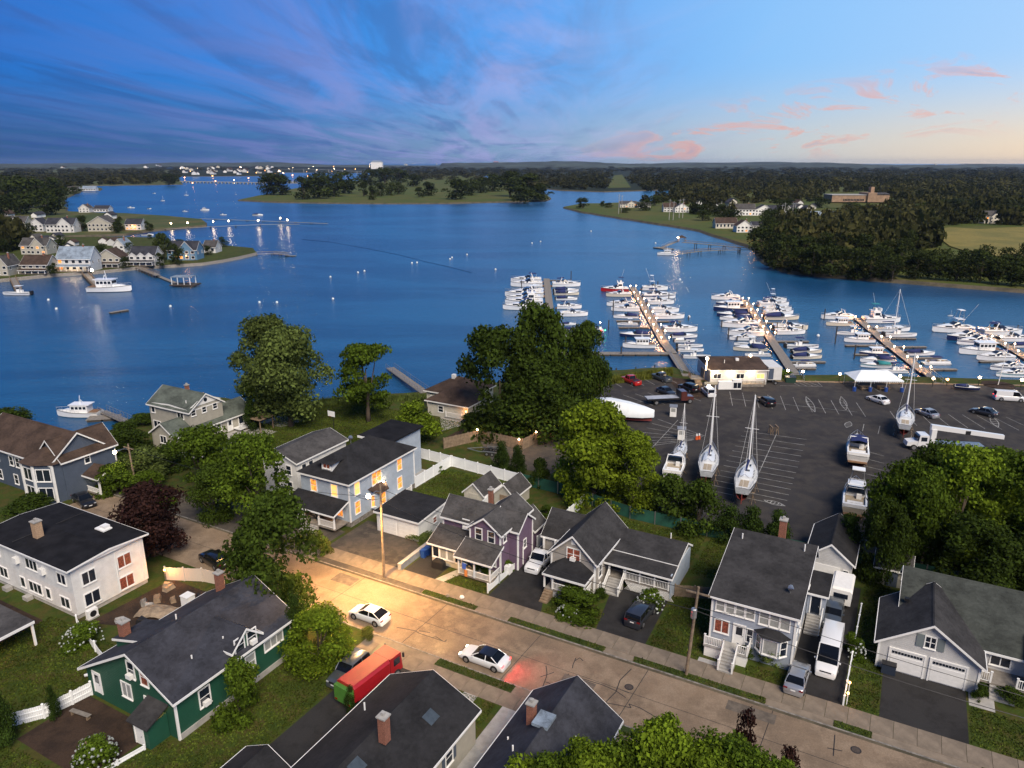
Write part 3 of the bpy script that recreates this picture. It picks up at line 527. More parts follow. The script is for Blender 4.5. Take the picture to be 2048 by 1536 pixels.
def woods(name, polys, n, label, wmin=9, seed=5, hs=1.):        # far-off wood that reads as one mass
    from mathutils.geometry import intersect_point_tri_2d
    r = np.random.default_rng(seed); Vs, Fs = [], []; base = []
    for i in range(6):
        me, _ = crown_mesh('wood_clump', lf_far, 70, .14, 9, rnd, 60+i, 0.0); co = np.empty(len(me.vertices)*3, np.float32); me.vertices.foreach_get('co', co); base.append(co.reshape(-1,3)); bpy.data.meshes.remove(me)
    def inside(p, x, y):
        c = False
        for i in range(len(p)):
            (x1,y1),(x2,y2) = p[i], p[i-1]
            if (y1 > y) != (y2 > y) and x < (x2-x1)*(y-y1)/(y2-y1)+x1: c = not c
        return c
    xs = [p[0] for q in polys for p in q]; ys = [p[1] for q in polys for p in q]; k = 0
    while k < n:
        y = min(ys)+(max(ys)-min(ys))*r.uniform(); x = r.uniform(min(xs), max(xs))
        if not any(inside(q, x, y) for q in polys): continue
        p = G(x, y, 1.2); w = max(wmin, mpp(p)*15)*r.uniform(.8, 1.4); h = (min(r.uniform(8, 15), w*1.5)+(4 if r.uniform() > .85 else 0))*hs
        a = r.uniform(0, 6.28); b = base[k%6]; c, s = math.cos(a), math.sin(a)
        Vs.append(np.stack([(b[:,0]*c-b[:,1]*s)*w+p.x, (b[:,0]*s+b[:,1]*c)*w+p.y, b[:,2]*h+p.z], 1)); k += 1
    V = np.concatenate(Vs).astype(np.float32); m = len(V)//4; me = bpy.data.meshes.new(name); me.vertices.add(len(V)); me.vertices.foreach_set('co', V.ravel()); me.loops.add(len(V)); me.loops.foreach_set('vertex_index', np.arange(len(V), dtype=np.int32)); me.polygons.add(m)
    me.polygons.foreach_set('loop_start', np.arange(0,4*m,4,dtype=np.int32)); me.polygons.foreach_set('loop_total', np.full(m,4,dtype=np.int32)); me.materials.append(lf_wood); me.update(calc_edges=True)
    return tag(place(name, me), label, 'woodland', kind='stuff')
woods('woodland', [[(1330,398),(1360,378),(1420,366),(2060,352),(2060,440),(1960,415),(1850,420),(1790,400),(1700,384),(1640,395),(1560,405),(1480,402),(1420,408)], [(1840,420),(2060,420),(2060,452),(1900,452),(1850,460),(1750,480),(1680,470),(1690,440)], [(1560,455),(1700,450),(1860,470),(1880,500),(1700,520),(1540,500)]], 1500, 'continuous dark woodland behind the far right shore')
woods('woodland', [[(1000,345),(1225,345),(1215,370),(1205,380),(1120,379),(1040,370)], [(1265,345),(2060,340),(2060,372),(1420,372),(1340,384),(1290,384),(1255,360)], [(720,342),(1020,340),(1020,352),(740,352)], [(760,333),(2060,331),(2060,345),(760,345)]], 1700, 'distant dark woodland in a band below the horizon', seed=6)
woods('woodland', [[(0,335),(360,337),(352,366),(150,372),(125,395),(0,410)], [(0,329),(550,331),(560,342),(0,345)], [(0,480),(40,478),(40,500),(0,505)]], 1000, 'dark woodland on the far left shore', seed=8)
woods('woodland', [[(720,350),(1000,348),(1080,370),(1090,388),(1020,372),(950,360),(740,360)],[(1270,404),(1330,398),(1400,404),(1480,404),(1560,402),(1640,398),(1640,405),(1420,412),(1330,408)],[(1380,428),(1460,436),(1470,430),(1390,422)]], 240, 'dark belt of trees behind the golf island and the far right houses', 8, 14, .8)
woods('undergrowth', [[(1516,504),(1528,522),(1560,541),(1660,551),(1790,559),(1790,545),(1660,530),(1560,510)], [(1790,545),(2060,562),(2060,550),(1850,525)]], 420, 'tangled undergrowth along the wooded bank', 5, 12, .42)
def lawn(rects, n, label):                                # short grass standing out of the lawns, nobody could count it
    r = np.random.default_rng(17); ar = np.array([(b-a)*(d-c) for a,b,c,d in rects]); k = r.choice(len(rects), n, p=ar/ar.sum()); Q = np.array(rects)[k]
    u = Q[:,0]+(Q[:,1]-Q[:,0])*r.uniform(size=n); v = Q[:,2]+(Q[:,3]-Q[:,2])*r.uniform(size=n)
    x = u*CA-v*SA; y = u*SA+v*CA; t = r.uniform(0, 6.28, n); h = r.uniform(.05, .16, n)*(1+1.6*(r.uniform(size=n) > .985)); w = r.uniform(.05, .13, n); dx, dy = np.cos(t)*w, np.sin(t)*w
    V = np.stack([np.stack([x-dx,y-dy,np.full(n,1.5)],1), np.stack([x+dx,y+dy,np.full(n,1.5)],1), np.stack([x+r.normal(0,.06,n),y+r.normal(0,.06,n),1.5+h],1)],1).reshape(-1,3)
    me = bpy.data.meshes.new('grass'); me.from_pydata([], [], []); me.vertices.add(3*n); me.vertices.foreach_set('co', V.astype(np.float32).ravel()); me.loops.add(3*n); me.loops.foreach_set('vertex_index', np.arange(3*n, dtype=np.int32)); me.polygons.add(n); me.polygons.foreach_set('loop_start', np.arange(0,3*n,3,dtype=np.int32)); me.polygons.foreach_set('loop_total', np.full(n,3,dtype=np.int32)); me.materials.append(lf_lawn); me.update(calc_edges=True)
    return tag(place('grass', me), label, 'grass', kind='stuff')
lf_lawn = leaf('lawn_blades', (.060, .082, .012), .9, .25)
lawn([(-90,-73,22,29),(-90,-86,29,37),(-76,-62,28,37),(-73,-61.5,20,28),(-62,-42,18,24.5),(-51,-42,24,31),(-48.6,-42,31,48),(-42.7,-37.5,62.6,64.2),(-30.2,-24.2,62.6,65.6),(-18.5,-13.4,62.7,73),(-9,-5.6,62.7,64.3),(-18.4,-6.5,78,87.8),(-36,-19,79,87.5),(-60.5,-48.6,76,90.3),(-36.5,-27.5,44,47.8),(-25,-20,47.4,47.9),(-.1,2.5,62.7,86),(9.6,22,62.7,67.8),(-102,-70,83,110),(-36.3,-32.4,82.5,88)]+[(-43.9,-36.9,59.4,60.2),(-32.8,-22,59.4,60.2),(-18.9,-6.5,59.4,60.2),(-.8,2.2,59.4,60.2),(-35.6,-27.2,49.85,50.8)]*3, 150000, 'short mown grass over the gardens and lawns')
# ================================================================== houses
FR = {'S': 0., 'E': R(90), 'N': R(180), 'W': R(-90)}
WCACHE = {}
def win_mesh(w, h, style):
    k = (round(w,2), round(h,2), style)
    if k not in WCACHE:
        f = MB(); c = .11 if w > .5 else .06; d = .07
        for x0, x1, z0, z1 in ((-w/2-c,-w/2,-h/2-c,h/2+c),(w/2,w/2+c,-h/2-c,h/2+c),(-w/2,w/2,h/2,h/2+c),(-w/2,w/2,-h/2-c,-h/2)): f.box(x0,x1,-d,.02,z0,z1)
        f.box(-w/2-c-.04, w/2+c+.04, -d-.05, -d+.02, -h/2-c-.05, -h/2-c+.03)
        cols = {'1':1,'2':2,'3':3,'m':2}[style[0]]
        for i in range(1, cols): f.box(-w/2+w*i/cols-.045, -w/2+w*i/cols+.045, -d+.015, .02, -h/2, h/2)
        if 'r' in style: f.box(-w/2, w/2, -d+.03, .02, -.03, .03)
        p = []
        for i in range(cols):
            a, b = -w/2+w*i/cols+(.045 if i else 0), -w/2+w*(i+1)/cols-(.045 if i < cols-1 else 0)
            for z0, z1 in (((-h/2, -.03), (.03, h/2)) if 'r' in style else ((-h/2, h/2),)): p.append(MB().box(a, b, -.022, .0, z0, z1))
        WCACHE[k] = (f.mesh('window', trim), p)
    return WCACHE[k]
PC = {}
class House:
    def __init__(s, name, label, u, v, cat='house', rz=None, pos=None, group=None):
        s.u, s.v = (u, v) if pos is None else (0, 0)
        s.o = thing(name, label, cat, W(u, v) if pos is None else pos, A if rz is None else rz, group)
    def part(s, name, mb, m, parent=None, smooth=False): return mb.build(name, m, parent or s.o, smooth)
    def at(s, face, plane, a, z):
        return (a-s.u, plane-s.v, z) if face in 'SN' else (plane-s.u, a-s.v, z)
    def win(s, face, plane, a, z, w=.9, h=1.3, kind=None, style='1r', ac=False, label=None):
        me, panes = win_mesh(w, h, style); o = place('window', me, s.o, s.at(face, plane, a, z), FR[face]); g = kind or glass
        key = (id(me), g.name)
        if key not in PC: PC[key] = [p.mesh('pane', g) for p in panes]
        for q in PC[key]: place('pane', q, o)
        if ac: MB().box(-.3,.3,-.42,-.03,-h/2+.02,-h/2+.42).build('air_conditioner', white, o)
        if label: o['label'] = label
        return o
    def door(s, face, plane, a, z0, w=.95, h=2.1, m=None, lite=True):
        o = place('door', None, s.o, s.at(face, plane, a, z0), FR[face]); f = MB()
        f.box(-w/2-.12,-w/2,-.07,.02,0,h+.12); f.box(w/2,w/2+.12,-.07,.02,0,h+.12); f.box(-w/2,w/2,-.07,.02,h,h+.12)
        f.build('door_frame', trim, o); MB().box(-w/2,w/2,-.035,.0,0,h).build('leaf', m or white, o)
        if lite: MB().box(-w*.3,w*.3,-.05,-.03,h*.5,h*.9).build('pane', glass, o)
        MB().ball((w*.36,-.09,h*.48),.05,6,4).build('knob', metal, o); return o
    def gable(s, axis, lo, hi, a0, a1, he0, hr, he1, wall, roof, ov=.35, ridge=None, t=.16, z0=0., overA=(None,None), name='wall'):
        """axis: direction of the ridge. lo..hi across it, a0..a1 along it (absolute street coordinates)"""
        if axis == 'v': lo, hi, a0, a1 = lo-s.u, hi-s.u, a0-s.v, a1-s.v; R_ = (lo+hi)/2 if ridge is None else ridge-s.u; pr = MB.prism_y
        else: lo, hi, a0, a1 = lo-s.v, hi-s.v, a0-s.u, a1-s.u; R_ = (lo+hi)/2 if ridge is None else ridge-s.v; pr = MB.prism_x
        e = .04
        wl = s.part(name, pr(MB(), [(lo,z0),(hi,z0),(hi,he1-e),(R_,hr-e),(lo,he0-e)], a0, a1), wall)
        s0 = (hr-he0)/(R_-lo); s1 = (hr-he1)/(hi-R_); L, H_ = lo-ov, hi+ov; zl, zh = he0-s0*ov, he1-s1*ov
        b0, b1 = a0-(ov if overA[0] is None else overA[0]), a1+(ov if overA[1] is None else overA[1])
        rf = s.part('roof', pr(MB(), [(L,zl),(R_,hr),(H_,zh),(H_,zh+t),(R_,hr+t),(L,zl+t)], b0, b1), roof)
        tb = MB(); w = .2
        for q in (b0-.035, b1+.002): pr(tb, [(L,zl-w*.35),(R_,hr-w*.35),(H_,zh-w*.35),(H_,zh+t+.012),(R_,hr+t+.012),(L,zl+t+.012)], q, q+.033)
        for x, z, dx in ((L,zl,-1),(H_,zh,1)):
            x0, x1 = sorted((x+dx*.004, x+dx*.07)); pr(tb, [(x0,z-.06),(x1,z-.06),(x1,z+t-.01),(x0,z+t-.01)], b0, b1)
        tb.build('fascia', trim, rf)
        pr(MB(), [(R_-.16,hr+t-.06),(R_,hr+t+.03),(R_+.16,hr+t-.06)], b0+.02, b1-.02).build('ridge_cap', roof, rf)
        return wl, rf
    def shed(s, u0, u1, v0, v1, zs, zn, roof, ov=.3, t=.16, name='roof'):     # single slope, low edge along v0
        u0, u1, v0, v1 = u0-s.u-ov, u1-s.u+ov, v0-s.v-ov, v1-s.v; k = (zn-zs)/(v1-v0-ov)
        rf = s.part(name, MB.prism_x(MB(), [(v0,zs-k*ov),(v1,zn),(v1,zn+t),(v0,zs-k*ov+t)], u0, u1), roof)
        MB().box(u0-.01,u1+.01,v0-.06,v0-.004,zs-k*ov-.06,zs-k*ov+t-.01).build('fascia', trim, rf)
        for q in (u0-.05, u1+.003): MB.prism_x(MB(), [(v0,zs-k*ov-.08),(v1,zn-.08),(v1,zn+t-.02),(v0,zs-k*ov+t-.02)], q, q+.045).build('fascia', trim, rf)
        return rf
    def box(s, name, u0, u1, v0, v1, z0, z1, m, parent=None): return s.part(name, MB().box(u0-s.u,u1-s.u,v0-s.v,v1-s.v,z0,z1), m, parent)
    def hip(s, u0, u1, v0, v1, he, hr, wall, roof, inset=None, ov=.45, t=.16):
        u0, u1, v0, v1 = u0-s.u, u1-s.u, v0-s.v, v1-s.v
        if wall: s.part('wall', MB().box(u0,u1,v0,v1,0,he), wall)
        a, b, c, d = u0-ov, u1+ov, v0-ov, v1+ov
        if v1-v0 > u1-u0: i = (u1-u0)/2+ov if inset is None else inset; r0, r1 = ((a+b)/2, c+i, hr), ((a+b)/2, d-i, hr)
        else: i = (v1-v0)/2+ov if inset is None else inset; r0, r1 = (a+i, (c+d)/2, hr), (b-i, (c+d)/2, hr)
        q = [(a,c,he),(b,c,he),(b,d,he),(a,d,he)]; fs = [(0,1,4),(1,2,5,4),(2,3,5),(3,0,4,5)] if v1-v0 > u1-u0 else [(0,1,5,4),(1,2,5),(2,3,4,5),(3,0,4)]
        rf = s.part('roof', MB().add([(x,y,z+t) for x,y,z in q+[r0,r1]], fs), roof)
        MB().box(a-.02,b+.02,c-.02,d+.02,he-.08,he+t-.015).build('fascia', trim, rf); return rf
    def chimney(s, u, v, z0, z1, w=.6, m=None, cap=True):
        c = s.box('chimney', u-w/2, u+w/2, v-w/2, v+w/2, z0, z1, m or brick)
        if cap: MB().box(u-s.u-w/2-.08,u-s.u+w/2+.08,v-s.v-w/2-.08,v-s.v+w/2+.08,z1,z1+.12).box(u-s.u-.13,u-s.u+.13,v-s.v-.13,v-s.v+.13,z1+.12,z1+.4).build('cap', concrete, c)
        return c
    def vent(s, u, v, z, h=.7): return s.part('vent_pipe', MB().tube([(u-s.u,v-s.v,z),(u-s.u,v-s.v,z+h)], .07, 8), white)
    def corner(s, pts, h, z0=0.):
        for u, v in pts: s.box('corner_board', u-.09, u+.09, v-.09, v+.09, z0, h, trim)
    def steps(s, face, a0, a1, plane, z1, n, run=.28, m=None, name='step'):
        for i in range(n):
            z = z1*(n-i)/(n+1)
            d0, d1 = i*run, (i+1)*run
            if face == 'S': s.box(name, a0, a1, plane-d1, plane-d0-.004, 0, z, m or concrete)
            else: s.box(name, plane+d0+.004, plane+d1, a0, a1, 0, z, m or concrete)
    def rail(s, pts, z0, h=.95, m=None, posts=True, bal=.16, z1=None):
        mb = MB(); P = [(u-s.u, v-s.v) for u, v in pts]; z1 = z0 if z1 is None else z1; n = len(P)-1
        for i in range(n):
            a, b = Vector(P[i]), Vector(P[i+1]); za, zb = z0+(z1-z0)*i/n, z0+(z1-z0)*(i+1)/n; L = (b-a).length
            mb.tube([(*a,za+h),(*b,zb+h)], .05, 4); mb.tube([(*a,za+.1),(*b,zb+.1)], .035, 4)
            for k in range(1, max(2, int(L/bal))):
                f = k/max(2, int(L/bal)); q = a.lerp(b, f); z = za+(zb-za)*f; mb.box(q.x-.022,q.x+.022,q.y-.022,q.y+.022,z+.1,z+h)
        r = mb.build('railing', m or white, s.o)
        if posts:
            for i, p in enumerate(P): 
                z = z0+(z1-z0)*i/n; MB().box(p[0]-.075,p[0]+.075,p[1]-.075,p[1]+.075,z,z+h+.16).box(p[0]-.1,p[0]+.1,p[1]-.1,p[1]+.1,z+h+.16,z+h+.2).build('newel_post', m or white, r)
        return r
    def post(s, u, v, z0, z1, w=.16, m=None): return s.box('post', u-w/2, u+w/2, v-w/2, v+w/2, z0, z1, m or white)
    def floor(s, u0, u1, v0, v1, z, m=None): return s.box('porch_floor', u0, u1, v0, v1, z-.18, z, m or plank)

# 1 white two-storey block with an almost flat roof
h = House('white_house', 'white two-storey flat-roofed house with dark roof at left', -72.9, 37.9)
h.box('wall', -88.9, -72.9, 37.9, 46.3, .5, 5.95, sid_white); h.box('foundation', -88.8, -73, 38, 46.2, 0, .5, concrete)
h.gable('u', 37.5, 46.7, -89.2, -72.6, 6.0, 6.38, 6.0, trim, rf_rubber, ov=.12, t=.12, z0=5.9, name='soffit')
for a, z, w, st in ((-80.1,4.6,2.1,'3'),(-74.7,4.4,1.4,'2'),(-86.3,1.9,1.5,'2'),(-82.6,1.7,.75,'1'),(-80.2,1.7,2.3,'3'),(-77.8,1.7,.75,'1'),(-74.8,1.5,1.5,'2'),(-87,4.5,1.2,'2')): h.win('S', 37.9, a, z, w, 1.15, style=st)
for a in (-82.8,-77.9): h.part('air_conditioner', MB().box(a-h.u-.35,a-h.u+.35,-.4,.0,4.1,4.8), white)
for a, z, w, g in ((39.7,4.2,1.4,glass),(43.8,4.1,1.5,glass_red),(39.7,1.7,1.6,glass),(43.7,1.5,1.6,glass_red)): h.win('E', -72.9, a, z, w, 1.35, g, '2')
h.chimney(-82.2, 40.2, 6.1, 8.2, .8, pm('chimney_buff', (.40,.27,.17), .85, .3, 9, .4, 25)); h.box('roof_vent', -78.2, -76.6, 44.2, 45.3, 6.4, 6.55, white); h.box('roof_vent', -77.6, -76.8, 44.5, 45.2, 6.55, 6.9, white)
h.part('downpipe', MB().tube([(.07, 4.9, .6),(.07,4.9,5.7)], .06, 6).tube([(.07, 7.9, .6),(.07,7.9,5.9)], .06, 6), white)
for u in (-86,-82): h.box('bulkhead', u, u+.9, 37.2, 37.9, 0, .45, concrete)
for i in range(6): h.part('roof_seam', MB.box(MB(), -15.9+i*2.7, -15.84+i*2.7, .1, 8.3, 6.38, 6.44), rf_char) if i in (2,) else None

# 2 green house, long saltbox gable
h = House('green_house', 'dark green clapboard house with white trim and steep dark roof', -48.8, 31.5)
h.gable('v', -60.9, -48.8, 31.5, 44.6, 2.95, 6.9, 4.25, sid_green, rf_slate, ov=.5, ridge=-53.8)
h.box('foundation', -60.8, -48.7, 31.6, 44.5, 0, .55, concrete)
h.corner([(-48.85,31.52),(-48.85,44.5)], 3.9)
h.door('S', 31.5, -59.5, .6); h.door('S', 31.5, -51.9, .75, 1.7, 2.1, glass, False)
h.win('S', 31.5, -54.1, 5.05, .85, 1.5, ac=True); h.win('S', 31.5, -52.4, 4.9, .85, 1.5, glass_red, label='reddish lit window in the green gable'); h.win('S', 31.5, -55.2, 2.55, 1.2, 1.4, glass2, '2')
h.win('E', -48.8, 34.3, 2.4, 1.0, 1.6, ac=True); h.win('E', -48.8, 37.7, 2.5, 1.0, 1.4, glass2); h.win('E', -48.8, 39.4, 2.5, 1.0, 1.4, glass2); h.win('E', -48.8, 42.3, 2.9, 2.2, .9, glass2, '3')
h.gable('u', 37.6, 40.6, -51.5, -48.74, 4.9, 6.2, 4.9, sid_green, rf_slate, ov=.3, z0=4.2, overA=(1.2,None), name='dormer')
h.win('E', -48.74, 38.4, 4.95, .95, 1.35); h.win('E', -48.74, 39.8, 4.95, .95, 1.35, ac=True)
h.part('dormer', MB().prism_y([(-11.1,2.9),(-7.2,5.5),(-11.1,4.6)], 2.5, 5.5), sid_green); h.part('roof', MB().prism_y([(-11.3,4.55),(-7.1,5.68),(-7.1,5.8),(-11.3,4.67)], 2.3, 5.7), rf_slate); h.part('fascia', MB().prism_y([(-11.3,4.45),(-7.1,5.58),(-7.1,5.78),(-11.3,4.65)], 2.22, 2.29), trim)
h.box('bulkhead', -52, -50, 29.6, 31.44, 0, 2.3, sid_green); h.part('roof', MB().prism_x([(-2.2,2.15),(.0,3.1),(.0,3.22),(-2.2,2.27)], -3.5, -.9), rf_char); h.door('S', 29.6, -51.2, .1, .95, 1.95, lite=False)
h.chimney(-59.2, 34.5, 3.3, 6.3, .75); h.chimney(-57, 43.5, 4.5, 7.2, .65); h.vent(-55.4, 37.2, 6); h.vent(-50.5, 34.8, 5.2, .4); h.vent(-50.3, 38, 5.2, .35)
lm = h.part('wall_lamp', MB().ball((-1.9,-.15,2.7), .12), lampo); lamp(lm, (-1.9,-.5,2.7), 12, (1,.45,.12))

# 3 pale blue house with every window lit
h = House('blue_house', 'pale blue two-storey house with glowing orange windows and front porch', -61.2, 67.9)
h.hip(-69.6, -61.2, 67.9, 82.3, 6.2, 9.0, sid_blue, rf_black, ov=.4, inset=5.2)
h.part('foundation', MB().box(-8.3,.06,-.06,14.4,0,.7), stone)
h.corner([(-61.2,67.9),(-61.2,82.3)], 6.1, .7)
for a, z in ((-67.3,4.8),(-63.7,4.8)): h.win('S', 67.9, a, z, .95, 1.6, glass_hot if a > -65 else glass_lit)
for a, z, w, g in ((69.5,5.0,.95,glass_hot),(73.6,5.0,1.9,glass_lit),(78.8,5.0,.95,glass_lit),(78.7,2.2,.95,glass_lit),(69.4,2.3,.95,glass_lit)): h.win('E', -61.2, a, z, w, 1.65, g, '2r' if w > 1.2 else '1r')
b = h.part('bay', MB().prism([(0,4.0),(1.0,4.7),(1.0,6.5),(0,7.2)], .9, 3.2), sid_blue); MB().add([(-.02,3.7,3.95),(1.35,4.5,3.2),(1.35,6.7,3.2),(-.02,7.5,3.95),(-.02,5.6,4.2)], [(0,1,4),(1,2,4),(2,3,4)]).build('bay_roof', rf_brown, b)
h.win('E', -60.2, 73.5, 2.15, 1.15, 1.6, glass_lit)
o = h.win('E', -60.7, 72.25, 2.15, .7, 1.6, glass_lit); o.rotation_euler = (0,0,R(55)); o = h.win('E', -60.7, 74.78, 2.15, .7, 1.6, glass_lit); o.rotation_euler = (0,0,R(125))
dm = h.part('dormer', MB().box(-5.2,-3.4,.8,4.2,6.8,8.1), white); MB().add([(-5.6,.4,8.1),(-3,.4,8.1),(-3,4.4,8.25),(-5.6,4.4,8.25),(-4.3,2.4,8.9)], [(0,1,4),(1,2,4),(2,3,4),(3,0,4)]).build('dormer_roof', rf_black, dm); h.win('S', 68.7, -65.5, 7.62, 1.1, .55, glass_red, '2')
h.box('rear_wing', -69.4, -64, 80.5, 88, 0, 7.2, sid_blue); h.box('rear_wing_roof', -69.8, -63.6, 80.2, 88.4, 7.2, 7.45, rf_rubber); h.box('rear_fascia', -69.85, -63.55, 80.15, 80.198, 7.1, 7.44, trim)
h.shed(-70, -61.7, 65.2, 67.9, 2.75, 3.6, rf_black, ov=.3); h.floor(-70, -61.6, 65.2, 67.85, .75)
for u in (-69.8,-67,-64.4,-61.8): h.post(u, 65.4, .75, 2.7)
h.rail([(-69.8,65.3),(-67,65.3)], .75); h.rail([(-64.4,65.3),(-61.8,65.3)], .75); h.steps('S', -67, -64.4, 65.2, .75, 4)
h.door('S', 67.9, -67.7, .75, 1.0, 2.1, teak); h.win('S', 67.9, -69, 2.0, .8, 1.4, glass_lit); h.win('S', 67.9, -64.3, 2.0, .9, 1.4, glass_hot); h.win('S', 67.9, -63, 2.0, 1.0, 1.4, glass_lit, '2'); h.box('grill', -66.1, -65.2, 66.4, 67.1, .75, 1.8, dark_metal)
lamp(h.part('porch_lamp', MB().ball((-4.6,-1.4,2.55), .1), lampw), (-4.6,-1.4,2.3), 45, (1,.62,.3))
sd_ = h.part('satellite_dish', MB().tube([(-4.6,6.2,8.9),(-4.6,6.2,9.9)], .05, 5).tube([(-4.6,6.2,9.8),(-4.2,5.9,9.9)], [.35,.02], 8), metal)
h.floor(-61.1, -59.7, 76, 79.5, .7, white); h.rail([(-59.75,76),(-59.75,79.5)], .7)
fl = h.part('flood_lamp', MB().ball((.25, 6.9, 3.9), .13), lampw); lamp(fl, (.6,6.9,3.8), 60, (1,.75,.48))

# grey-roofed white house behind
h = House('white_house', 'white house with long grey roof behind the glowing blue house', -73.5, 71)
h.gable('v', -80, -73.4, 71, 81.5, 5.6, 6.8, 5.6, sid_white, rf_grey, ov=.3)
for a in (72.4, 73.8): h.win('E', -73.4, a, 4.3, .8, 1.3)
for a in (-75, -77.5): h.win('S', 71, a, 4.2, .9, 1.3); h.win('S', 71, a, 1.7, .9, 1.3)

# 4 black-roofed garage
h = House('garage', 'low white garage with flat black roof beside the glowing house', -51, 68.9, 'garage')
h.box('wall', -57.6, -51, 68.9, 75.4, 0, 2.75, sid_white); h.shed(-57.6, -51, 68.9, 75.5, 2.7, 3.0, rf_black, ov=.28, t=.2)
for k in range(2):
    d = h.part('garage_door', MB().box(-6.3+k*3.15,-3.4+k*3.15,-.05,0,.05,2.25), white)
    for j in range(4): MB().box(-6.25+k*3.15,-3.45+k*3.15,-.075,-.052,.1+j*.54,.58+j*.54).build('panel', white, d)
h.win('E', -51, 72.6, 1.5, .7, .7, glass_red); h.corner([(-51.03,68.93)], 2.7)

# 5 purple house
h = House('purple_house', 'purple clapboard house with grey roofs and white porch', -37.8, 66.8)
h.gable('v', -41.9, -37.8, 66.8, 74.2, 5.5, 7.0, 5.5, sid_purple, rf_grey, ov=.35)
h.gable('u', 68.2, 72.2, -46.6, -41.9, 5.2, 7.0, 5.2, sid_purple, rf_grey, ov=.3, overA=(None,2.2))
h.gable('u', 68.9, 72.6, -41, -36.6, 5.2, 6.6, 5.2, sid_purple, rf_grey, ov=.3, overA=(.5,None))
h.gable('v', -40.6, -37.2, 74.2, 77, 2.8, 4.4, 2.8, sid_purple, rf_grey, ov=.3)
h.corner([(-37.82,66.82),(-41.88,66.82),(-36.62,68.92),(-36.62,72.58),(-46.58,68.22)], 5.2)
for a in (-40.7,-39.0): h.win('S', 66.8, a, 4.75, .8, 1.4)
h.win('S', 68.2, -43.3, 4.75, .8, 1.1, ac=True); h.win('E', -36.6, 70.6, 2.8, .55, 1.0); h.win('E', -37.8, 67.8, 4.6, .6, 1.1)
h.shed(-46.8, -41.4, 65.6, 68.2, 2.7, 3.9, rf_grey); h.box('sunroom', -46.7, -42.4, 65.7, 68.16, 0, 2.65, sid_cream)
for i in range(4): h.win('S', 65.7, -46.1+i*1.05, 1.65, .8, 1.45, glass2 if i in (1,2) else glass, '1')
h.shed(-42.2, -37.6, 64.2, 66.8, 2.8, 3.9, rf_grey, ov=.25); h.floor(-42.1, -37.7, 64.3, 66.75, .5)
for u in (-42,-39.9,-37.8): h.post(u, 64.35, .5, 2.75, .17)
h.rail([(-42,64.35),(-39.9,64.35),(-37.8,64.35),(-37.8,66.5)], .5, .8, posts=False); h.door('S', 66.8, -41.2, .5, .9, 2.0, dark_metal); h.win('S', 66.8, -38.9, 1.8, .9, 1.3)
h.chimney(-42.4, 72.6, 5.6, 7.7, .5); h.box('condenser', -37.6, -36.9, 67.3, 68.1, .1, 1.1, white); h.part('downpipe', MB().tube([(1.3,3.2,.3),(1.3,3.2,2.6)], .08, 6), white)
# sheds behind
for u, v, lb, g in ((-51.7, 81, 'grey-roofed cream shed on the near side of the white fence', 0), (-47.7, 82.6, 'grey-roofed shed with open end on the far side of the white fence', 1)):
    s = House('garden_shed', lb, u, v, 'shed')
    s.gable('v', u, u+3.2, v, v+4.6, 2.0, 3.5, 2.0, sid_cream if not g else sid_tan, rf_grey, ov=.2); 
    s.box('door', u+.9, u+2.3, v-.05, v-.005, .1, 1.95, sid_cream if not g else wood)
# 6 beige gabled house with addition and porch
h = House('beige_house', 'beige gabled house with charcoal roof, small front porch and long side deck', -26.5, 68)
h.gable('v', -31.8, -26.5, 68, 77.1, 4.4, 6.9, 4.4, sid_beige, rf_char, ov=.4); h.corner([(-26.52,68.02),(-31.78,68.02)], 4.2)
h.win('S', 68, -29.1, 4.6, 1.5, 1.35, glass_red, '2r', ac=True); h.win('E', -26.5, 69.6, 2.5, .8, 1.4); h.win('E', -26.5, 69.4, .6, .6, .5); h.box('gable_vent', -29.4, -28.9, 67.94, 67.99, 5.8, 6.35, white)
h.gable('u', 73, 78.6, -35.2, -30, 3.2, 5.4, 3.2, sid_beige, rf_char, ov=.3); h.post(-35, 72.6, 0, 3.0, .2); h.post(-33.5, 72.6, 0, 3.0, .2)
rf = h.part('porch_roof', MB().add([(-5.2,-2.5,2.85),(-.1,-2.5,2.85),(-.1,0,2.95),(-5.2,0,2.95),(-3.6,-.01,4.0),(-1.8,-.01,4.0)], [(0,1,5,4),(1,2,5),(3,0,4)]), rf_black); MB().box(-5.26,-.04,-2.56,-.02,2.62,2.85).build('fascia', trim, rf)
h.floor(-31.5, -26.7, 65.7, 67.95, 1.0); h.box('porch_skirt', -31.6, -26.8, 65.8, 67.9, 0, .82, sid_grey)
for u, v in ((-31.6,65.8),(-26.8,65.8),(-30.6,65.8)): h.post(u, v, 1.0, 2.65, .17)
h.rail([(-30.6,65.75),(-26.8,65.75),(-26.8,67.8)], 1.0, .85, posts=False); h.door('S', 68, -30.9, 1.0, .95, 2.0); h.win('S', 68, -28.6, 2.0, 1.4, .9, glass2, '2'); h.steps('S', -31.5, -30.5, 65.7, 1.0, 5, .3, wood)
h.gable('u', 73, 78.6, -26.4, -18.8, 3.6, 4.5, 3.3, sid_beige, rf_char, ov=.25, ridge=76.6); h.box('wall', -18.84, -18.7, 71, 78.6, .4, 3.3, sid_blue)
h.shed(-26.3, -18.8, 70.9, 73, 3.0, 3.55, rf_char, ov=.25); h.floor(-26.2, -18.9, 71, 72.95, 1.35)
for u in (-25.9,-24,-22.3,-20.6,-19): h.post(u, 71.05, 1.35, 2.95, .13)
h.rail([(-24,71.0),(-22.3,71.0),(-20.6,71.0),(-19,71.0)], 1.35); h.rail([(-19,71),(-19,72.9)], 1.35, posts=False)
lt = MB()
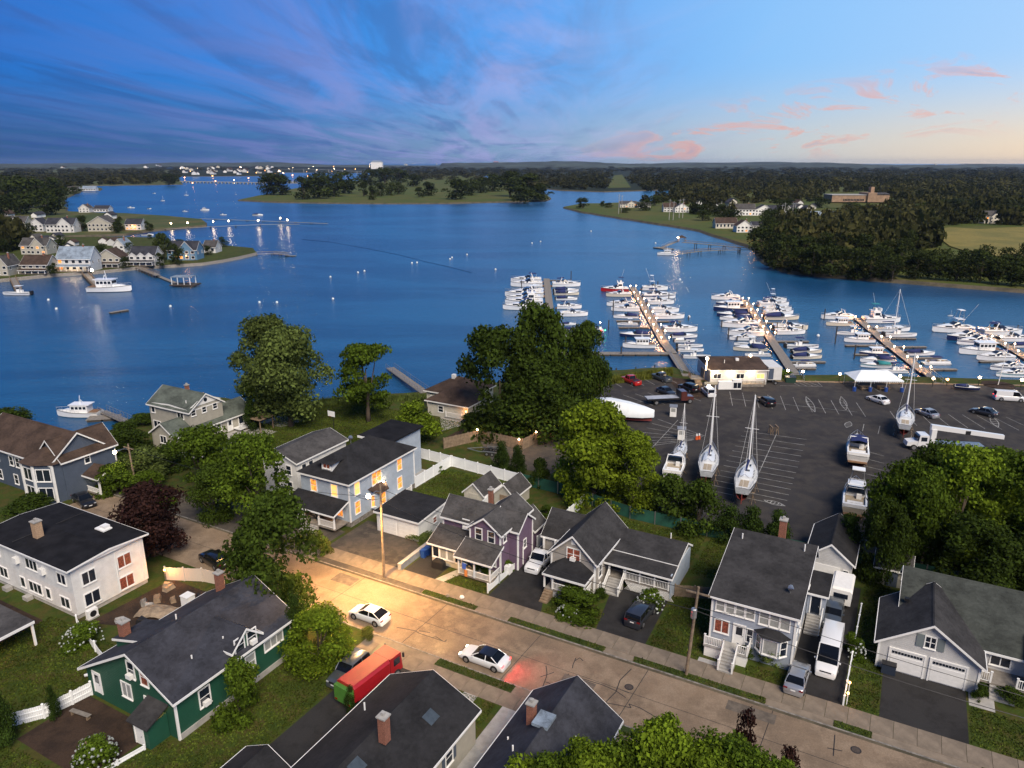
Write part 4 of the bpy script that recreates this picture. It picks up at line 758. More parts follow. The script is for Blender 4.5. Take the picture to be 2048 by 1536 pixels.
for i in range(36):
    x = -24-h.u+i*.14
    for d in (-1, 1): lt.tube([(x, 3.02, .1 if d > 0 else 1.15), (x+.75, 3.02, 1.15 if d > 0 else .1)], .022, 4)
h.part('lattice', lt, white); h.steps('S', -25.9, -24.2, 71, 1.35, 6, .3); h.rail([(-24.15,71),(-24.15,69.2)], 1.35, posts=True, z1=.1); h.rail([(-25.95,71),(-25.95,69.2)], 1.35, posts=True, z1=.1)
h.door('S', 73, -25.4, 1.35, .9, 2.0, glass2); h.win('S', 73, -23.4, 2.5, 1.2, .8, ac=True, style='2'); h.win('S', 73, -20.6, 2.6, 1.3, .5, glass, '2'); h.vent(-20.8, 77.3, 4.2, .8)
# 7 blue-grey two-storey house
h = House('blue_grey_house', 'blue-grey two-storey house with white stairs and large dark roof', -5.2, 65.2)
h.gable('u', 65.2, 77.9, -13, -5.2, 5.9, 8.4, 6.0, sid_duplex, rf_char, ov=.35, ridge=75.2); h.corner([(-5.22,65.22),(-12.98,65.22),(-5.22,77.8)], 5.8); h.box('foundation', -12.9, -5.15, 65.28, 77.8, 0, .9, concrete)
for i in range(4): h.win('S', 65.2, -12.2+i*.95, 5.05, .72, 1.2, glass2)
for i in range(3): h.win('S', 65.2, -8.05+i*.95, 4.95, .78, 1.35, glass2)
h.win('S', 65.2, -11.9, 2.75, 1.3, 1.3, glass_red, '2'); h.door('S', 65.2, -10.2, 1.3, 1.0, 2.1); h.win('S', 65.2, -9.2, 2.6, .5, 1.4)
b = h.part('bay', MB().prism([(-3.4,0),(-2.7,-.75),(-1.2,-.75),(-.5,0)], 1.3, 3.4), sid_duplex); MB().add([(-3.7,.0,3.4),(-2.85,-1,3.4),(-1.05,-1,3.4),(-.2,.0,3.4),(-2.6,.02,3.95),(-1.3,.02,3.95)], [(0,1,4),(1,2,5,4),(2,3,5)]).build('bay_roof', rf_black, b)
h.win('S', 64.45, -7.15, 2.4, 1.2, 1.5, glass2, '1'); o = h.win('S', 64.82, -8.27, 2.4, .65, 1.5); o.rotation_euler = (0,0,R(-47)); o = h.win('S', 64.82, -6.03, 2.4, .65, 1.5); o.rotation_euler = (0,0,R(47))
h.floor(-13.2, -9.0, 63.6, 65.15, 1.3, concrete); h.box('porch_base', -13.1, -9.1, 63.7, 65.1, 0, 1.12, white); h.rail([(-13.1,63.65),(-11.3,63.65)], 1.3); h.rail([(-10,63.65),(-9.05,63.65),(-9.05,65)], 1.3)
h.steps('S', -11.3, -10, 63.6, 1.3, 6, .28); h.rail([(-11.3,63.6),(-11.3,61.95)], 1.3, z1=.15); h.rail([(-10,63.6),(-10,61.95)], 1.3, z1=.15)
h.chimney(-8.6, 76.6, 7.6, 10.0, .7); h.vent(-12.2, 73.8, 8.0, .8); h.vent(-6, 74, 7.9, 1.1); sd_ = h.part('satellite_dish', MB().tube([(-1.1,2.6,6.6),(-1.1,2.6,7.3)], .05, 5).tube([(-1.1,2.6,7.3),(-.75,2.2,7.45)], [.32,.02], 8), metal)
for a, z in ((67.5,4.8),(70.5,4.8),(74.5,4.8),(67,2.6),(69.6,2.6)): h.win('E', -5.2, a, z, .8, 1.3)
h.box('side_entry', -5.14, -3.4, 74.2, 77.6, 0, 3.6, sid_duplex); h.shed(-5.1, -3.4, 74.2, 77.8, 3.6, 4.2, rf_black, ov=.25); h.door('S', 74.2, -4.3, 1.3, .9, 2.0, glass); h.steps('S', -5.0, -3.6, 74.15, 1.4, 7, .3, concrete); h.rail([(-3.55,74.1),(-3.55,71.9)], 1.3, posts=False, z1=.2)
h = House('garage', 'small white gabled garage with dark roof behind the blue-grey house', -6.2, 83.6, 'garage')
h.gable('v', -6.4, -1.6, 83.6, 92, 3.0, 4.9, 3.0, sid_grey, rf_black, ov=.3); h.box('garage_door', -5.6, -2.8, 83.54, 83.595, 0, 2.2, white); h.win('S', 83.6, -2.2, 1.7, .5, .6)
# 8 house with twin garage doors
h = House('garage_house', 'pale grey house with two white garage doors at lower right', 1.9, 70)
h.gable('v', 1.9, 10.2, 70, 78, 3.0, 5.9, 3.0, sid_grey, rf_char, ov=.4, overA=(None,0)); h.corner([(1.92,70.02),(10.18,70.02)], 2.9)
h.gable('u', 73.2, 84, 3.6, 30, 3.0, 6.2, 3.2, sid_grey, rf_moss, ov=.4, ridge=79.5)
for a in (4.35, 7.75):
    d = h.part('garage_door', MB().box(a-h.u-1.4,a-h.u+1.4,-.05,0,.1,2.35), white); tr = MB()
    tr.box(a-h.u-1.55,a-h.u-1.41,-.09,.01,0,2.5).box(a-h.u+1.41,a-h.u+1.55,-.09,.01,0,2.5).box(a-h.u-1.41,a-h.u+1.41,-.09,.01,2.36,2.5).build('door_frame', trim, d)
    for j in range(3): MB().box(a-h.u-1.36,a-h.u+1.36,-.075,-.052,.14+j*.54,.64+j*.54).build('panel', white, d)
    for j in range(10): MB().box(a-h.u-1.28+j*.26,a-h.u-1.07+j*.26,-.08,-.052,1.95,2.2).build('pane', glass, d)
h.win('S', 70, 6.0, 4.0, .8, 1.1, glass, '2r')
for q in (5.15, 6.85): h.box('shutter', q-.3, q+.3, 69.93, 69.99, 3.35, 4.65, pm('shutter_grey', (.16,.19,.20), .6))
h.part('roof_vent', MB().box(1.7,2.1,5.2,5.6,4.7,5.0), dark_metal); h.box('wall', 14.2, 22, 71, 79, 0, 3.0, sid_grey); h.shed(14.2, 22, 71, 75, 2.9, 4.4, rf_char, ov=.3)
h.floor(10.3, 14.1, 70.9, 73.2, 1.0); h.steps('S', 11.2, 13.2, 70.9, 1.0, 4, .3); h.rail([(10.35,70.9),(11.2,70.9)], 1.0); h.rail([(13.2,70.9),(14.1,70.9)], 1.0); h.win('S', 73.2, 12, 2.0, 1.5, .9, glass, '2')
s = House('garden_shed', 'small tan shed with dark door and white windows behind the right house', .7, 86.2, 'shed'); s.gable('u', 86.2, 89.2, .7, 4.3, 2.2, 3.5, 2.2, sid_tan, rf_grey, ov=.2); s.box('door', 1.9, 3.1, 86.14, 86.19, 0, 2.0, sid_navy); s.win('S', 86.2, 1.25, 1.5, .5, .6); s.win('S', 86.2, 3.75, 1.5, .5, .6)
# 9 roofs in the bottom foreground
h = House('tan_house', 'tan house seen from above with dark gabled roof and brick chimney, bottom centre', -35.4, 33)
h.gable('v', -35.4, -26.8, 26, 43, 3.3, 5.3, 3.3, sid_tan, rf_black, ov=.35); h.vent(-33.8, 37.6, 4.6, .7); h.chimney(-29.9, 35.2, 5.2, 7.4, .65)
for u, v in ((-28.8,39.6),(-30.2,32.4)): h.part('skylight', MB().add([(u-h.u-.45,v-h.v-.6,4.72 if u > -29 else 5.36),(u-h.u+.45,v-h.v-.6,4.27 if u > -29 else 4.92),(u-h.u+.45,v-h.v+.6,4.27 if u > -29 else 4.92),(u-h.u-.45,v-h.v+.6,4.72 if u > -29 else 5.36)], [(0,1,2,3)]), pm('skylight_glass', (.05,.065,.08), .4, .2, 2))
for a in (36, 39): h.win('E', -26.8, a, 2.0, .9, 1.3); [h.box('shutter', -26.79, -26.74, a+d-.2, a+d+.2, 1.3, 2.7, sid_navy) for d in (-.78, .78)]
h.win('E', -26.8, 33, 2.0, .9, 1.3)
h = House('garage', 'white-walled low garage with black roof at the bottom edge', -42, 28, 'garage'); h.gable('v', -40.8, -36.4, 24, 31.6, 2.5, 3.6, 2.5, white, rf_black, ov=.25)
h = House('grey_house', 'house seen from above with blue-grey gabled roof and white-capped chimney at the bottom', -23, 40)
h.gable('v', -23.4, -16, 33, 47.2, 3.4, 6.1, 3.6, sid_grey, rf_slate, ov=.35, ridge=-19.7); h.chimney(-21.2, 42.2, 5.0, 6.9, .6); h.box('flashing', -20.6, -19.3, 41, 42.6, 6.05, 6.30, rf_pale); h.vent(-22.4, 40.6, 4.2, .3); h.vent(-21, 38.8, 5.1, .7); h.vent(-17.4, 42, 4.9, .7)
# 10 navy house at the left edge
h = House('navy_house', 'dark navy house with brown roof and tall bay tower at left edge', -103, 53.8)
h.gable('u', 53.8, 62, -121, -103, 6.0, 9.2, 6.0, sid_navy, rf_brown, ov=.4)
h.gable('v', -107.8, -102.4, 55, 63, 6.0, 8.6, 6.0, sid_navy, rf_brown, ov=.35)
tw = h.part('tower', MB().prism([(-5.4,.1),(-4.6,-1.5),(-1.9,-1.5),(.4,-.2),(.4,1.4),(-5.4,1.4)], 0, 5.9), sid_navy); MB().add([(-5.8,.2,5.9),(-4.8,-1.9,5.9),(-1.8,-1.9,5.9),(.8,-.3,5.9),(.8,2,5.9),(-5.8,2,5.9),(-2.4,2.4,8.2)], [(0,1,6),(1,2,6),(2,3,6),(3,4,6),(4,5,6),(5,0,6)]).build('tower_roof', rf_brown, tw)
for z in (4.3, 1.5):
    h.win('S', 52.3, -106.3, z, 1.8, 1.7, glass, '2'); o = h.win('S', 52.95, -103.75, z, 1.9, 1.7, glass, '2'); o.rotation_euler = (0,0,R(29)); o = h.win('S', 53.1, -108, z, .9, 1.7, glass, '1'); o.rotation_euler = (0,0,R(-63))
for x, y in ((-4.6,-1.55),(-1.9,-1.55),(.42,-.2)): h.part('corner_board', MB().box(x-.14,x+.14,y-.14,y+.14,0,5.9), trim)
for a, z in ((-113.2,4.4),(-111.6,4.4),(-112.8,1.5),(-109.3,1.4),(-117,4.4),(-117,1.5)): h.win('S', 53.8, a, z, .9, 1.4)
h.win('E', -102.4, 58.6, 5.2, .7, 1.4); h.corner([(-102.42,62.9),(-110,53.8)], 5.9)
h.gable('u', 57.6, 61.4, -102.4, -98.9, 2.9, 3.9, 2.9, trim, rf_brown, ov=.2, z0=2.75); h.floor(-102.3, -99, 57.7, 61.3, .4)
for v in (57.8, 61.2): h.post(-99.1, v, .4, 2.8, .22)
h.rail([(-102.2,57.8),(-99.1,57.8)], .4, .8, posts=False); h.door('E', -102.4, 60.2, .4, 1, 2.1, sid_cream)
lamp(h.part('porch_lamp', MB().ball((2.0,5.7,2.6), .1), lampw), (2.0,5.7,2.35), 35, (1,.8,.5))
# 11 grey shore house
h = House('shore_house', 'grey two-storey shingled house with white gable beside the water', -105, 78.5)
h.gable('v', -115.3, -105, 78.5, 85.2, 5.9, 6.3, 5.9, sid_tan, rf_green, ov=.0); h.gable('u', 78.4, 85.3, -115.4, -104.95, 5.9, 8.2, 5.9, sid_tan, rf_green, ov=.35)
h.part('pediment', MB().prism_x([(.1,6.5),(6.7,6.5),(3.35,8.1)], .06, .12), white); h.part('round_window', MB().tube([(.12,3.35,7.2),(.17,3.35,7.2)], .35, 12), glass)
for a in (79.2,81.4,83.7): h.win('E', -104.95, a, 5.5, .8, .9)
for a, z, w in ((-114.4,5.0,.8),(-107.3,5.0,1.5),(-113.8,2.2,1.8)): h.win('S', 78.4, a, z, w, 1.2, glass, '2' if w > 1 else '1')
h.gable('v', -110.2, -104.4, 74.6, 91, 2.7, 4.6, 2.7, sid_tan, rf_green, ov=.35); h.win('S', 74.6, -107.3, 1.8, 1.4, 1.2, glass, '2'); 
for a in (80.5, 83.6): h.win('E', -104.4, a, 1.6, .8, 1.2)
h.door('E', -104.4, 86, .2); h.door('E', -104.4, 88.5, .3, m=glass); h.part('skylight', MB().add([(-2.0,6.6,4.34),(-1.1,6.6,3.75),(-1.1,7.8,3.75),(-2.0,7.8,4.34)], [(0,1,2,3)]), glass2); h.chimney(-110, 82.4, 7.8, 8.9, .55); h.vent(-107, 79.6, 6.8, .5)
h.floor(-104.3, -102.5, 86.5, 90, .6, white); h.rail([(-102.55,86.5),(-102.55,90),(-104.2,90)], .6)
# 12 beige cottage among the trees by the water
h = House('beige_cottage', 'beige cottage with brown hipped roof by the water behind the big trees', 0, 0, pos=G(905,822), rz=A)
h.hip(-6, 4, 0, 9, 3.3, 5.6, sid_cream, rf_brown); h.hip(-3, 6, -4, 3, 2.9, 4.9, sid_cream, rf_brown)
h.win('S', -4, 0, 1.6, 1, 1.1); h.win('S', 0, -4.6, 1.8, 1, 1.1); h.part('cupola', MB().box(-2.4,-1.7,3.6,4.3,5.3,6.2), white); h.rail([(1.5,-4.6),(5,-4.6)], .5); h.steps('S', 5, 6.5, -4.4, .8, 4)
lamp(h.part('wall_lamp', MB().ball((5.8,-4.3,2.1), .12), lampo), (5.8,-4.9,2.0), 90, (1,.45,.15))
# open carport at the left edge with a warm lamp inside
h = House('carport', 'pale-roofed open carport lit orange inside at the left edge', -76.5, 29, 'carport'); h.part('roof', MB().box(-5,4.2,-2.5,4.4,2.6,2.8), rf_grey); h.part('fascia', MB().box(-5.1,4.25,-2.56,-2.502,2.5,2.79).box(4.204,4.26,-2.5,4.4,2.5,2.79), trim)
for q in ((4,-2.3),(4,4.2),(-3,-2.3),(-3,4.2)): h.part('post', MB().box(q[0]-.1,q[0]+.1,q[1]-.1,q[1]+.1,0,2.6), trim)
lamp(h.part('ceiling_lamp', MB().ball((2.2,-2.2,2.35), .12), lampo), (2.2,-2.3,2.0), 420, (1,.42,.12))
# ================================================================== cars and trucks (front towards +x, wheels on z = 0)
def car_mats(nm, col, metal=.2): return pm('paint_'+nm, col, .28, metal=metal, coat=.8, spec=.5)
WH = {}
def wheel(parent, x, y, r=.33, w=.22):
    k = (round(r,2), round(w,2))
    if k not in WH: WH[k] = (MB().tube([(0,-w/2,0),(0,-w/2+.03,0),(0,w/2-.03,0),(0,w/2,0)], [r*.88,r,r,r*.88], 18).mesh('tyre', rubber, 40), MB().tube([(0,-w/2-.012,0),(0,w/2+.012,0)], r*.62, 12).tube([(0,-w/2-.02,0),(0,w/2+.02,0)], r*.16, 8).mesh('rim', metal))
    o = place('wheel', None, parent, (x, y, r)); place('tyre', WH[k][0], o); place('rim', WH[k][1], o)
def loft_body(L, Wd, prof, zb, r=.1):
    """prof: (x fraction from tail 0 to nose 1, top height, half-width factor)"""
    secs = []
    for f, zt, wf in prof:
        x = (f-.5)*L; w = Wd/2*wf; h = zt-zb
        half = [(w*.90, zb), (w*.985, zb+h*.22), (w, zb+h*.5), (w*.985, zb+h*.78), (w*.93, zb+h*.95), (w*.82, zt), (w*.4, zt+.015)]
        secs.append([(x, y, z) for y, z in half]+[(x, -y, z) for y, z in reversed(half)])
    return secs
def car(name, label, cat, pos, rz, paint, L=4.6, Wd=1.82, H=1.45, kind='sedan', group=None, lights=False, tail=False, roofm=None):
    o = thing(name, label, cat, pos, rz, group); b = MB(); zb = .2
    P = {'sedan': ([(0,.62,.86),(.015,.86,.93),(.05,.96,.97),(.16,1.0,1),(.35,.98,1),(.6,.97,1),(.72,.92,1),(.9,.80,.97),(.97,.68,.92),(1,.5,.84)], (.11,.27,.55,.72)),
         'hatch': ([(0,.6,.86),(.015,.9,.94),(.06,1.0,.97),(.2,1.02,1),(.45,.98,1),(.62,.96,1),(.76,.93,1),(.92,.80,.96),(.98,.66,.9),(1,.5,.82)], (.045,.26,.55,.75)),
         'suv': ([(0,.7,.9),(.012,1.0,.96),(.05,1.08,.98),(.3,1.08,1),(.6,1.07,1),(.72,1.05,1),(.9,.97,.97),(.98,.82,.92),(1,.6,.86)], (.02,.07,.56,.70)),
         'pickup': ([(0,.95,.93),(.01,1.0,.97),(.36,1.02,1),(.4,1.1,1),(.65,1.1,1),(.74,1.1,1),(.92,1.02,.97),(.985,.86,.93),(1,.6,.86)], (.37,.41,.60,.70)),
         'van': ([(0,.9,.92),(.01,1.15,.97),(.3,1.2,1),(.7,1.2,1),(.82,1.15,.99),(.93,1.0,.95),(.985,.85,.9),(1,.6,.84)], (.005,.02,.72,.84))}[kind]
    b.loft(loft_body(L, Wd, P[0], zb)); bd = b.build('body', paint, o, 50)
    x0, x1, x2, x3 = [(f-.5)*L for f in P[1]]; zb_ = {'sedan':.94,'hatch':.95,'suv':1.05,'pickup':1.08,'van':1.15}[kind]; w0, w1 = Wd/2*.93, Wd/2*(.74 if kind in ('sedan','hatch') else .86)
    g = MB().loft([[(x0,-w0,zb_),(x3,-w0*.97,zb_-.02),(x3,w0*.97,zb_-.02),(x0,w0,zb_)], [(x0*.6+x1*.4,-(w0+w1)/2,(zb_*.55+H*.45)),(x3*.55+x2*.45,-(w0+w1)/2,zb_*.55+H*.45),(x3*.55+x2*.45,(w0+w1)/2,zb_*.55+H*.45),(x0*.6+x1*.4,(w0+w1)/2,zb_*.55+H*.45)], [(x1,-w1,H-.05),(x2,-w1,H-.05),(x2,w1,H-.05),(x1,w1,H-.05)]])
    g.build('windows', car_glass, o)
    rf = MB().loft([[(x1-.05,-w1-.01,H-.07),(x2+.05,-w1-.01,H-.07),(x2+.05,w1+.01,H-.07),(x1-.05,w1+.01,H-.07)], [(x1+.1,-w1*.9,H),(x2-.1,-w1*.9,H),(x2-.1,w1*.9,H),(x1+.1,w1*.9,H)]]); rf.build('roof', roofm or paint, o, 40)
    pl = MB()
    for sgn in (-1, 1):
        for a, c in ((x0, x1), (x3, x2)): pl.tube([(a, sgn*(w0*.985), zb_), (c, sgn*w1, H-.05)], .05, 4)
        xm = (x1+x2)/2-.1; pl.tube([(xm, sgn*(w0*.99), zb_), (xm, sgn*w1, H-.05)], .045, 4)
        if kind == 'van': pl.box(x0+.05, xm-.1, sgn*w0-.03*(sgn>0)-.0, sgn*w0+.03*(sgn<0)+.02, zb_, zb_+.001)
    pl.build('pillar', paint, o)
    if kind == 'van': MB().loft([[(x0+.02,-w0-.01,zb_-.03),(x2-1.0,-w0-.01,zb_-.03),(x2-1.0,w0+.01,zb_-.03),(x0+.02,w0+.01,zb_-.03)],[(x1,-w1-.015,H-.06),(x2-1.0,-w1-.015,H-.06),(x2-1.0,w1+.015,H-.06),(x1,w1+.015,H-.06)]]).build('cargo_body', paint, o)
    if kind == 'pickup': MB().box(-L*.495,-L*.14,-Wd*.42,Wd*.42,.98,1.045).build('bed_floor', dark_metal, o); MB().box(-L*.495,-L*.14,-Wd*.47,-Wd*.42,1.0,1.16).box(-L*.495,-L*.14,Wd*.42,Wd*.47,1.0,1.16).box(-L*.5,-L*.485,-Wd*.45,Wd*.45,.9,1.16).build('bed_side', paint, o)
    r = .33 if H < 1.6 else .38
    for fx in (.185, .815):
        for sy in (-1, 1):
            MB().tube([((fx-.5)*L, sy*(Wd/2-.08), r+.02), ((fx-.5)*L, sy*(Wd/2+.004), r+.02)], r+.06, 16).build('wheel_arch', dark_metal, bd); wheel(o, (fx-.5)*L, sy*(Wd/2-.09), r)
    zl = .62 if H < 1.6 else .78
    for sy in (-1, 1):
        MB().cbox((L*.478, sy*Wd*.33, zl-.04), (.14, .34, .12)).build('headlight', headl if lights else clearl, o); MB().cbox((-L*.49, sy*Wd*.37, zl+.18), (.08, .36, .13)).build('taillight', lampr if tail else taill, o)
        MB().cbox((x3-.35, sy*(w0+.12), zb_+.06), (.12, .2, .13)).build('mirror', paint, o)
    MB().cbox((L*.49, 0, zl-.06), (.06, Wd*.5, .2)).build('grille', dark_metal, o); MB().cbox((L*.5, 0, zl-.22), (.03, .42, .11)).build('number_plate', white, o); MB().cbox((-L*.5, 0, zl+.06), (.03, .42, .11)).build('number_plate', white, o)
    MB().box(-L*.44,L*.44,-Wd*.4,Wd*.4,.14,.28).build('underbody', dark_metal, o)
    return o
pw = car_mats('white', (.70,.71,.72), 0); pg = car_mats('silver', (.42,.43,.45), .6); pk = car_mats('black', (.012,.012,.015), .3); pgr = car_mats('graphite', (.05,.055,.07), .5); prd = car_mats('red', (.42,.015,.012), .1); psl = car_mats('slate', (.10,.115,.13), .5); pdb = car_mats('dark_blue', (.03,.04,.08), .4)
hb = car('hatchback', 'white hatchback driving away at the lit end of the road', 'car', W(-46.0,52.9,1.38), A+R(180), pw, 4.5, 1.82, 1.45, 'hatch')
bm = car('sedan', 'white sedan with black roof and red tail lights glowing on the road', 'car', W(-31.6,52.6,1.38), A+R(180), pw, 4.95, 1.88, 1.46, 'sedan', lights=True, tail=True, roofm=pk)
for sy in (-.6, .6):
    spot(bm, (2.6, sy, .66), (20, sy*1.6, -.2), 2600, (1,.72,.38), 48, 1.); spot(bm, (-2.58, sy, .8), (-6.6, sy*2.2, 0), 430, (1,.03,.04), 140, 1.)
car('pickup_truck', 'white double-cab pickup parked beside the purple house', 'pickup', W(-34.9,71.4), A-R(90)+R(2), pw, 5.4, 1.95, 1.85, 'pickup')
car('suv', 'dark blue-grey SUV parked in the driveway before the deck', 'suv', W(-20.6,66.6), A+R(86), pgr, 4.7, 1.9, 1.72, 'suv')
car('van', 'white high-roof van parked in the driveway of the blue-grey house', 'van', W(-2.2,68.6), A-R(90), pw, 6.2, 2.05, 2.75, 'van')
car('sedan', 'silver sedan parked across the pavement at the driveway mouth', 'car', W(-4.4,63.9), A+R(88), pg, 4.7, 1.82, 1.45, 'sedan')
car('suv', 'dark grey SUV behind the white van', 'suv', W(-2.6,76.2), A-R(90), psl, 4.6, 1.85, 1.6, 'suv')
car('sedan', 'black sedan parked before the navy house', 'car', W(-99.4,55.4), A-R(12), pk, 4.8, 1.84, 1.46, 'sedan')
car('suv', 'black car at the road end beside the rubble yard', 'car', W(-69.6,52.8), A+R(170), pk, 4.6, 1.84, 1.55, 'suv')
car('suv', 'slate grey SUV parked beside the red truck', 'suv', W(-41.7,44.6), A-R(90), psl, 4.6, 1.85, 1.7, 'suv')
# marina car park
def pc(name, label, cat, x, y, deg, paint, kind, L=4.6, H=1.5, **k): return car(name, label, cat, G(x, y, 1.53), R(deg), paint, L, 1.9, H, kind, **k)
pc('pickup_truck', 'red pickup parked beside the shore grass', 'pickup', 1261, 766, 118, prd, 'pickup', 5.6, 1.85); pc('pickup_truck', 'dark pickup parked right of the red pickup by the shore grass', 'pickup', 1322, 760, 118, psl, 'pickup', 5.4, 1.8); pc('sedan', 'dark sedan parked left of the flatbed truck', 'car', 1332, 788, -60, pgr, 'sedan')
pc('suv', 'black SUV parked in front of the marina office steps', 'suv', 1376, 781, 118, pk, 'suv', 5.0, 1.8); bsuv = pc('suv', 'white SUV with lit roof beacon facing the camera near the office', 'suv', 1416, 789, 95, pw, 'suv', 4.8, 1.75); pc('suv', 'black car parked alone with its tail towards the camera', 'car', 1532, 808, 98, pk, 'suv', 4.7, 1.6)
pc('sedan', 'white sedan in the car park right of the hatched islands', 'car', 1755, 804, 112, pw, 'sedan'); pc('sedan', 'silver sedan beside the yacht with furled sails', 'car', 1853, 831, 105, pg, 'sedan'); pc('suv', 'dark car near the right edge of the car park', 'car', 1967, 829, 125, pgr, 'sedan'); pc('van', 'white van with red tail light at the right edge of the car park', 'van', 2018, 801, -14, pw, 'van', 5.6, 2.1, tail=True); MB().ball((0,0,1.95), .3, 8, 5, .6).build('beacon', lampc, bsuv)
def truck_wheels(o, xs, y, r=.5):
    for x in xs:
        for s in (-1, 1): wheel(o, x, s*y, r, .3)
# red refuse truck with green tail
o = thing('refuse_truck', 'red box truck with green tailgate parked beside the tan house', 'truck', W(-38.9,44.0), A+R(84)); o.scale = (.9,.9,.9); redt = pm('truck_red', (.34,.008,.014), .5, .08, 2, coat=.3); grt = pm('truck_green', (.07,.20,.03), .45, .1, 2)
MB().loft([[(x,-1.2*k,.95),(x,-1.25*k,2.5),(x,-1.0*k,2.78),(x,1.0*k,2.78),(x,1.25*k,2.5),(x,1.2*k,.95)] for x, k in ((-3.0,.97),(-2.9,1),(1.9,1),(2.0,.97))]).build('box_body', redt, o); MB().box(-3.5,-3.02,-1.15,1.15,.7,2.45).build('tailgate', grt, o)
for s in (-1,1): MB().box(-2.6,1.6,s*1.26-.02,s*1.26+.02,.95,1.3).build('side_panel', redt, o); MB().cbox((-3.52,s*.9,.9),(.06,.3,.16)).build('taillight', taill, o); MB().tube([(3.9,s*1.3,2.6),(3.9,s*1.3,2.1)], .12, 6).build('mirror', dark_metal, o)
MB().loft([[(2.1,-1.15,.7),(2.1,-1.15,2.7),(2.1,1.15,2.7),(2.1,1.15,.7)],[(3.9,-1.15,.7),(3.7,-1.12,2.7),(3.7,1.12,2.7),(3.9,1.15,.7)]]).build('cab', redt, o); MB().loft([[(3.84,-1.0,1.6),(3.73,-1.0,2.5),(3.73,1.0,2.5),(3.84,1.0,1.6)],[(3.9,-1.0,1.6),(3.79,-1.0,2.5),(3.79,1.0,2.5),(3.9,1.0,1.6)]]).build('windscreen', glass, o)
for s in (-1,1): MB().box(2.6,3.5,s*1.16-.02,s*1.16+.02,1.6,2.4).build('side_window', glass, o)
MB().box(2.02,2.09,-1.0,1.0,.9,2.6).build('gap_shade', dark_metal, o); MB().box(-3.2,3.6,-.5,.5,.5,.9).build('chassis', dark_metal, o); truck_wheels(o, (-2.0,-.9,3.0), 1.05)  # dark box stands in for the shaded gap between cab and box body
# flatbed recovery truck
o = thing('flatbed_truck', 'flatbed recovery truck with empty grey bed in the car park', 'truck', G(1336,806,1.53), R(8)); MB().box(-4.6,2.0,-1.25,1.25,1.15,1.32).build('flat_bed', pm('flatbed_grey', (.36,.38,.42), .5, .15, 1), o); MB().box(-4.4,4,-.45,.45,.7,1.1).build('chassis', dark_metal, o)
for s in (-1,1): MB().box(-4.6,2.0,s*1.28-.03,s*1.28+.03,1.05,1.4).build('bed_rail', dark_metal, o)
mar = car_mats('maroon', (.10,.03,.025)); MB().loft([[(2.3,-1.1,.7),(2.3,-1.1,2.6),(2.3,1.1,2.6),(2.3,1.1,.7)],[(3.7,-1.1,.7),(3.4,-1.0,2.6),(3.4,1.0,2.6),(3.7,1.1,.7)]]).build('cab', mar, o); MB().loft([[(3.6,-.95,.7),(3.6,-.95,1.55),(3.6,.95,1.55),(3.6,.95,.7)],[(5.1,-.8,.7),(5.0,-.8,1.4),(5.0,.8,1.4),(5.1,.8,.7)]]).build('bonnet', mar, o); MB().box(3.35,3.62,-.95,.95,1.65,2.45).build('windscreen', glass, o); MB().box(2.0,2.2,-1.2,1.2,1.3,2.7).build('headboard', dark_metal, o); truck_wheels(o, (-2.8,4.2), 1.0)
# crane truck
o = thing('crane_truck', 'white boom truck with long folded crane behind the grove', 'truck', G(1842,897,1.53), R(172)); MB().loft([[(-.6,-1.1,.7),(-.6,-1.1,2.7),(-.6,1.1,2.7),(-.6,1.1,.7)],[(1.1,-1.1,.7),(.8,-1.0,2.7),(.8,1.0,2.7),(1.1,1.1,.7)]]).build('cab', pw, o); MB().loft([[(1.0,-1,.7),(1.0,-1,1.6),(1.0,1,1.6),(1.0,1,.7)],[(2.7,-.85,.7),(2.6,-.85,1.4),(2.6,.85,1.4),(2.7,.85,.7)]]).build('bonnet', pw, o); MB().box(.8,1.08,-.9,.9,1.7,2.5).build('windscreen', glass, o)
for s in (-1,1): MB().box(-.3,.6,s*1.11-.02,s*1.11+.02,1.7,2.4).build('side_window', glass, o)
MB().box(-9.5,-.8,-1.2,1.2,.8,1.2).build('truck_bed', metal, o); MB().box(-1.9,-1.1,-.5,.5,1.2,3.6).build('crane_turret', pw, o); MB().loft([[(-1.0,-.35,4.4),(-1.0,-.35,3.6),(-1.0,.35,3.6),(-1.0,.35,4.4)],[(-12.5,-.3,3.1),(-12.5,-.3,2.4),(-12.5,.3,2.4),(-12.5,.3,3.1)]]).build('boom', pw, o); MB().box(-7.2,-6.4,-.36,.36,2.95,3.6).build('boom_collar', dark_metal, o); truck_wheels(o, (-7,-5.8,1.6), 1.0)
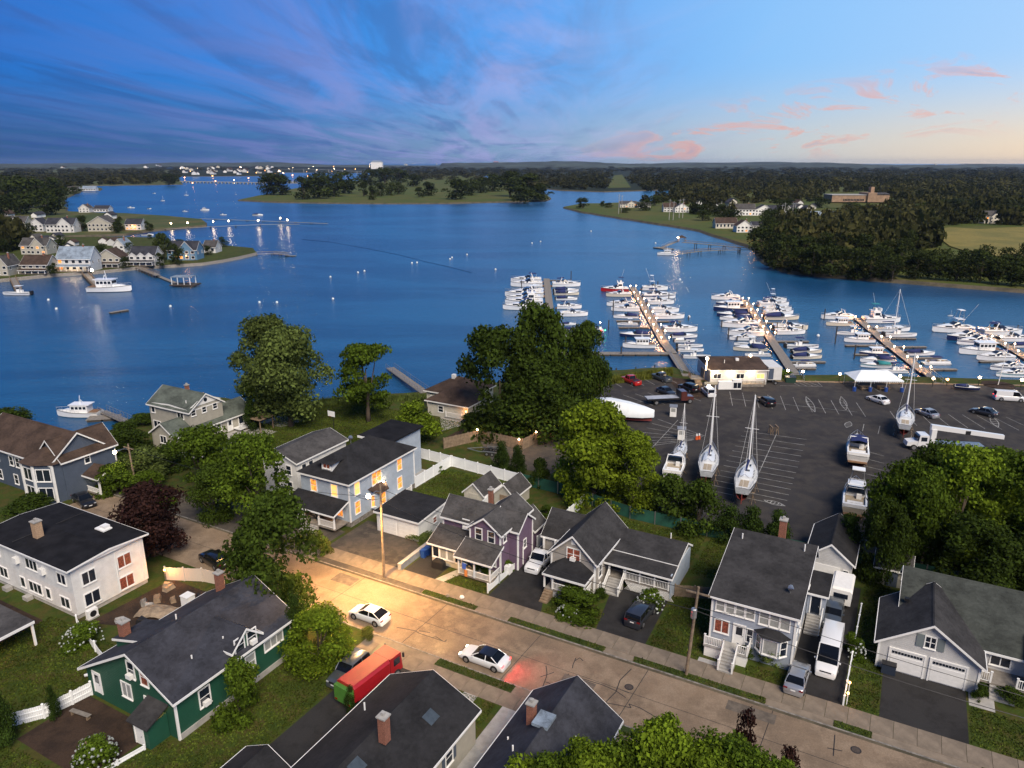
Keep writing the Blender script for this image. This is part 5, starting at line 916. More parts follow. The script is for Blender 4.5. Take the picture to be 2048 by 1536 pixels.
# camper and boat trailers
o = thing('camper_trailer', 'white camper trailer parked before the small gabled garage', 'trailer', W(-2.2,80.8), A+R(90)); MB().loft([[(x,-1.05,.5),(x,-1.1,z),(x,-.9,z+.2),(x,.9,z+.2),(x,1.1,z),(x,1.05,.5)] for x, z in ((-2.1,2.0),(-1.9,2.25),(1.6,2.25),(2.1,1.9))]).build('body', white, o); MB().box(-2.16,-2.1,-.7,.7,1.3,1.8).build('pane', glass, o); MB().tube([(2.1,0,.45),(3.2,0,.45)], .06, 5).build('drawbar', dark_metal, o); truck_wheels(o, (0,), .95, .33)
def trailer(p, rz, lb, L=6.5):
    o = thing('boat_trailer', lb, 'trailer', p, rz); f = MB()
    for s in (-1, 1): f.tube([(-L*.5,s*.95,.55),(L*.15,s*.95,.55),(L*.5,0,.5)], .07, 5)
    for x in (-.45,-.2,.05): f.tube([(x*L,-.95,.55),(x*L,.95,.55)], .05, 5)
    f.build('frame', metal, o)
    for s in (-1, 1): MB().box(-L*.5,L*.1,s*.5-.08,s*.5+.08,.62,.74).build('bunk', dark_metal, o); MB().box(-L*.3,L*.02,s*1.2-.15,s*1.2+.15,.72,.8).build('mudguard', metal, o)
    truck_wheels(o, (-L*.22,-L*.08), 1.2, .33); return o
trailer(G(972,906), R(165), 'empty galvanised boat trailer on the grass by the cedar fence')

# ================================================================== boats (bow towards +x, waterline z = 0, prototypes 9 m long)
def hull_secs(L, B, z_sheer, z_keel, full=1., flare=.86, transom=.92):
    secs = []
    for f in (0,.12,.3,.5,.66,.8,.9,.965,1):
        x = (f-.42)*L; b = B/2*(transom+(1-transom)*min(1,f/.35) if f < .35 else max(.015,(1-((f-.35)/.65)**(2.3*full)))); zs = z_sheer*(1+.35*f**2); zk = z_keel*(1-max(0,(f-.6)/.4)**2*1.15) if f < .999 else z_sheer*.35
        secs.append((x, b, zs, zk))
    return secs
def hull_mesh(o, L, B, zs, zk, m_top, m_bot, full=1., flare=.84, transom=.92, stripe=None, deck=None):
    S = hull_secs(L, B, zs, zk, full, flare, transom); wl = .12
    top, bot, dk = [], [], []
    for x, b, z, k in S:
        c = b*flare; w = max(wl, k+.02); top.append([(x,-b,z),(x,-(b*.45+c*.55),(z+w)/2),(x,-c,w),(x,c,w),(x,(b*.45+c*.55),(z+w)/2),(x,b,z)]); bot.append([(x,-c,w),(x,-c*.7,(w+k)/2-.05),(x,0,k),(x,c*.7,(w+k)/2-.05),(x,c,w)]); dk.append([(x,-b*.97,z+.02),(x,-b*.4,z+.06),(x,b*.4,z+.06),(x,b*.97,z+.02)])
    h = MB().loft(top, True, False).add([p for p in top[0]], [tuple(range(6))]).build('hull', m_top, o, 40); MB().loft(bot, False, False).build('bottom', m_bot, h, True); MB().loft(dk, False, False).build('deck', deck or deckm, o, 40)
    rb = MB()
    for s in (-1, 1): rb.tube([(x, s*b, z+.02) for x, b, z, k in S], .045, 5)
    rb.build('rub_rail', dark_metal if m_top is not navyp else white, h)
    if stripe:
        st = MB()
        for s in (-1, 1): st.loft([[(x, s*(b*.62+b*flare*.38)+s*.012, z*.62+.06), (x, s*(b*.8+b*flare*.2)+s*.012, z*.62+.26)] for x, b, z, k in S], False, False)
        st.build('stripe', stripe, h)
    return S
def sheer(S, f):
    L = S[-1][0]-S[0][0]; x = S[0][0]+f*L
    for a, b in zip(S, S[1:]):
        if a[0] <= x <= b[0]: t = (x-a[0])/(b[0]-a[0]); return x, a[1]+(b[1]-a[1])*t, a[2]+(b[2]-a[2])*t
    return S[-1][:3]
def rail_bow(o, S, f0=.5, h=.55):
    mb = MB(); 
    for s in (-1, 1):
        P = [sheer(S, f0+(1-f0)*i/6) for i in range(7)]; mb.tube([(x, s*b*.93, z+h*(.6 if i == 0 else 1)) for i, (x,b,z) in enumerate(P)], .028, 4)
        for x, b, z in P: mb.tube([(x, s*b*.93, z), (x, s*b*.93, z+h)], .02, 4)
    mb.build('bow_rail', metal, o)
def boat(kind, label='boat', hull=None, canvas=None, stripe=None, L=9., group=None, keel=-.5, botm=None):
    o = thing({'sail':'sailboat','pontoon':'pontoon_boat'}.get(kind,'motorboat'), label, 'boat', (0,0,-50), 0, group); hm = hull or gel; B = {'sail':.31,'console':.31,'trawler':.35}.get(kind,.345)*L; botm = botm or anti; canvas = canvas or bluec
    if kind == 'pontoon':
        for s in (-1, 1): MB().tube([(-L*.45,s*1.0,.2),(L*.4,s*1.0,.2),(L*.47,s*1.0,.35)], [.35,.35,.08], 10).build('pontoon', metal, o)
        MB().box(-L*.45,L*.44,-1.25,1.25,.55,.65).build('deck', deckm, o); MB().box(-L*.3,L*.4,-1.22,-1.18,.65,1.3).box(-L*.3,L*.4,1.18,1.22,.65,1.3).box(L*.38,L*.4,-1.2,1.2,.65,1.3).build('fence', gel, o)
        for x in (-.2,.1,.28): MB().box(x*L-.4,x*L+.4,-1.1,-.4,.65,1.15).box(x*L-.4,x*L+.4,.4,1.1,.65,1.15).build('seat', tanc, o)
        MB().box(-L*.2,L*.15,-1.2,1.2,2.4,2.48).build('canopy', canvas, o); return freeze(o)
    zs = {'sail':.85,'console':.75,'cuddy':.8}.get(kind,1.0)
    S = hull_mesh(o, L, B, zs, keel, hm, botm, {'sail':.75}.get(kind,1.), {'sail':.8}.get(kind,.84), {'sail':.62}.get(kind,.92), stripe)
    if kind in ('cruiser','flybridge','sport','express'):
        c = []
        for f, k, h in ((.40,.86,.75),(.55,.84,.72),(.70,.72,.52),(.84,.5,.26),(.93,.2,.05)):
            x, b, z = sheer(S, f); c.append([(x,-b*k,z),(x,-b*k*.8,z+h),(x,b*k*.8,z+h),(x,b*k,z)])
        cb = MB().loft(c).build('cabin', gel, o, 50); wd = MB()
        for s in (-1, 1):
            q = []
            for f, k, h in ((.45,.85,.74),(.60,.81,.66),(.72,.70,.48)): x, b, z = sheer(S, f); q.append([(x, s*(b*k*.95+.02), z+h*.25), (x, s*(b*k*.84+.02), z+h*.8)])
            wd.loft(q, False, False)
        wd.build('cabin_window', glass, cb)
        x0, b, z = sheer(S, .38); MB().box(S[0][0]+.25, x0+.2, -b*.72, b*.72, z+.06, z+.09).build('cockpit_floor', tanc, o)
        sd = MB()
        for s in (-1, 1): sd.box(S[0][0]+.1, x0+.3, s*b*.86-.1, s*b*.86+.1, z+.04, z+.42)
        sd.box(S[0][0]+.05,S[0][0]+.5,-b*.8,b*.8,z+.04,z+.42); sd.build('coaming', gel, o); MB().box(S[0][0]+.55,S[0][0]+1.1,-b*.6,b*.6,z+.1,z+.5).build('seat', white, o); MB().box(x0-.7,x0-.2,-b*.5,-b*.1,z+.1,z+.7).build('helm_seat', white, o)
        xw, bw, zw = sheer(S, .5); MB().loft([[(xw-1.2,-bw*.8,zw+.62),(xw+.6,-bw*.72,zw+.6),(xw+.6,bw*.72,zw+.6),(xw-1.2,bw*.8,zw+.62)],[(xw-1.1,-bw*.68,zw+1.25),(xw-.5,-bw*.6,zw+1.3),(xw-.5,bw*.6,zw+1.3),(xw-1.1,bw*.68,zw+1.25)]]).build('windscreen', glass, o)
        MB().box(S[0][0]-.55,S[0][0]+.02,-b*.8,b*.8,.2,.3).build('swim_platform', teak, o)
        if kind == 'flybridge':
            MB().loft([[(xw-2.6,-bw*.78,zw+.4),(xw-.6,-bw*.78,zw+.4),(xw-.6,bw*.78,zw+.4),(xw-2.6,bw*.78,zw+.4)],[(xw-2.5,-bw*.66,zw+1.9),(xw-1.0,-bw*.62,zw+1.9),(xw-1.0,bw*.62,zw+1.9),(xw-2.5,bw*.66,zw+1.9)]]).build('deckhouse', gel, o)
            for s in (-1,1): MB().box(xw-2.3,xw-1.1,s*bw*.76-.03,s*bw*.76+.03,zw+.9,zw+1.5).build('side_window', glass, o)
            MB().box(xw-2.9,xw-.7,-bw*.66,bw*.66,zw+1.9,zw+2.02).box(xw-.95,xw-.7,-bw*.62,bw*.62,zw+2.02,zw+2.6).build('flybridge', gel, o); MB().box(xw-2.2,xw-1.7,-bw*.4,bw*.4,zw+2.02,zw+2.6).build('bridge_seat', white, o)
            t = MB(); [t.tube([(xw-2.6,s*bw*.55,zw+2.0),(xw-2.4,s*bw*.4,zw+3.6)], .035, 4) for s in (-1,1)]; t.box(xw-2.9,xw-1.2,-bw*.5,bw*.5,zw+3.55,zw+3.62); t.build('bimini', canvas, o); MB().tube([(xw-2.2,0,zw+3.6),(xw-2.9,.2,zw+6.2)], .02, 4).build('antenna', white, o)
        elif kind == 'sport':
            t = MB(); 
            for s in (-1,1): t.tube([(xw-1.9,s*bw*.8,zw+.4),(xw-1.6,s*bw*.4,zw+4.0)], .045, 4); t.tube([(xw-.2,s*bw*.7,zw+.6),(xw-1.0,s*bw*.4,zw+4.0)], .045, 4)
            for hh in (1.6, 2.8): t.tube([(xw-1.8,-bw*.6,zw+hh),(xw-1.8,bw*.6,zw+hh)], .04, 4)
            t.build('tower', metal, o); MB().box(xw-1.9,xw-.7,-bw*.5,bw*.5,zw+4.0,zw+4.1).build('tower_top', gel, o); MB().box(xw-2.0,xw-.3,-bw*.7,bw*.7,zw+2.0,zw+2.1).build('hard_top', gel, o)
            MB().tube([(xw-1,bw*.8,zw+1),(xw-3,bw*2.2,zw+6)], .02, 4).build('outrigger', white, o)
        else:
            t = MB().tube([(xw-2.2,-b*.85,z+.3),(xw-1.5,-b*.72,z+1.75),(xw-1.5,b*.72,z+1.75),(xw-2.2,b*.85,z+.3)], .1, 6); t.build('radar_arch', gel, o)
            if kind == 'express': MB().loft([[(xw-3.0,-b*.7,z+1.55),(xw-3.0,0,z+1.75),(xw-3.0,b*.7,z+1.55)],[(xw-.8,-b*.68,z+1.75),(xw-.8,0,z+1.95),(xw-.8,b*.68,z+1.75)]], False, False).build('bimini', canvas, o, True)
        rail_bow(o, S, .5)
    elif kind == 'console':
        x, b, z = sheer(S, .42); MB().box(S[0][0]+.5,sheer(S,.82)[0],-b*.7,b*.7,z+.05,z+.08).build('cockpit_floor', deckm, o); MB().box(x-.5,x+.5,-.45,.45,z,z+1.1).build('console', gel, o); MB().box(x+.0,x+.45,-.4,.4,z+1.1,z+1.5).build('windscreen', glass, o); MB().box(x-1.3,x-.8,-.5,.5,z,z+.8).build('leaning_post', white, o)
        t = MB(); [t.tube([(x+dx,s*.5,z),(x+dx*.9,s*.5,z+2.1)], .035, 4) for dx in (-.7,.5) for s in (-1,1)]; t.build('tower_frame', metal, o); MB().box(x-1.3,x+.9,-.85,.85,z+2.1,z+2.18).build('hard_top', canvas, o)
        for s in (-.35,.35): MB().box(S[0][0]-.55,S[0][0]+.1,s-.22,s+.22,.2,1.35).build('outboard_motor', dark_metal, o)
    elif kind == 'cuddy':
        c = []
        for f, k, h in ((.55,.8,.5),(.7,.66,.4),(.85,.42,.16),(.93,.2,.03)): x, b, z = sheer(S, f); c.append([(x,-b*k,z),(x,-b*k*.8,z+h),(x,b*k*.8,z+h),(x,b*k,z)])
        MB().loft(c).build('cabin', gel, o, 50); x, b, z = sheer(S, .5); MB().loft([[(x-.2,-b*.8,z+.1),(x+.7,-b*.6,z+.4),(x+.7,b*.6,z+.4),(x-.2,b*.8,z+.1)],[(x-.2,-b*.72,z+.95),(x+.1,-b*.55,z+1.0),(x+.1,b*.55,z+1.0),(x-.2,b*.72,z+.95)]]).build('windscreen', glass, o)
        MB().loft([[(S[0][0]+.4,-b*.85,z+.15),(S[0][0]+.6,0,z+.75),(S[0][0]+.4,b*.85,z+.15)],[(x-.4,-b*.85,z+.15),(x-.4,0,z+1.25),(x-.4,b*.85,z+.15)]]).build('boat_cover', canvas, o, True); MB().box(S[0][0]-.5,S[0][0]+.1,-.25,.25,.2,1.3).build('outboard_motor', dark_metal, o); rail_bow(o, S, .6, .4)
    elif kind == 'trawler':
        x, b, z = sheer(S, .45); hs = MB().box(x-2.0,x+1.4,-b*.72,b*.72,z,z+1.55).build('deckhouse', gel, o)
        for s in (-1,1):
            for k in range(4): MB().box(x-1.8+k*.8,x-1.2+k*.8,s*b*.72-.025,s*b*.72+.025,z+.7,z+1.25).build('pane', glass, hs)
        MB().box(x+1.38,x+1.43,-b*.6,b*.6,z+.75,z+1.35).build('pane', glass, hs); MB().box(x-2.5,x+1.7,-b*.8,b*.8,z+1.55,z+1.67).build('roof', gel, o); t = MB(); t.tube([(x,0,z+1.6),(x-.3,0,z+3.4)], .05, 5).tube([(x-.5,-.6,z+1.6),(x-.4,0,z+2.5),(x-.5,.6,z+1.6)], .05, 5); t.build('mast', gel, o); MB().box(S[0][0]+.2,x-2.1,-b*.7,b*.7,z+.06,z+.1).build('cockpit_floor', teak, o); rail_bow(o, S, .4)
        c = []
        for f, k, h in ((.58,.66,.45),(.75,.55,.38),(.88,.25,.08)): x2, b2, z2 = sheer(S, f); c.append([(x2,-b2*k,z2),(x2,-b2*k*.8,z2+h),(x2,b2*k*.8,z2+h),(x2,b2*k,z2)])
        MB().loft(c).build('trunk_cabin', gel, o, 50)
    elif kind == 'sail':
        c = []
        for f, k, h in ((.30,.62,.42),(.45,.64,.42),(.62,.58,.34),(.76,.4,.16),(.8,.34,.02)): x, b, z = sheer(S, f); c.append([(x,-b*k,z),(x,-b*k*.85,z+h),(x,b*k*.85,z+h),(x,b*k,z)])
        cb = MB().loft(c).build('coachroof', gel_dull, o, 50)
        for s in (-1,1):
            for f in (.36,.46,.56): x, b, z = sheer(S, f); MB().cbox((x, s*b*.61, z+.22), (.5,.06,.14)).build('port_light', glass, cb)
        for f in (.5,.68): x, b, z = sheer(S, f); MB().box(x-.25,x+.25,-.25,.25,z+.38,z+.45).build('hatch', glass, cb)
        x, b, z = sheer(S, .16); MB().box(S[0][0]+.4,x+.9,-b*.45,b*.45,z-.25,z+.075).build('cockpit_floor', tanc, o); MB().tube([(x-.2,-.45,z+.9),(x-.2,0,z+1.3),(x-.2,.45,z+.9)], .03, 5).build('wheel', metal, o)
        xm, b, z = sheer(S, .56); MB().tube([(xm,0,z),(xm,0,z+9.8)], [.1,.075], 8).build('mast', gel, o); MB().tube([(xm,0,z+1.4),(xm-3.6,0,z+1.35)], .07, 6).build('boom', gel, o); MB().tube([(xm-.3,0,z+1.6),(xm-3.3,0,z+1.52)], [.16,.12], 6).build('furled_sail', canvas, o)
        rg = MB(); 
        for s in (-1,1): rg.tube([(xm,s*b*.95,z),(xm,0,z+9.6)], .014, 3)
        rg.tube([(S[-1][0],0,S[-1][2]),(xm,0,z+9.6)], .03, 4).tube([(S[0][0],0,S[0][2]),(xm,0,z+9.7)], .014, 3).tube([(xm,-.8,z+5.6),(xm,.8,z+5.6)], .03, 4); rg.build('rigging', gel, o); rail_bow(o, S, .8, .5); rail_bow(o, [(q[0]-.0,q[1],q[2],q[3]) for q in S], .0, .5)
    return freeze(o)
PROTO = {}
def proto(key):
    if key not in PROTO:
        k = key.split('_'); PROTO[key] = boat(k[0], hull={'r':redp,'n':navyp,'c':cream}.get(k[1] if len(k) > 1 else '', None), canvas={'t':tealp,'w':wrap,'n':bluec}.get(k[2] if len(k) > 2 else '', bluec), stripe={'n':navyp,'g':tealp,'b':bluec}.get(k[3] if len(k) > 3 else '', None), keel=-.3)
    return PROTO[key]
DESC = {'cruiser':'cabin cruiser','express':'express cruiser','flybridge':'flybridge yacht','console':'centre-console boat','cuddy':'covered runabout','trawler':'pilothouse boat','sport':'sport fisher with tower','pontoon':'pontoon boat','sail':'sailboat'}
def berth(key, x0, x1, y, label, bow=1, group='boats in the marina', z=0.):
    """x0,x1,y: ends and waterline row in the photograph; bow=1 to the right"""
    a, b = G(x0, y, z), G(x1, y, z); L = (b-a).length; ang = math.atan2(b.y-a.y, b.x-a.x)+(0 if bow > 0 else math.pi)
    return dup(proto(key), None, (a+b)/2, ang+R(random.uniform(-1.5,1.5)), L/9.*1.05, label, group)
# ================================================================== marina
def pier(label, pts, w, name='pier', z=.55):           # floating pier: planked sections end to end on floats
    o = thing(name, label, 'pier', (0,0,0)); P = [G(*p, z) for p in pts]; me = None
    for a, b in zip(P, P[1:]):
        d = b-a; n = max(1, round(d.length/3.2)); ang = math.atan2(d.y, d.x); l = d.length/n
        me = MB().box(.02, l-.02, -w/2, w/2, -.12, 0).mesh('deck_section', plank); mf = MB().box(.2, l-.2, -w/2+.1, w/2-.1, -.6, -.12).mesh('float', piling_m)
        for i in range(n): q = a+d*i/n; s = place('deck_section', me, o, q, ang); place('float', mf, s)
    return o
def finger(x0, x1, y, label, w=1.1): return pier(label, [(x0,y),(x1,y)], w, 'finger_pier', .5)
def piling(x, y, top): 
    p = G(x, y, 0); o = MB().tube([(0,0,-1.5),(0,0,height_for(p, top))], .17, 8).build('piling', piling_m, None, loc=p); return tag(o, 'dark timber piling standing in the marina water', 'piling', 'marina pilings')
ORD = ['first','second','third','fourth','fifth','sixth','seventh','eighth','ninth','tenth','eleventh','twelfth','thirteenth','fourteenth']
def dock(nm, line, w, left, right, fingers, lights=None):
    pier(f'{nm} of floating planks', line, w)
    for side, rows, bow in (('left', left, -1), ('right', right, 1)):
        for i, (key, x0, x1, y) in enumerate(rows):
            k = key.split('_'); hc = {'r':'red-hulled ','n':'navy-hulled ','c':'cream '}.get(k[1] if len(k) > 1 else '', 'white ')
            berth(key, x0, x1, y+2, f'{hc}{DESC[k[0]]}, {ORD[i]} from outer end, {side} side of {nm}', bow)
    for i, (x0, x1, y) in enumerate(fingers): finger(x0, x1, y, f'{ORD[i]} empty finger dock from the outer end of the {nm}')
    if lights:
        (ax, ay), (bx, by), n = lights
        for i in range(n):
            t = i/(n-1)
            for s in (-1, 1):
                p = G(ax+(bx-ax)*t, ay+(by-ay)*t, .55); d = (G(bx,by,.55)-G(ax,ay,.55)).normalized(); q = p+Vector((d.y,-d.x,0))*s*(w/2-.15)
                o = thing('dock_lamp', f'small lit lamp post on the {nm}', 'lamp', q, 0, f'lamps on the {nm}'); MB().box(-.07,.07,-.07,.07,0,.95).build('post', white, o); MB().ball((0,0,1.08), .17).build('globe', lampw, o)
                if s > 0: lamp(o, (0,0,1.5), 520, (1,.44,.16), .2)
dock('leftmost pier', [(1093,557),(1100,620),(1110,702)], 2.6,
     [('express',1028,1086,563),('cruiser',1028,1088,571),('express_w_w_n',1040,1090,583),('cruiser',1018,1091,592),('express',1020,1084,599),('flybridge_w_w',1018,1090,608),('express',1013,1080,617)],
     [('express',1101,1155,571),('cuddy',1105,1152,582),('cuddy_c',1106,1153,588),('cuddy',1109,1150,598),('express',1111,1158,615),('cruiser',1117,1170,630),('cuddy',1120,1149,648),('cuddy_n',1120,1158,660),('express',1122,1160,672),('cuddy',1125,1158,688)], [(1098,1143,560)])
dock('second pier', [(1265,574),(1296,628),(1328,684),(1345,706)], 2.5,
     [('flybridge_r',1207,1259,581),('cruiser_c',1217,1263,591),('express',1219,1271,610),('express',1228,1281,620),('cuddy',1232,1279,634),('console_w_w',1239,1278,648),('cuddy_n',1245,1302,671),('trawler',1252,1314,693)],
     [('sport_w_t',1281,1330,578),('express_w_n_n',1281,1344,595),('express',1291,1342,606),('cruiser',1299,1352,622),('cruiser',1305,1362,635),('express',1322,1387,661),('cuddy',1340,1389,673),('cuddy_w_w',1346,1385,682),('console',1352,1400,692),('console_w_n',1352,1402,701),('console_w_w',1362,1415,714)], [(1232,1282,641),(1314,1362,642),(1237,1300,654)], ((1266,577),(1330,682),9))
pier('cross walkway joining the two left piers', [(1120,706),(1345,706)], 2.6)
dock('third pier', [(1489,600),(1540,675),(1588,746)], 2.4,
     [('cruiser',1428,1481,597),('express_n',1437,1487,610),('trawler_n',1433,1495,620),('cuddy_n',1440,1500,631),('cuddy',1445,1498,638),('express',1448,1518,652),('express',1462,1529,669),('express',1464,1511,678),('console_w_w',1474,1528,689),('cuddy_c',1473,1536,699),('console',1495,1543,710)],
     [('sport',1525,1568,601),('express',1512,1571,611),('cruiser',1524,1577,620),('cruiser',1524,1580,627),('cuddy_c_n',1524,1590,637),('cruiser_c',1543,1608,658),('cruiser',1547,1604,666),('console_w_n_b',1568,1630,694),('cuddy_c',1580,1637,704),('cuddy_c_n',1580,1637,715),('pontoon',1586,1632,731)], [(1502,1562,645),(1457,1518,660),(1553,1618,682),(1580,1651,723),(1592,1632,736)], ((1491,602),(1542,672),7))
dock('fourth pier', [(1715,636),(1780,690),(1852,746)], 2.6,
     [('cruiser',1648,1707,636),('trawler_c',1657,1707,649),('console_w_w',1678,1728,667),('trawler',1694,1750,682),('trawler_n',1724,1777,709),('cuddy',1726,1789,722),('cuddy_w_t_g',1727,1785,732),('console',1757,1816,743)],
     [('flybridge_w_t',1722,1792,643),('sail',1744,1812,661),('console_w_w',1764,1826,671),('cuddy_w_n',1808,1863,708),('pontoon',1843,1900,727)], [(1752,1832,676),(1690,1765,690),(1770,1853,693),(1708,1735,708),(1806,1882,715),(1830,1914,738),(1850,1916,757)], ((1718,640),(1850,742),6))
dock('rightmost pier', [(1968,664),(2020,694),(2075,728)], 2.6,
     [('sport',1872,1947,662),('express_n',1900,1969,678),('express_w_n_b',1920,1988,687),('trawler',1926,2006,706),('express',1960,2027,718),('cruiser_w_n_n',1987,2052,738),('cruiser_w_t_g',1998,2060,751)],
     [('express',1955,2034,668),('cruiser',1993,2056,680),('cuddy_w_n',2020,2066,692)], [(1958,2020,722)], ((1966,665),(2045,710),4))
for x, y, t in [(1043,590,561),(1039,618,602),(1142,560,542),(1226,630,607),(1226,622,600),(1315,580,562),(1377,640,632),(1337,605,586),(1217,660,640),(1242,712,693),(1251,690,672),(1438,598,588),(1445,620,612),(1443,655,640),(1456,678,655),(1474,682,672),(1507,640,628),(1648,640,618),(1670,688,652),(1708,718,690),(1604,665,650),(1886,660,645),(2034,664,650),(1232,750,736),(1271,748,734),(1309,745,730),(1553,664,645)]: piling(x, y, t)
for x, y, lb in [(1200,662,'small lit motorboat with red and green bow lights under way between two piers')]:
    o = dup(proto('console'), None, G(x,y,0), R(-80), .72, lb); MB().ball((4.6,.8,1.3), .22).build('starboard_lamp', pm('lamp_green', (0,1,.2), .5, emit=(.05,1,.25), estr=10), o); MB().ball((4.6,-.8,1.3), .22).build('port_lamp', lampr, o); MB().ball((0,0,3.6), .22).build('mast_lamp', lampc, o)
dup(proto('cuddy_n'), None, G(1930,777,2.0), R(-28), .52, 'dark covered runabout drawn up on the ramp by the sea wall')
# gangways
def gangway(label, a, b, w=1.6, za=.6, zb=1.6):
    A_, B_ = G(*a, za), G(*b, zb); d = B_-A_; o = thing('gangway', label, 'gangway', A_, math.atan2(d.y, d.x)); L = Vector((d.x,d.y)).length; dz = zb-za
    MB().loft([[(0,-w/2,0),(0,w/2,0),(0,w/2,-.12),(0,-w/2,-.12)],[(L,-w/2,dz),(L,w/2,dz),(L,w/2,dz-.12),(L,-w/2,dz-.12)]]).build('walkway', plank, o)
    for s in (-1, 1):
        r = MB().tube([(0,s*w/2,1.05),(L,s*w/2,dz+1.05)], .05, 5).tube([(0,s*w/2,.55),(L,s*w/2,dz+.55)], .035, 4); n = int(L/1.8)
        for i in range(n+1): r.tube([(L*i/n,s*w/2,dz*i/n),(L*i/n,s*w/2,dz*i/n+1.05)], .04, 4)
        r.build('handrail', metal, o)
    return o
gangway('broad grey gangway from the second pier up to the car park', (1347,708), (1376,752), 2.4); gangway('gangway with lit posts beside the office trailer', (1588,747), (1598,762), 2.2); gangway('steep gangway from the fourth pier to the sea wall', (1848,742), (1880,768), 1.8); gangway('white gangway on the shore left of the beige cottage', (780,735), (850,785), 2.0, .6, 1.6); gangway('gangway from the shore to the float of the white boat at left', (205,822), (262,846), 1.6)
# boulders and timber edge of the sea wall
ww = tag(thing('sea_wall', None, None, (0,0,0)), kind='structure'); a, b = G(1392,760,1.5), G(2100,772,1.5); n = 44; d = (b-a)/n
bm_ = MB().box(0, d.length-.02, -.3, .3, -1.9, .12).mesh('timber', wood)
for i in range(n): place('timber', bm_, ww, a+d*i, math.atan2(d.y, d.x))
# marina office
mo = G(1422,769,1.53); mo_e = G(1532,769,1.53); oa = math.atan2((mo_e-mo).y, (mo_e-mo).x); OL = (mo_e-mo).length
h = House('marina_office', 'long low marina office with brown roof and bright wall lamps', 0, 0, 'office', rz=oa, pos=mo)
h.hip(-.3, OL, 0, 11.5, 3.2, 4.5, sid_grey, rf_brown, inset=.35, ov=.3)
for x, w in ((1.2,1.6),(6.2,1.6),(10.6,1.6)): h.win('S', 0, x, 1.9, w, 1.0, glass if x < 8 else glass_hot, '2')
h.box('skirt', -1.45, OL-.05, -.02, .0, 0, .6, sid_tan); h.part('roof_vent', MB().box(6.2,6.9,4,4.7,4.0,4.8), white); h.part('vent_pipe', MB().tube([(3.4,3,3.7),(3.4,3,4.8)], .08, 6), white)
for x in (.3, 4.1, 8.4):
    w_ = h.part('wall_lamp', MB().ball((x,-.3,2.75), .24), lampw); lamp(w_, (x,-.75,2.7), 240, (1,.68,.36), .25)
w_ = h.part('roof_lamp', MB().tube([(-1.2,.4,3.2),(-1.2,.4,5.6)], .06, 6).ball((-1.2,.3,5.8), .34), [lampw]); lamp(w_, (-1.2,-.3,5.8), 260, (1,.62,.25), .3); w_ = h.part('roof_lamp', MB().ball((OL-1.5,7.5,4.6), .3), lampw); lamp(w_, (OL-1.5,7.9,4.9), 160, (1,.5,.2), .3)
h.floor(-4.4, -1.5, .4, 3.4, 1.2); h.steps('S', -3.6, -2.2, .4, 1.2, 5, .3, wood); h.rail([(-4.35,.45),(-4.35,3.3)], 1.2, m=wood, posts=False); h.rail([(1.6,-1.6),(11,-1.6)], .5, .7, m=wood, bal=.9); h.part('ramp', MB().box(1.5,11,-1.7,-.1,.0,.5), plank); h.part('stair_panel', MB().box(-1.62,-1.52,.3,3.2,1.2,3.2), wood)
o = thing('ice_freezer', 'white ice freezer with two glass doors below the office windows', 'freezer', mo+Vector((3.6,-3.2,0)), oa); MB().box(-3,0,-.5,.5,0,1.7).build('long_cabinet', white, o); MB().box(.05,1.9,-.5,.5,0,2.1).build('cabinet', white, o); [MB().box(.2+k*.85,.95+k*.85,-.54,-.5,.3,1.5).build('pane', glass, o) for k in (0,1)]
tp = G(1546,767,1.53); o = thing('box_trailer', 'pale box trailer with orange-lit top at the right end of the office', 'trailer', tp, oa); MB().box(-1.3,1.7,0,6.5,.8,3.7).build('box_body', pm('trailer_white', (.62,.62,.60), .5, .06, 1), o); MB().box(-1.2,-.1,-.06,-.005,1.0,3.4).build('door', sid_navy, o); MB().tube([(0,-.8,.5),(0,0,.7)], .08, 5).build('drawbar', dark_metal, o); truck_wheels(o, (.2,), .9, .35)
o = thing('skip', 'dark green refuse skip beside the pier stairs', 'skip', G(1580,764,1.53), R(-10)); MB().loft([[(-1,-.7,0),(1,-.7,0),(1,.7,0),(-1,.7,0)],[(-1.1,-.9,1.2),(1.1,-.9,1.2),(1.1,.9,1.2),(-1.1,.9,1.2)]]).build('container', pm('skip_green', (.02,.06,.04), .6), o); MB().box(-1.15,1.15,-.95,.95,1.21,1.3).build('lid', dark_metal, o)
# scalloped white tent
tc_ = G(1750,779,1.53); o = thing('marquee', 'white scalloped marquee with blue weighted legs', 'tent', tc_, R(-3)); TW = 95*mpp(tc_)/2; mb = MB(); e = [(-TW,-1.5,2.4),(TW,-1.5,2.4),(TW,4.5,2.4),(-TW,4.5,2.4),(-TW*.55,1.5,3.9),(TW*.55,1.5,3.9)]
mb.add(e, [(0,1,5,4),(1,2,5),(2,3,4,5),(3,0,4)]).build('canopy', wrap, o); va = MB(); n = 26
for i in range(n): x0, x1 = -TW+2*TW*i/n, -TW+2*TW*(i+1)/n; va.add([(x0,-1.5,2.4),(x1,-1.5,2.4),(x1,-1.5,2.2),((x0+x1)/2,-1.5,2.05),(x0,-1.5,2.2)], [(0,4,3,2,1)])
va.build('valance', wrap, o)
for i in range(4): x = -TW+.15+(2*TW-.3)*i/3; MB().tube([(x,-1.4,0),(x,-1.4,2.35)], .05, 6).build('leg', white, o); MB().tube([(x,-1.4,0),(x,-1.4,.9)], .38, 10).build('water_barrel', blue_bin, o); MB().tube([(x,4.4,0),(x,4.4,2.35)], .05, 6).build('leg', white, o)
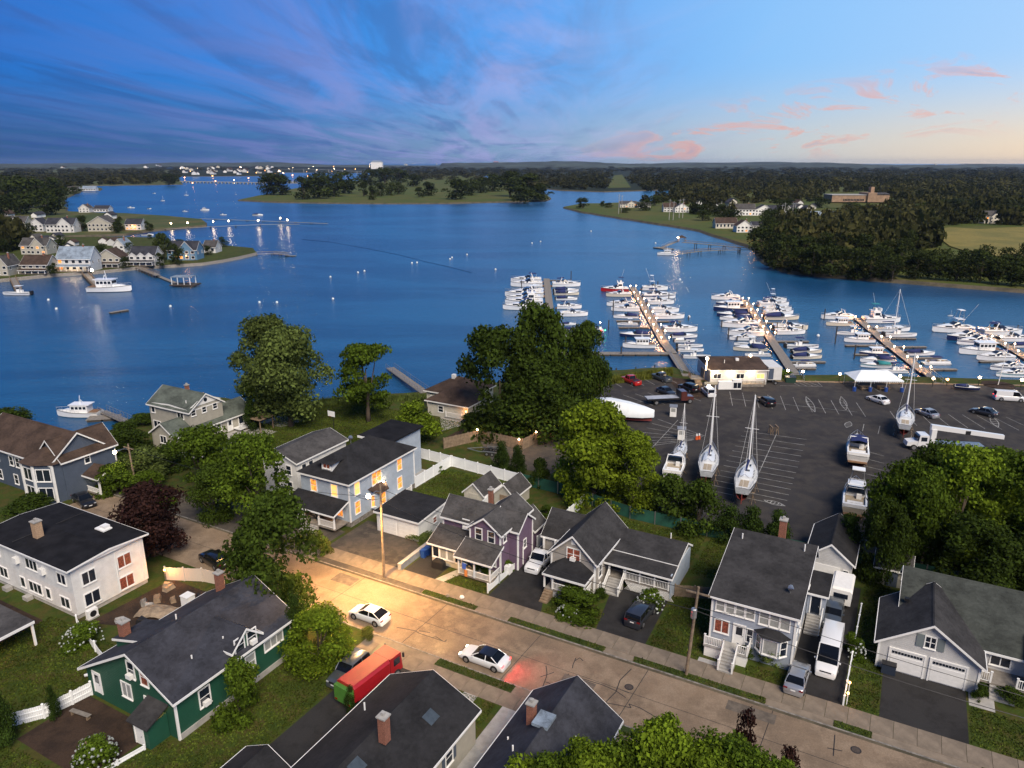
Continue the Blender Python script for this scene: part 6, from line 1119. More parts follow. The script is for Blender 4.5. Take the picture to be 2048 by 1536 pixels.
for i, x in enumerate((-3, .8)): t_ = thing('picnic_table', ['left','right'][i]+' picnic table under the marquee', 'table', tc_+Vector((x+1,.2,0)), 0); MB().box(-1.2,1.2,-.4,.4,.7,.76).build('table_top', wood, t_); [MB().box(-1.2,1.2,s*.75-.14,s*.75+.14,.42,.47).build('bench', wood, t_) for s in (-1,1)]; [MB().box(q-.06,q+.06,-.8,.8,0,.7).build('leg', wood, t_) for q in (-.9,.9)]
# lamp posts along the sea wall
for i, (x, y, t, lb, c) in enumerate([(1574,760,741,'lamp at the head of the third pier, left post',0),(1604,760,743,'lamp at the head of the third pier, right post',0),(1678,764,748,'lamp post left of the marquee',0),(1798,770,752,'lamp post right of the marquee',0),(1864,774,757,'lamp at the head of the fourth pier, left post',0),(1893,772,759,'reddish lamp at the head of the fourth pier, right post',1),(1956,774,755,'lamp post on the sea wall left of the flagpole',0),(2040,780,760,'lamp post on the sea wall right of the flagpole',0)]):
    p = G(x,y,1.53); hh = height_for(p,t); o = thing('lamp_post', lb, 'lamp', p); MB().tube([(0,0,0),(0,0,hh-.2)], .07, 6).build('post', dark_metal, o); MB().ball((0,0,hh), .27).build('globe', lampo if c else lampw, o); lamp(o, (0,-.4,hh+.1), 75, (1,.5,.2) if c else (1,.72,.42), .25)
p = G(1996,770,1.53); o = tag(MB().tube([(0,0,0),(.6,0,9)], [.09,.05], 6).build('flagpole', white, None, loc=p), 'bare white flagpole leaning over the sea wall', 'flagpole')
struct('planter_ground', MB().tube([(p.x,p.y,1.5),(p.x,p.y,1.62)], 3.2, 16), dirt)
# stored yachts on stands
def stand(p, lb, h=1.6): 
    o = thing('boat_stand', lb, 'stand', p, 0, 'stands under the stored boats'); f = MB(); [f.tube([(math.cos(t)*.5,math.sin(t)*.5,0),(0,0,h*.75)], .035, 4) for t in (0,2.1,4.2)]; f.tube([(0,0,h*.7),(0,0,h)], .04, 5); f.build('tripod', wood, o); MB().box(-.14,.14,-.14,.14,h,h+.05).build('pad', wood, o)
def stored(kind, a, b, lb, L=9., botm=None, **kw):
    """a: stern, b: bow pixel on the ground"""
    zz = 1.53+(2.5 if kind == 'sail' else 1.6); A_, B_ = G(*a, zz), G(*b, zz); A_.z = B_.z = 1.53; d = B_-A_; o = boat(kind, lb, L=9., keel=-.75 if kind == 'sail' else -.55, botm=botm or antired, **kw); c = (A_+B_)/2
    if kind == 'sail': MB().loft([[(-.9,-.12,-1.6),(.5,-.12,-1.6),(.5,.12,-1.6),(-.9,.12,-1.6)],[(-1.0,-.1,-.6),(1.0,-.1,-.6),(1.0,.1,-.6),(-1.0,.1,-.6)]]).build('keel', botm or antired, o); MB().box(-3.9,-3.4,-.04,.04,-1.1,.1).build('rudder', botm or antired, o)
    for q in list(o.children):
        if q.name.startswith('outrigger'): bpy.data.objects.remove(q)
    s = L/9.; o.location = (c.x, c.y, 1.53+1.62*s if kind == 'sail' else 1.53+1.0*s); o.scale = (s,)*3; o.rotation_euler = (0,0,math.atan2(d.y,d.x)); dn = d.normalized(); nn = Vector((-dn.y,dn.x,0))
    for f in (-.22,.16):
        for sg in (-1,1): stand(c+dn*L*f+nn*sg*L*.12, 'small wooden stand propping up '+lb.split(' on ')[0].split(' with ')[0], (1.35 if kind == 'sail' else .75)*s)
    return o
stored('sail', (1410,960), (1424,895), 'white sailboat with tall mast and tan cockpit, middle of the stored yachts', L=10.5, hull=gel_dull); stored('sail', (1482,990), (1502,930), 'white sailboat with blue stripe and bare mast, nearest of the stored yachts', L=10.8, stripe=bluec, hull=gel_dull)
stored('sail', (1353,912), (1370,878), 'small white sailboat with brown hatch behind the stored motorboat', L=7., hull=gel_dull); stored('cruiser', (1338,965), (1362,905), 'white motorboat with tan cockpit beside the bright maple', L=9., hull=gel_dull)
stored('sail', (1809,862), (1811,818), 'white sailboat with navy covers standing alone at the right', L=10.5, hull=gel_dull, canvas=bluec); stored('express', (1716,938), (1712,870), 'white motorboat with navy canopy stored on the car park', L=10.2, canvas=bluec); stored('sport', (1707,1040), (1710,965), 'old white fishing boat with hard top before the grove', L=9.6, hull=cream)
o = thing('wrapped_boat', 'large boat under smooth white shrink wrap at the corner of the car park', 'boat', G(1240,838,1.53), R(-22)); MB().loft([[(x,-w,1.2),(x,-w*1.02,2.0),(x,-w*.35,zt),(x,w*.35,zt),(x,w*1.02,2.0),(x,w,1.2)] for x, w, zt in ((-6.3,1.6,2.7),(-6,2.1,3.4),(-2,2.2,3.8),(1.5,2.0,3.5),(4.5,1.3,3.0),(6.4,.2,2.6))]).build('cover', wrap, o, 45); MB().loft([[(x,-w,.4),(x,-w*1.2,1.2),(x,w*1.2,1.2),(x,w,.4)] for x, w in ((-6,1.3),(0,1.4),(4,.7),(6,.05))]).build('hull', antired, o)
for x, y, lb in [(1346,832,'pale ticket kiosk in the car park'),(1362,878,'white locker standing by the small sailboat')]:
    p = G(x,y,1.53); o = thing('kiosk', lb, 'kiosk', p, R(-13)); MB().box(-.6,.6,-.5,.5,0,2.0).build('cabinet', white, o); MB().loft([[(-.75,-.65,2.0),(.75,-.65,2.0),(.75,.65,2.0),(-.75,.65,2.0)],[(-.75,-.05,2.35),(.75,-.05,2.35),(.75,.05,2.35),(-.75,.05,2.35)]]).build('roof', metal, o); MB().box(-.4,.4,-.53,-.5,1.0,1.7).build('panel', glass2, o)
for i, (x, y) in enumerate([(1393,879),(1398,878)]): p = G(x,y,1.53); o = thing('traffic_barrel', ['left','right'][i]+' of two small orange and white cones by the yachts', 'cone', p); MB().tube([(0,0,0),(0,0,.7)], [.25,.16], 8).build('cone', pm('cone_orange%d' % i, (.6,.10,.02), .6), o); MB().tube([(0,0,.7),(0,0,1.05)], [.17,.1], 8).build('band', white, o)
for i, (x, y) in enumerate([(1541,868),(1552,867)]): p = G(x,y,1.53); o = thing('saw_horse', ['left','right'][i]+' of two timber cradles at the head of the painted bays', 'cradle', p); f = MB(); [f.tube([(sx*.25,sy*.6,0),(0,sy*.6,1.4)], .06, 4) for sx in (-1,1) for sy in (-1,1)]; f.build('frame', wood, o); MB().box(-.1,.1,-.8,.8,1.3,1.5).build('beam', wood, o)

# ================================================================== fences, poles and yard things
def fence(name, label, pts, h, m, seg=2.4, cat='fence', style='solid', world=False, post_m=None, capped=True):
    o = thing(name, label, cat, (0,0,0)); P = [Vector(p) if world else W(*p) for p in pts]
    for a, b in zip(P, P[1:]):
        d = b-a; L = d.length; n = max(1, round(L/seg)); l = L/n; ang = math.atan2(d.y, d.x); mb = MB()
        if style == 'solid': mb.box(.06,l-.06,-.025,.025,.08,h-.1).box(.06,l-.06,-.045,.045,h-.12,h-.02).box(.06,l-.06,-.045,.045,.05,.16)
        elif style == 'boards':
            k = max(4, int(l/.16))
            for i in range(k): mb.box(l*i/k+.008, l*(i+1)/k-.008, -.02, .02, .04, h-.03+random.uniform(-.03,.03))
            mb.box(0,l,.021,.07,.4,.5).box(0,l,.021,.07,h-.5,h-.4)
        elif style == 'scallop':
            k = int(l/.17)
            for i in range(k): q = (i+.5)/k; mb.box(l*i/k+.02, l*(i+1)/k-.02, -.015, .015, .08, h*(1-.28*math.sin(math.pi*q)))
            mb.box(.05,l-.05,.016,.06,.3,.38).box(.05,l-.05,.016,.06,h*.6,h*.67)
        elif style == 'screen': mb.box(0,l,-.012,.012,.03,h)
        elif style == 'rail': mb.box(0,l,-.04,.04,h*.4,h*.52).box(0,l,-.04,.04,h*.82,h*.95)
        me = mb.mesh('panel', m); mp = MB().box(-.07,.07,-.07,.07,0,h+.08).mesh('post', post_m or m) if not capped else MB().box(-.07,.07,-.07,.07,0,h+.06).loft([[(-.1,-.1,h+.06),(.1,-.1,h+.06),(.1,.1,h+.06),(-.1,.1,h+.06)],[(-.02,-.02,h+.16),(.02,-.02,h+.16),(.02,.02,h+.16),(-.02,.02,h+.16)]]).mesh('post', post_m or m)
        for i in range(n): place('panel', me, o, a+d*i/n, ang); place('post', mp, o, a+d*i/n, ang)
        place('post', mp, o, b, ang)
    return o
fence('vinyl_fence', 'tall white vinyl fence along the back of the lawn', [(-69.8,92.2),(-60.6,91.6),(-48.1,90.6)], 1.8, vinyl); fence('vinyl_fence', 'white vinyl fence running from the glowing house across the lawn', [(-61,82.2),(-60.8,91.5)], 1.8, vinyl); fence('vinyl_fence', 'white vinyl fence running between the two sheds to the purple house', [(-48.1,90.5),(-48.3,82),(-47.2,74)], 1.8, vinyl); fence('vinyl_fence', 'white vinyl fence behind the white pickup', [(-36.9,74.6),(-36.6,88.5)], 1.7, vinyl)
fence('screen_fence', 'green screened chain fence behind the back gardens', [(-47.9,90.7),(-41.5,90.5),(-29.5,88),(-19,88),(6,89.9),(40,91)], 1.8, screen, 3, style='screen', post_m=metal, capped=False)
fence('cedar_fence', 'tall cedar board fence with small lamps around the gravel yard', [G(*p) for p in [(888,898),(960,881),(1045,900),(1108,869)]], 2.0, fence_wood, style='boards', world=True, capped=False)
for i, (x, y) in enumerate([(955,885),(1038,905),(1072,890),(1104,872)]):
    p = G(x,y); q = Vector((p.x,p.y,p.z)); o = thing('fence_lamp', ['leftmost','second','third','rightmost'][i]+' small lamp on the cedar fence', 'lamp', q); MB().tube([(0,0,0),(0,0,2.25)], .05, 5).build('post', wood, o); MB().ball((0,0,2.38), .14).build('globe', lampw, o); lamp(o, (0,-.25,2.3), 170 if i in (1,3) else 40, (1,.45,.2))
fence('picket_fence', 'white scalloped picket fence between the purple house lawn and the driveway', [(-37.3,63),(-37.2,65.4),(-37.1,67.8),(-37,70.6)], 1.15, vinyl, 2.4, style='scallop'); fence('picket_fence', 'cream scalloped fence from the white house towards the green house', [(-72,37.2),(-69,36.2),(-66.2,35.4),(-63,34.6)], 1.2, vinyl, 2.6, style='scallop'); fence('picket_fence', 'curved cream fence along the left side of the patio', [(-60.6,31.4),(-60.9,29.8),(-61.4,27.6),(-63,25.4)], 1.4, vinyl, 2.2, style='boards'); fence('picket_fence', 'cream board fence lit orange behind the white house', [(-71.5,47.5),(-67.5,49.3),(-64.5,49.8)], 1.7, pm('cream_boards', (.55,.48,.40), .7), 2.2, style='boards')
fence('rope_fence', 'white post and rail fence with two lamps beside the van', [(-.3,62.6),(-.1,79)], 1.0, vinyl, 2.2, style='rail')
for i, v in enumerate((62.8, 64.4)): o = thing('fence_lamp', ['lower','upper'][i]+' warm lamp at the roadside end of the post and rail fence', 'lamp', W(-.05,v,Z0)); MB().tube([(0,0,0),(0,0,1.15)], .04, 5).build('post', white, o); MB().ball((0,0,1.25), .11).build('globe', lampo, o); lamp(o, (-.3,-.2,1.3), 7, (1,.5,.2))
o = tag(slab(MB(), -49.25, -48.75, 62.2, 69.0, 1.5, 2.35).build('garden_wall', concrete), 'low pale concrete wall between two driveways', 'wall'); fence('wood_fence', 'brown board fence right of the deck', [(-18.6,72.4),(-12.6,74.6)], 1.5, fence_wood, style='boards', capped=False)
fence('patio_wall', 'low white edging at the near corner of the patio', [(-50.5,29.4),(-51.4,25.2),(-52.6,25)], .45, vinyl, 2.4, cat='edging', capped=False)
# utility poles and wires
def upole(label, u, v, h, lean=0., lampc_=None, xfm=False, cross=True):
    o = thing('utility_pole', label, 'pole', W(u,v), A); MB().tube([(0,0,-.3),(lean*.5,0,h*.5),(lean,0,h)], [.17,.15,.11], 9).build('pole', pole_m, o, 50)
    if cross: MB().box(lean-1.1,lean+1.1,-.06,.06,h-.75,h-.6).build('cross_arm', pole_m, o)
    if xfm: MB().tube([(lean*.7,-.45,h*.68),(lean*.7,-.45,h*.68+.1),(lean*.7,-.45,h*.68+.95),(lean*.7,-.45,h*.68+1.05)], [.2,.28,.28,.2], 10).build('transformer', metal, o)
    if lampc_:
        MB().tube([(lean,0,h-.9),(lean,-.8,h-.5),(lean+.1,-1.6,h-.5)], .05, 5).build('lamp_arm', metal, o); hd = MB().loft([[(lean-.1,-1.5,h-.42),(lean+.3,-1.5,h-.42),(lean+.28,-1.5,h-.52),(lean-.08,-1.5,h-.52)],[(lean-.02,-2.2,h-.46),(lean+.22,-2.2,h-.46),(lean+.2,-2.2,h-.52),(lean,-2.2,h-.52)]]).build('lamp_head', metal, o); MB().ball((lean+.1,-2.25,h-.5), .27).build('lens', lampw, o)
    return o
p1 = upole('tall utility pole with street lamp before the garage', -49.6, 60.0, 11.9, .2, True, cross=False); spot(p1, (.3,-2.25,11.0), (.8,-5.5,0), 36000, (1,.54,.18), 150, 1., .25)
upole('leaning utility pole with grey transformer in front of the brown fence', -13.8, 60.0, 9.6, .5, None, True); pL = upole('utility pole with lit street lamp beside the overgrown slope', -97.8, 62.4, 6.9, -.3, True, cross=True); spot(pL, (-.3,-2.25,5.9), (.5,-1.2,0), 260, (1,.72,.38), 140, .9, .2)
upole('small cross-shaped pole behind the right-hand house', 5.4, 90.6, 4.4, 0)
def wire(label, a, b, sag=.8, r=.028, n=14):
    a, b = Vector(a), Vector(b); tag(MB().tube([a.lerp(b,t)-Vector((0,0,sag*4*t*(1-t))) for t in [i/n for i in range(n+1)]], r, 4).build('overhead_wire', dark_metal), label, 'wire')
wire('upper overhead wire along the street between the two tall poles', W(-49.4,60,12.9), W(-13.3,60,10.6)); wire('lower overhead wire along the street between the two tall poles', W(-49.5,60,11.4), W(-13.4,60,8.6), 1.0, .035); wire('overhead wire from the leaning pole past the garage doors', W(-13.3,60,10.4), W(28,60,9.5)); wire('lower overhead wire from the leaning pole towards the right edge', W(-13.4,60,8.6), W(28,60,7.9), 1., .035); wire('service wire from the tall pole to the glowing house', W(-49.6,60,11.6), W(-61.3,68,6.6), .5); wire('service wire from the leaning pole to the blue-grey house', W(-13.4,60,9), W(-9,65.2,6.6), .3); wire('overhead wire from the tall pole to the road end', W(-49.6,60,11.8), W(-97.8,62.4,7.9), 1.5)
o = thing('yard_lamp', 'orange lamp lighting the cream fence behind the white house', 'lamp', W(-70.8,47.0), A); MB().tube([(0,0,0),(0,0,1.7)], .05, 5).build('post', dark_metal, o); MB().ball((0,0,1.8), .12).build('globe', lampo, o); lamp(o, (.3,-.2,1.7), 260, (1,.40,.10))
for x, y, lb in ((1258,1374,'round iron manhole cover in the road near the nearest roof'),(1712,1500,'round iron manhole cover in the road at lower right')):
    p = G(x, y, 1.384); o = thing('manhole_cover', lb, 'manhole cover', p); MB().tube([(0,0,0),(0,0,.012)], .42, 20).build('rim', dark_metal, o); MB().tube([(0,0,.012),(0,0,.018)], .34, 20).build('lid', pm('cast_iron%d' % x, (.06,.045,.035), .7, .3, 8, .6, 20), o)
for u, v, w, l in ((-24,53.2,1.6,3.2),(-9.5,57.3,1.3,4.2),(-55,56.8,1.8,3.),(6,54.5,1.5,2.6)): struct('road_patch', strip(MB(), u, u+l, v, v+w, 1.387), pm('asphalt_patch', (.11,.09,.07), .9, .3, 1.5, .4, 14))
# bins, yard clutter
for i, (u, v) in enumerate([(-48.2,66.0),(-48.15,66.8)]): o = thing('wheelie_bin', ['left','right'][i]+' of two blue bins behind the low concrete wall', 'bin', W(u,v), A); MB().loft([[(-.25,-.25,.05),(.25,-.25,.05),(.25,.25,.05),(-.25,.25,.05)],[(-.32,-.32,1.0),(.32,-.32,1.0),(.32,.32,1.0),(-.32,.32,1.0)]]).build('bin_body', blue_bin, o); MB().box(-.34,.34,-.36,.34,1.0,1.08).build('lid', blue_bin, o)
o = thing('wheelie_bin', 'dark blue bin beside the left garage door', 'bin', W(3.0,69.4), A); MB().box(-.6,.6,-.35,.35,.05,1.0).build('bin_body', pm('bin_navy', (.02,.03,.05), .6), o); MB().box(-.63,.63,-.38,.36,1.0,1.07).build('lid', dark_metal, o)
o = thing('grill', 'dark covered grill beside the cream sunroom', 'grill', W(-45.2,64.9), A); MB().loft([[(-.8,-.4,0),(.8,-.4,0),(.8,.4,0),(-.8,.4,0)],[(-.75,-.35,.9),(.75,-.35,.9),(.75,.35,.9),(-.75,.35,.9)],[(-.4,-.2,1.2),(.4,-.2,1.2),(.4,.2,1.2),(-.4,.2,1.2)]]).build('cover', dark_metal, o)
o = thing('kayak', 'white kayak lying in the yard beside the green house chimney', 'kayak', W(-62.4,34.2), A+R(60)); MB().loft([[(x,-w,.2),(x,0,.0),(x,w,.2),(x,w*.6,.42),(x,-w*.6,.42)] for x, w in ((-2,.03),(-1.2,.32),(0,.42),(1.2,.32),(2,.03))]).build('hull', gel, o, True)
o = thing('canoe', 'green canoe lying behind the white kayak', 'canoe', W(-62.6,38.4), A+R(75)); MB().loft([[(x,-w,.45),(x,-w*.6,.1),(x,w*.6,.1),(x,w,.45)] for x, w in ((-2.2,.05),(-1.2,.38),(0,.45),(1.2,.38),(2.2,.05))], True, False).build('hull', pm('canoe_green', (.12,.18,.14), .5), o, True)
o = thing('tarp_heap', 'brown tarpaulin over a heap in the rubble yard', 'tarpaulin', W(-66.6,42.6), A+R(20)); r_ = random.Random(3); g_ = [[(-2+.5*i, -1.2+.4*j, max(.02,.75*math.cos((i-4)/3.4)*math.cos((j-3)/2.6)+r_.uniform(-.1,.1))) for j in range(7)] for i in range(9)]; MB().loft(g_, False, False).build('tarpaulin', tarp, o)
for i in range(16):
    r_ = random.Random(100+i); u, v = r_.uniform(-70.5,-63.5), r_.uniform(39,48); s = r_.uniform(.25,.7)
    tag(MB().loft([[(-s,-s*.6,0),(s,-s*.7,0),(s*.9,s*.6,0),(-s,s*.5,0)],[(-s*.7,-s*.4,s*.7),(s*.6,-s*.5,s*.9),(s*.7,s*.4,s*.6),(-s*.8,s*.4,s*.8)]]).build('junk', [stone,dark_metal,wood,tarp,concrete][i%5], None, loc=W(u,v,1.5), rz=r_.uniform(0,3)), 'piece of clutter in the yard between the white and green houses', 'clutter', 'yard clutter')
o = thing('water_tank', 'white square tank standing in the rubble yard', 'tank', W(-64.8,45.2), A); MB().box(-.55,.55,-.5,.5,0,1.3).build('tank', white, o); MB().box(-.6,.6,-.55,.55,1.3,1.38).build('lid', white, o)
o = thing('heat_pump', 'white heat pump at the near corner of the white house', 'heat pump', W(-71.9,38.8), A); MB().box(-.25,.25,-.55,.55,.15,1.1).build('cabinet', white, o); MB().tube([(.25,0,.62),(.27,0,.62)], .36, 14).build('fan_grille', dark_metal, o); MB().box(-.3,.3,-.6,.6,0,.14).build('base', concrete, o)
o = thing('fire_bowl', 'small glowing fire bowl on the patio behind the glowing house', 'fire pit', W(-66,86), A); MB().tube([(0,0,0),(0,0,.4)], [.45,.6], 12).build('bowl', dark_metal, o); MB().ball((0,0,.45), .25, 7, 4).build('embers', lampo, o)
gp = G(520,858); o = thing('gazebo', 'small flat-roofed pergola by the big shore tree', 'pergola', gp, A); [MB().box(x-.07,x+.07,y-.07,y+.07,0,2.4).build('post', wood, o) for x in (-1.8,1.8) for y in (-1.5,1.5)]; MB().box(-2.1,2.1,-1.8,1.8,2.4,2.5).build('roof', wood, o)
gp = G(668,862); o = thing('basketball_hoop', 'basketball hoop with white backboard on the shore lawn', 'basketball hoop', gp, A); MB().tube([(0,0,0),(0,0,3.4)], .06, 6).build('pole', dark_metal, o); MB().box(-.8,.8,-.4,-.36,2.9,3.9).build('backboard', vinyl, o); MB().tube([(-.25,-.7,3.05),(.25,-.7,3.05)], .03, 5).build('rim', redp, o)
for i, (u, v) in enumerate([(-58.8,29.2),(-54.6,27.4)]): o = thing('bench', ['grey bench at the far side of the dark patio','long grey bench at the near side of the dark patio'][i], 'bench', W(u,v), A+R(8)); MB().box(-1.1,1.1,-.2,.2,.4,.46).build('seat', plank, o); [MB().box(x-.05,x+.05,-.18,.18,0,.4).build('leg', wood, o) for x in (-.9,.9)]
o = tag(MB().tube([(0,0,0),(.1,0,2.6)], .07, 6).build('patio_post', wood, None, loc=W(-52.6,26.0,1.5)), 'bare timber post at the corner of the patio', 'post')
gp = G(1150,1238); 
for i, (x, y) in enumerate([(895,1193),(924,1196)]): p = G(x,y); o = thing('verge_rock', ['left','right'][i]+' pale rock on the roadside verge', 'rock', p); MB().ball((0,0,.12), .28, 7, 4, .7).build('rock', white if i else stone, o)
fl_ = thing('flag', 'small striped flag on the porch post of the purple house', 'flag', W(-40.6,64.0,Z0+2.2), A); MB().tube([(0,0,0),(-.3,-.6,.5)], .025, 4).build('staff', white, fl_); MB().add([(-.05,-.15,.12),(-.3,-.6,.5),(-.35,-.62,-.3),(-.1,-.2,-.6)], [(0,1,2,3)]).build('cloth', pm('flag_blue', (.05,.10,.35), .8), fl_)
fl_ = thing('flag', 'narrow orange garden flag beside the flowering shrub', 'flag', W(-40.9,63.8,Z0), A); MB().tube([(0,0,0),(0,0,1.6)], .02, 4).build('staff', dark_metal, fl_); MB().box(0,.4,-.01,.01,.7,1.55).build('cloth', pm('flag_orange', (.55,.20,.05), .8), fl_)

# ================================================================== across the water
rg = random.Random(21)
def fhouse(label, x0, x1, base, top, wall, roof, front='gable', lit=0, porch=False, depth_=9., group=None, name='waterfront_house', stor=2, rz=0.):
    if x1 < 450: xm = (x0+x1)/2; k0 = .84; x0, x1, top = xm-(xm-x0)*k0, xm+(x1-xm)*k0, base-(base-top)*.9
    p = G((x0+x1)/2, base, 1.4); w = (x1-x0)*mpp(p); hr = height_for(p, top); he = hr*(.54 if stor == 2 else .5); h = House(name, label, 0, 0, pos=p, rz=rz, group=group); k = w/2; wall = wall or sid_white
    if front == 'gable': h.gable('v', -k, k, 0, depth_, he, hr, he, wall, roof, ov=.4)
    elif front == 'side': h.gable('u', 0, depth_, -k, k, he, hr, he, wall, roof, ov=.4); 
    elif front == 'cross': h.gable('u', 0, depth_, -k, k, he, hr*.95, he, wall, roof, ov=.4); h.gable('v', -k*.15, k*.85, -1, depth_*.5, he, hr*.98, he, wall, roof, ov=.3)
    elif front == 'triple':
        h.gable('u', 0, depth_, -k, k, he, hr*.98, he, wall, roof, ov=.3)
        for i in range(3): c = -k+w*(i+.5)/3; h.gable('v', c-w/7, c+w/7, -.8, depth_*.5, he, he+w/9, he, wall, roof, ov=.2)
    pl = {'cross':-1.,'triple':-.8}.get(front, 0.); n = max(2, int(w/2.6))
    for s in range(stor):
        for i in range(n):
            a = -k+w*(i+.5)/n
            if front == 'cross' and not -k*.15 < a < k*.85: q = 0.
            else: q = pl
            h.win('S', q, a, he*(s+.55)/stor, min(1.5, w/n*.5), he/stor*.48, (glass_lit if rg.random() < lit else glass), '1')
    for a in (2, depth_-2): 
        h.win('E', k, a, he*.7, .9, 1.3); h.win('W', -k, a, he*.7, .9, 1.3)
    if porch:
        h.shed(-k, k, pl-2.4, pl, he/stor*.86, he/stor*1.05, roof, ov=.2); h.floor(-k, k, pl-2.3, pl-.05, .4)
        m = max(3, int(w/2.4))
        for i in range(m+1): h.post(-k+.1+(w-.2)*i/m, pl-2.2, .4, he/stor*.84, .22)
    if rg.random() < .5: h.chimney(k*.4, depth_*.5, hr*.8, hr+.9, .6)
    return h
F_ = fhouse
F_('beige gabled house at the far left edge of the lower point',-10,20,552,508,sid_tan,rf_grey,'gable'); F_('cream two-storey house behind the first waterfront house with lit doorway',38,100,509,472,sid_tan,rf_grey,'cross',.25); F_('cream house with double porch on the lower left shore',39,102,548,509,sid_tan,rf_brown,'side',0,True)
h = F_('large house with pale blue roof and glowing porch on the lower left shore',110,190,543,490,sid_grey,rf_pale,'side',.15,True); lamp(h.part('porch_lamp', MB().box(-4,4,-1.5,-1.3,2.5,2.6), lampw), (0,-1.4,2.2), 130, (1,.62,.3), .3)
F_('brown-roofed gabled house with white porch columns on the lower left shore',188,247,535,495,sid_tan,rf_brown,'gable',0,True); F_('white gambrel-like house set back behind the brown-roofed house',226,252,506,475,sid_grey,rf_pale,'gable'); F_('white house with three small gables beside the long dock',256,316,531,490,sid_grey,rf_slate,'triple',.05,True)
h = F_('blue house with twin gables near the tip of the point',330,400,520,478,sid_sky,rf_slate,'cross',.1); lamp(h.part('wall_lamp', MB().ball((3,-2,2.4), .2), lampo), (3,-2.6,2.2), 160, (1,.4,.12), .3)
F_('small grey cottage at the tip of the lower point',405,434,506,480,sid_grey,rf_grey,'side',stor=1)
for i, (a, b, c, d, wl, rf, fr, lb) in enumerate([(0,57,459,429,sid_tan,rf_grey,'cross','leftmost tan house of the upper left shore'),(58,90,463,434,sid_grey,rf_slate,'gable','narrow white gabled house on the upper left shore'),(88,154,465,432,sid_grey,rf_slate,'cross','long white house with dark roofs on the upper left shore'),(172,230,463,430,sid_tan,rf_grey,'gable','tan house with glazed gable and balcony on the upper left shore'),(156,181,425,407,sid_grey,rf_grey,'gable','small gabled house behind the upper left row'),(185,220,424,410,sid_grey,rf_slate,'side','dark-roofed low house behind the upper left row'),(120,160,382,372,sid_grey,rf_grey,'side','left half of the white boathouse row on the far left cove'),(162,194,382,371,sid_grey,rf_pale,'side','right half of the white boathouse row on the far left cove')]): F_(lb,a,b,c,d,wl,rf,fr,stor=2 if i < 5 else 1)
h = F_('house lit orange at the right end of the upper left row',248,286,460,436,sid_grey,rf_slate,'side',.3); lamp(h.part('wall_lamp', MB().ball((0,-1.2,3.2), .25), lampo), (0,-1.8,3), 420, (1,.38,.12), .4)
for i, (a, b, c, d, wl, rf, fr, lb) in enumerate([(1240,1273,415,402,sid_cream,rf_grey,'cross','cream house with low roofs at the far right point'),(1275,1301,416,405,sid_tan,rf_grey,'side','tan house right of the cream one at the far right point'),(1327,1352,424,406,sid_grey,rf_brown,'side','grey house before the wood, left of the white gable'),(1350,1377,425,407,sid_white,rf_slate,'gable','white gabled house with dark roof on the far right shore'),(1471,1510,431,408,sid_white,rf_grey,'side','left white house of the cluster behind the shore field'),(1510,1546,431,410,sid_white,rf_slate,'gable','right white house of the cluster behind the shore field'),(1431,1474,457,436,sid_cream,rf_brown,'side','low cream house with brown roof on the far right shore'),(1473,1504,465,441,sid_white,rf_brown,'gable','white gabled house with balcony by the far right beach'),(1505,1530,460,444,sid_grey,rf_slate,'side','slate-roofed house beside the white beach house'),(1537,1590,430,410,sid_grey,rf_slate,'cross','grey house with wide roof behind the twin power poles'),(1620,1678,449,422,sid_white,rf_pale,'cross','white house with pale roof above the wooded bank'),(1956,2012,447,421,sid_cream,rf_grey,'cross','cream house at the right edge above the golden field'),(1800,1830,413,404,sid_white,rf_brown,'side','small white-gabled house below the school'),(1405,1425,421,410,sid_grey,rf_grey,'gable','small grey house among trees on the far right shore'),(1445,1470,425,415,sid_tan,rf_grey,'side','tan cottage among trees on the far right shore'),(1750,1762,422,412,sid_white,rf_slate,'gable','tiny white gabled house below the school lawn')]): F_(lb,a,b,c,d,wl,rf,fr,.06,stor=2 if i not in (6,14) else 1)
# brick school on the rise
p = G(1720,404,3); h = House('school', 'long tan brick school with square tower on the far hillside', 0, 0, 'school', rz=0, pos=p); k = mpp(p); wb = pm('school_brick', (.30,.20,.13), .9, .2, .3)
h.part('wall', MB().box(-57*k,12*k,0,25,0,13*k), wb); h.part('roof', MB().box(-57.5*k,12.5*k,-.5,25.5,13*k,14.2*k), concrete); h.part('hall', MB().box(12.4*k,30*k,-3,22,0,18*k), wb); h.part('wing', MB().box(30.4*k,56*k,-2,20,0,15*k), wb); h.part('wing_roof', MB().prism_x([(-3,15*k),(21,15*k),(9,18*k)], 30.2*k, 57*k), rf_grey); h.part('tower', MB().box(22*k,29*k,4,10,18*k,29*k), wb)
for i in range(14): MB().box(-34*k+i*3*k,-32*k+i*3*k,-.12,-.02,2*k,6*k).build('window', glass, h.o)
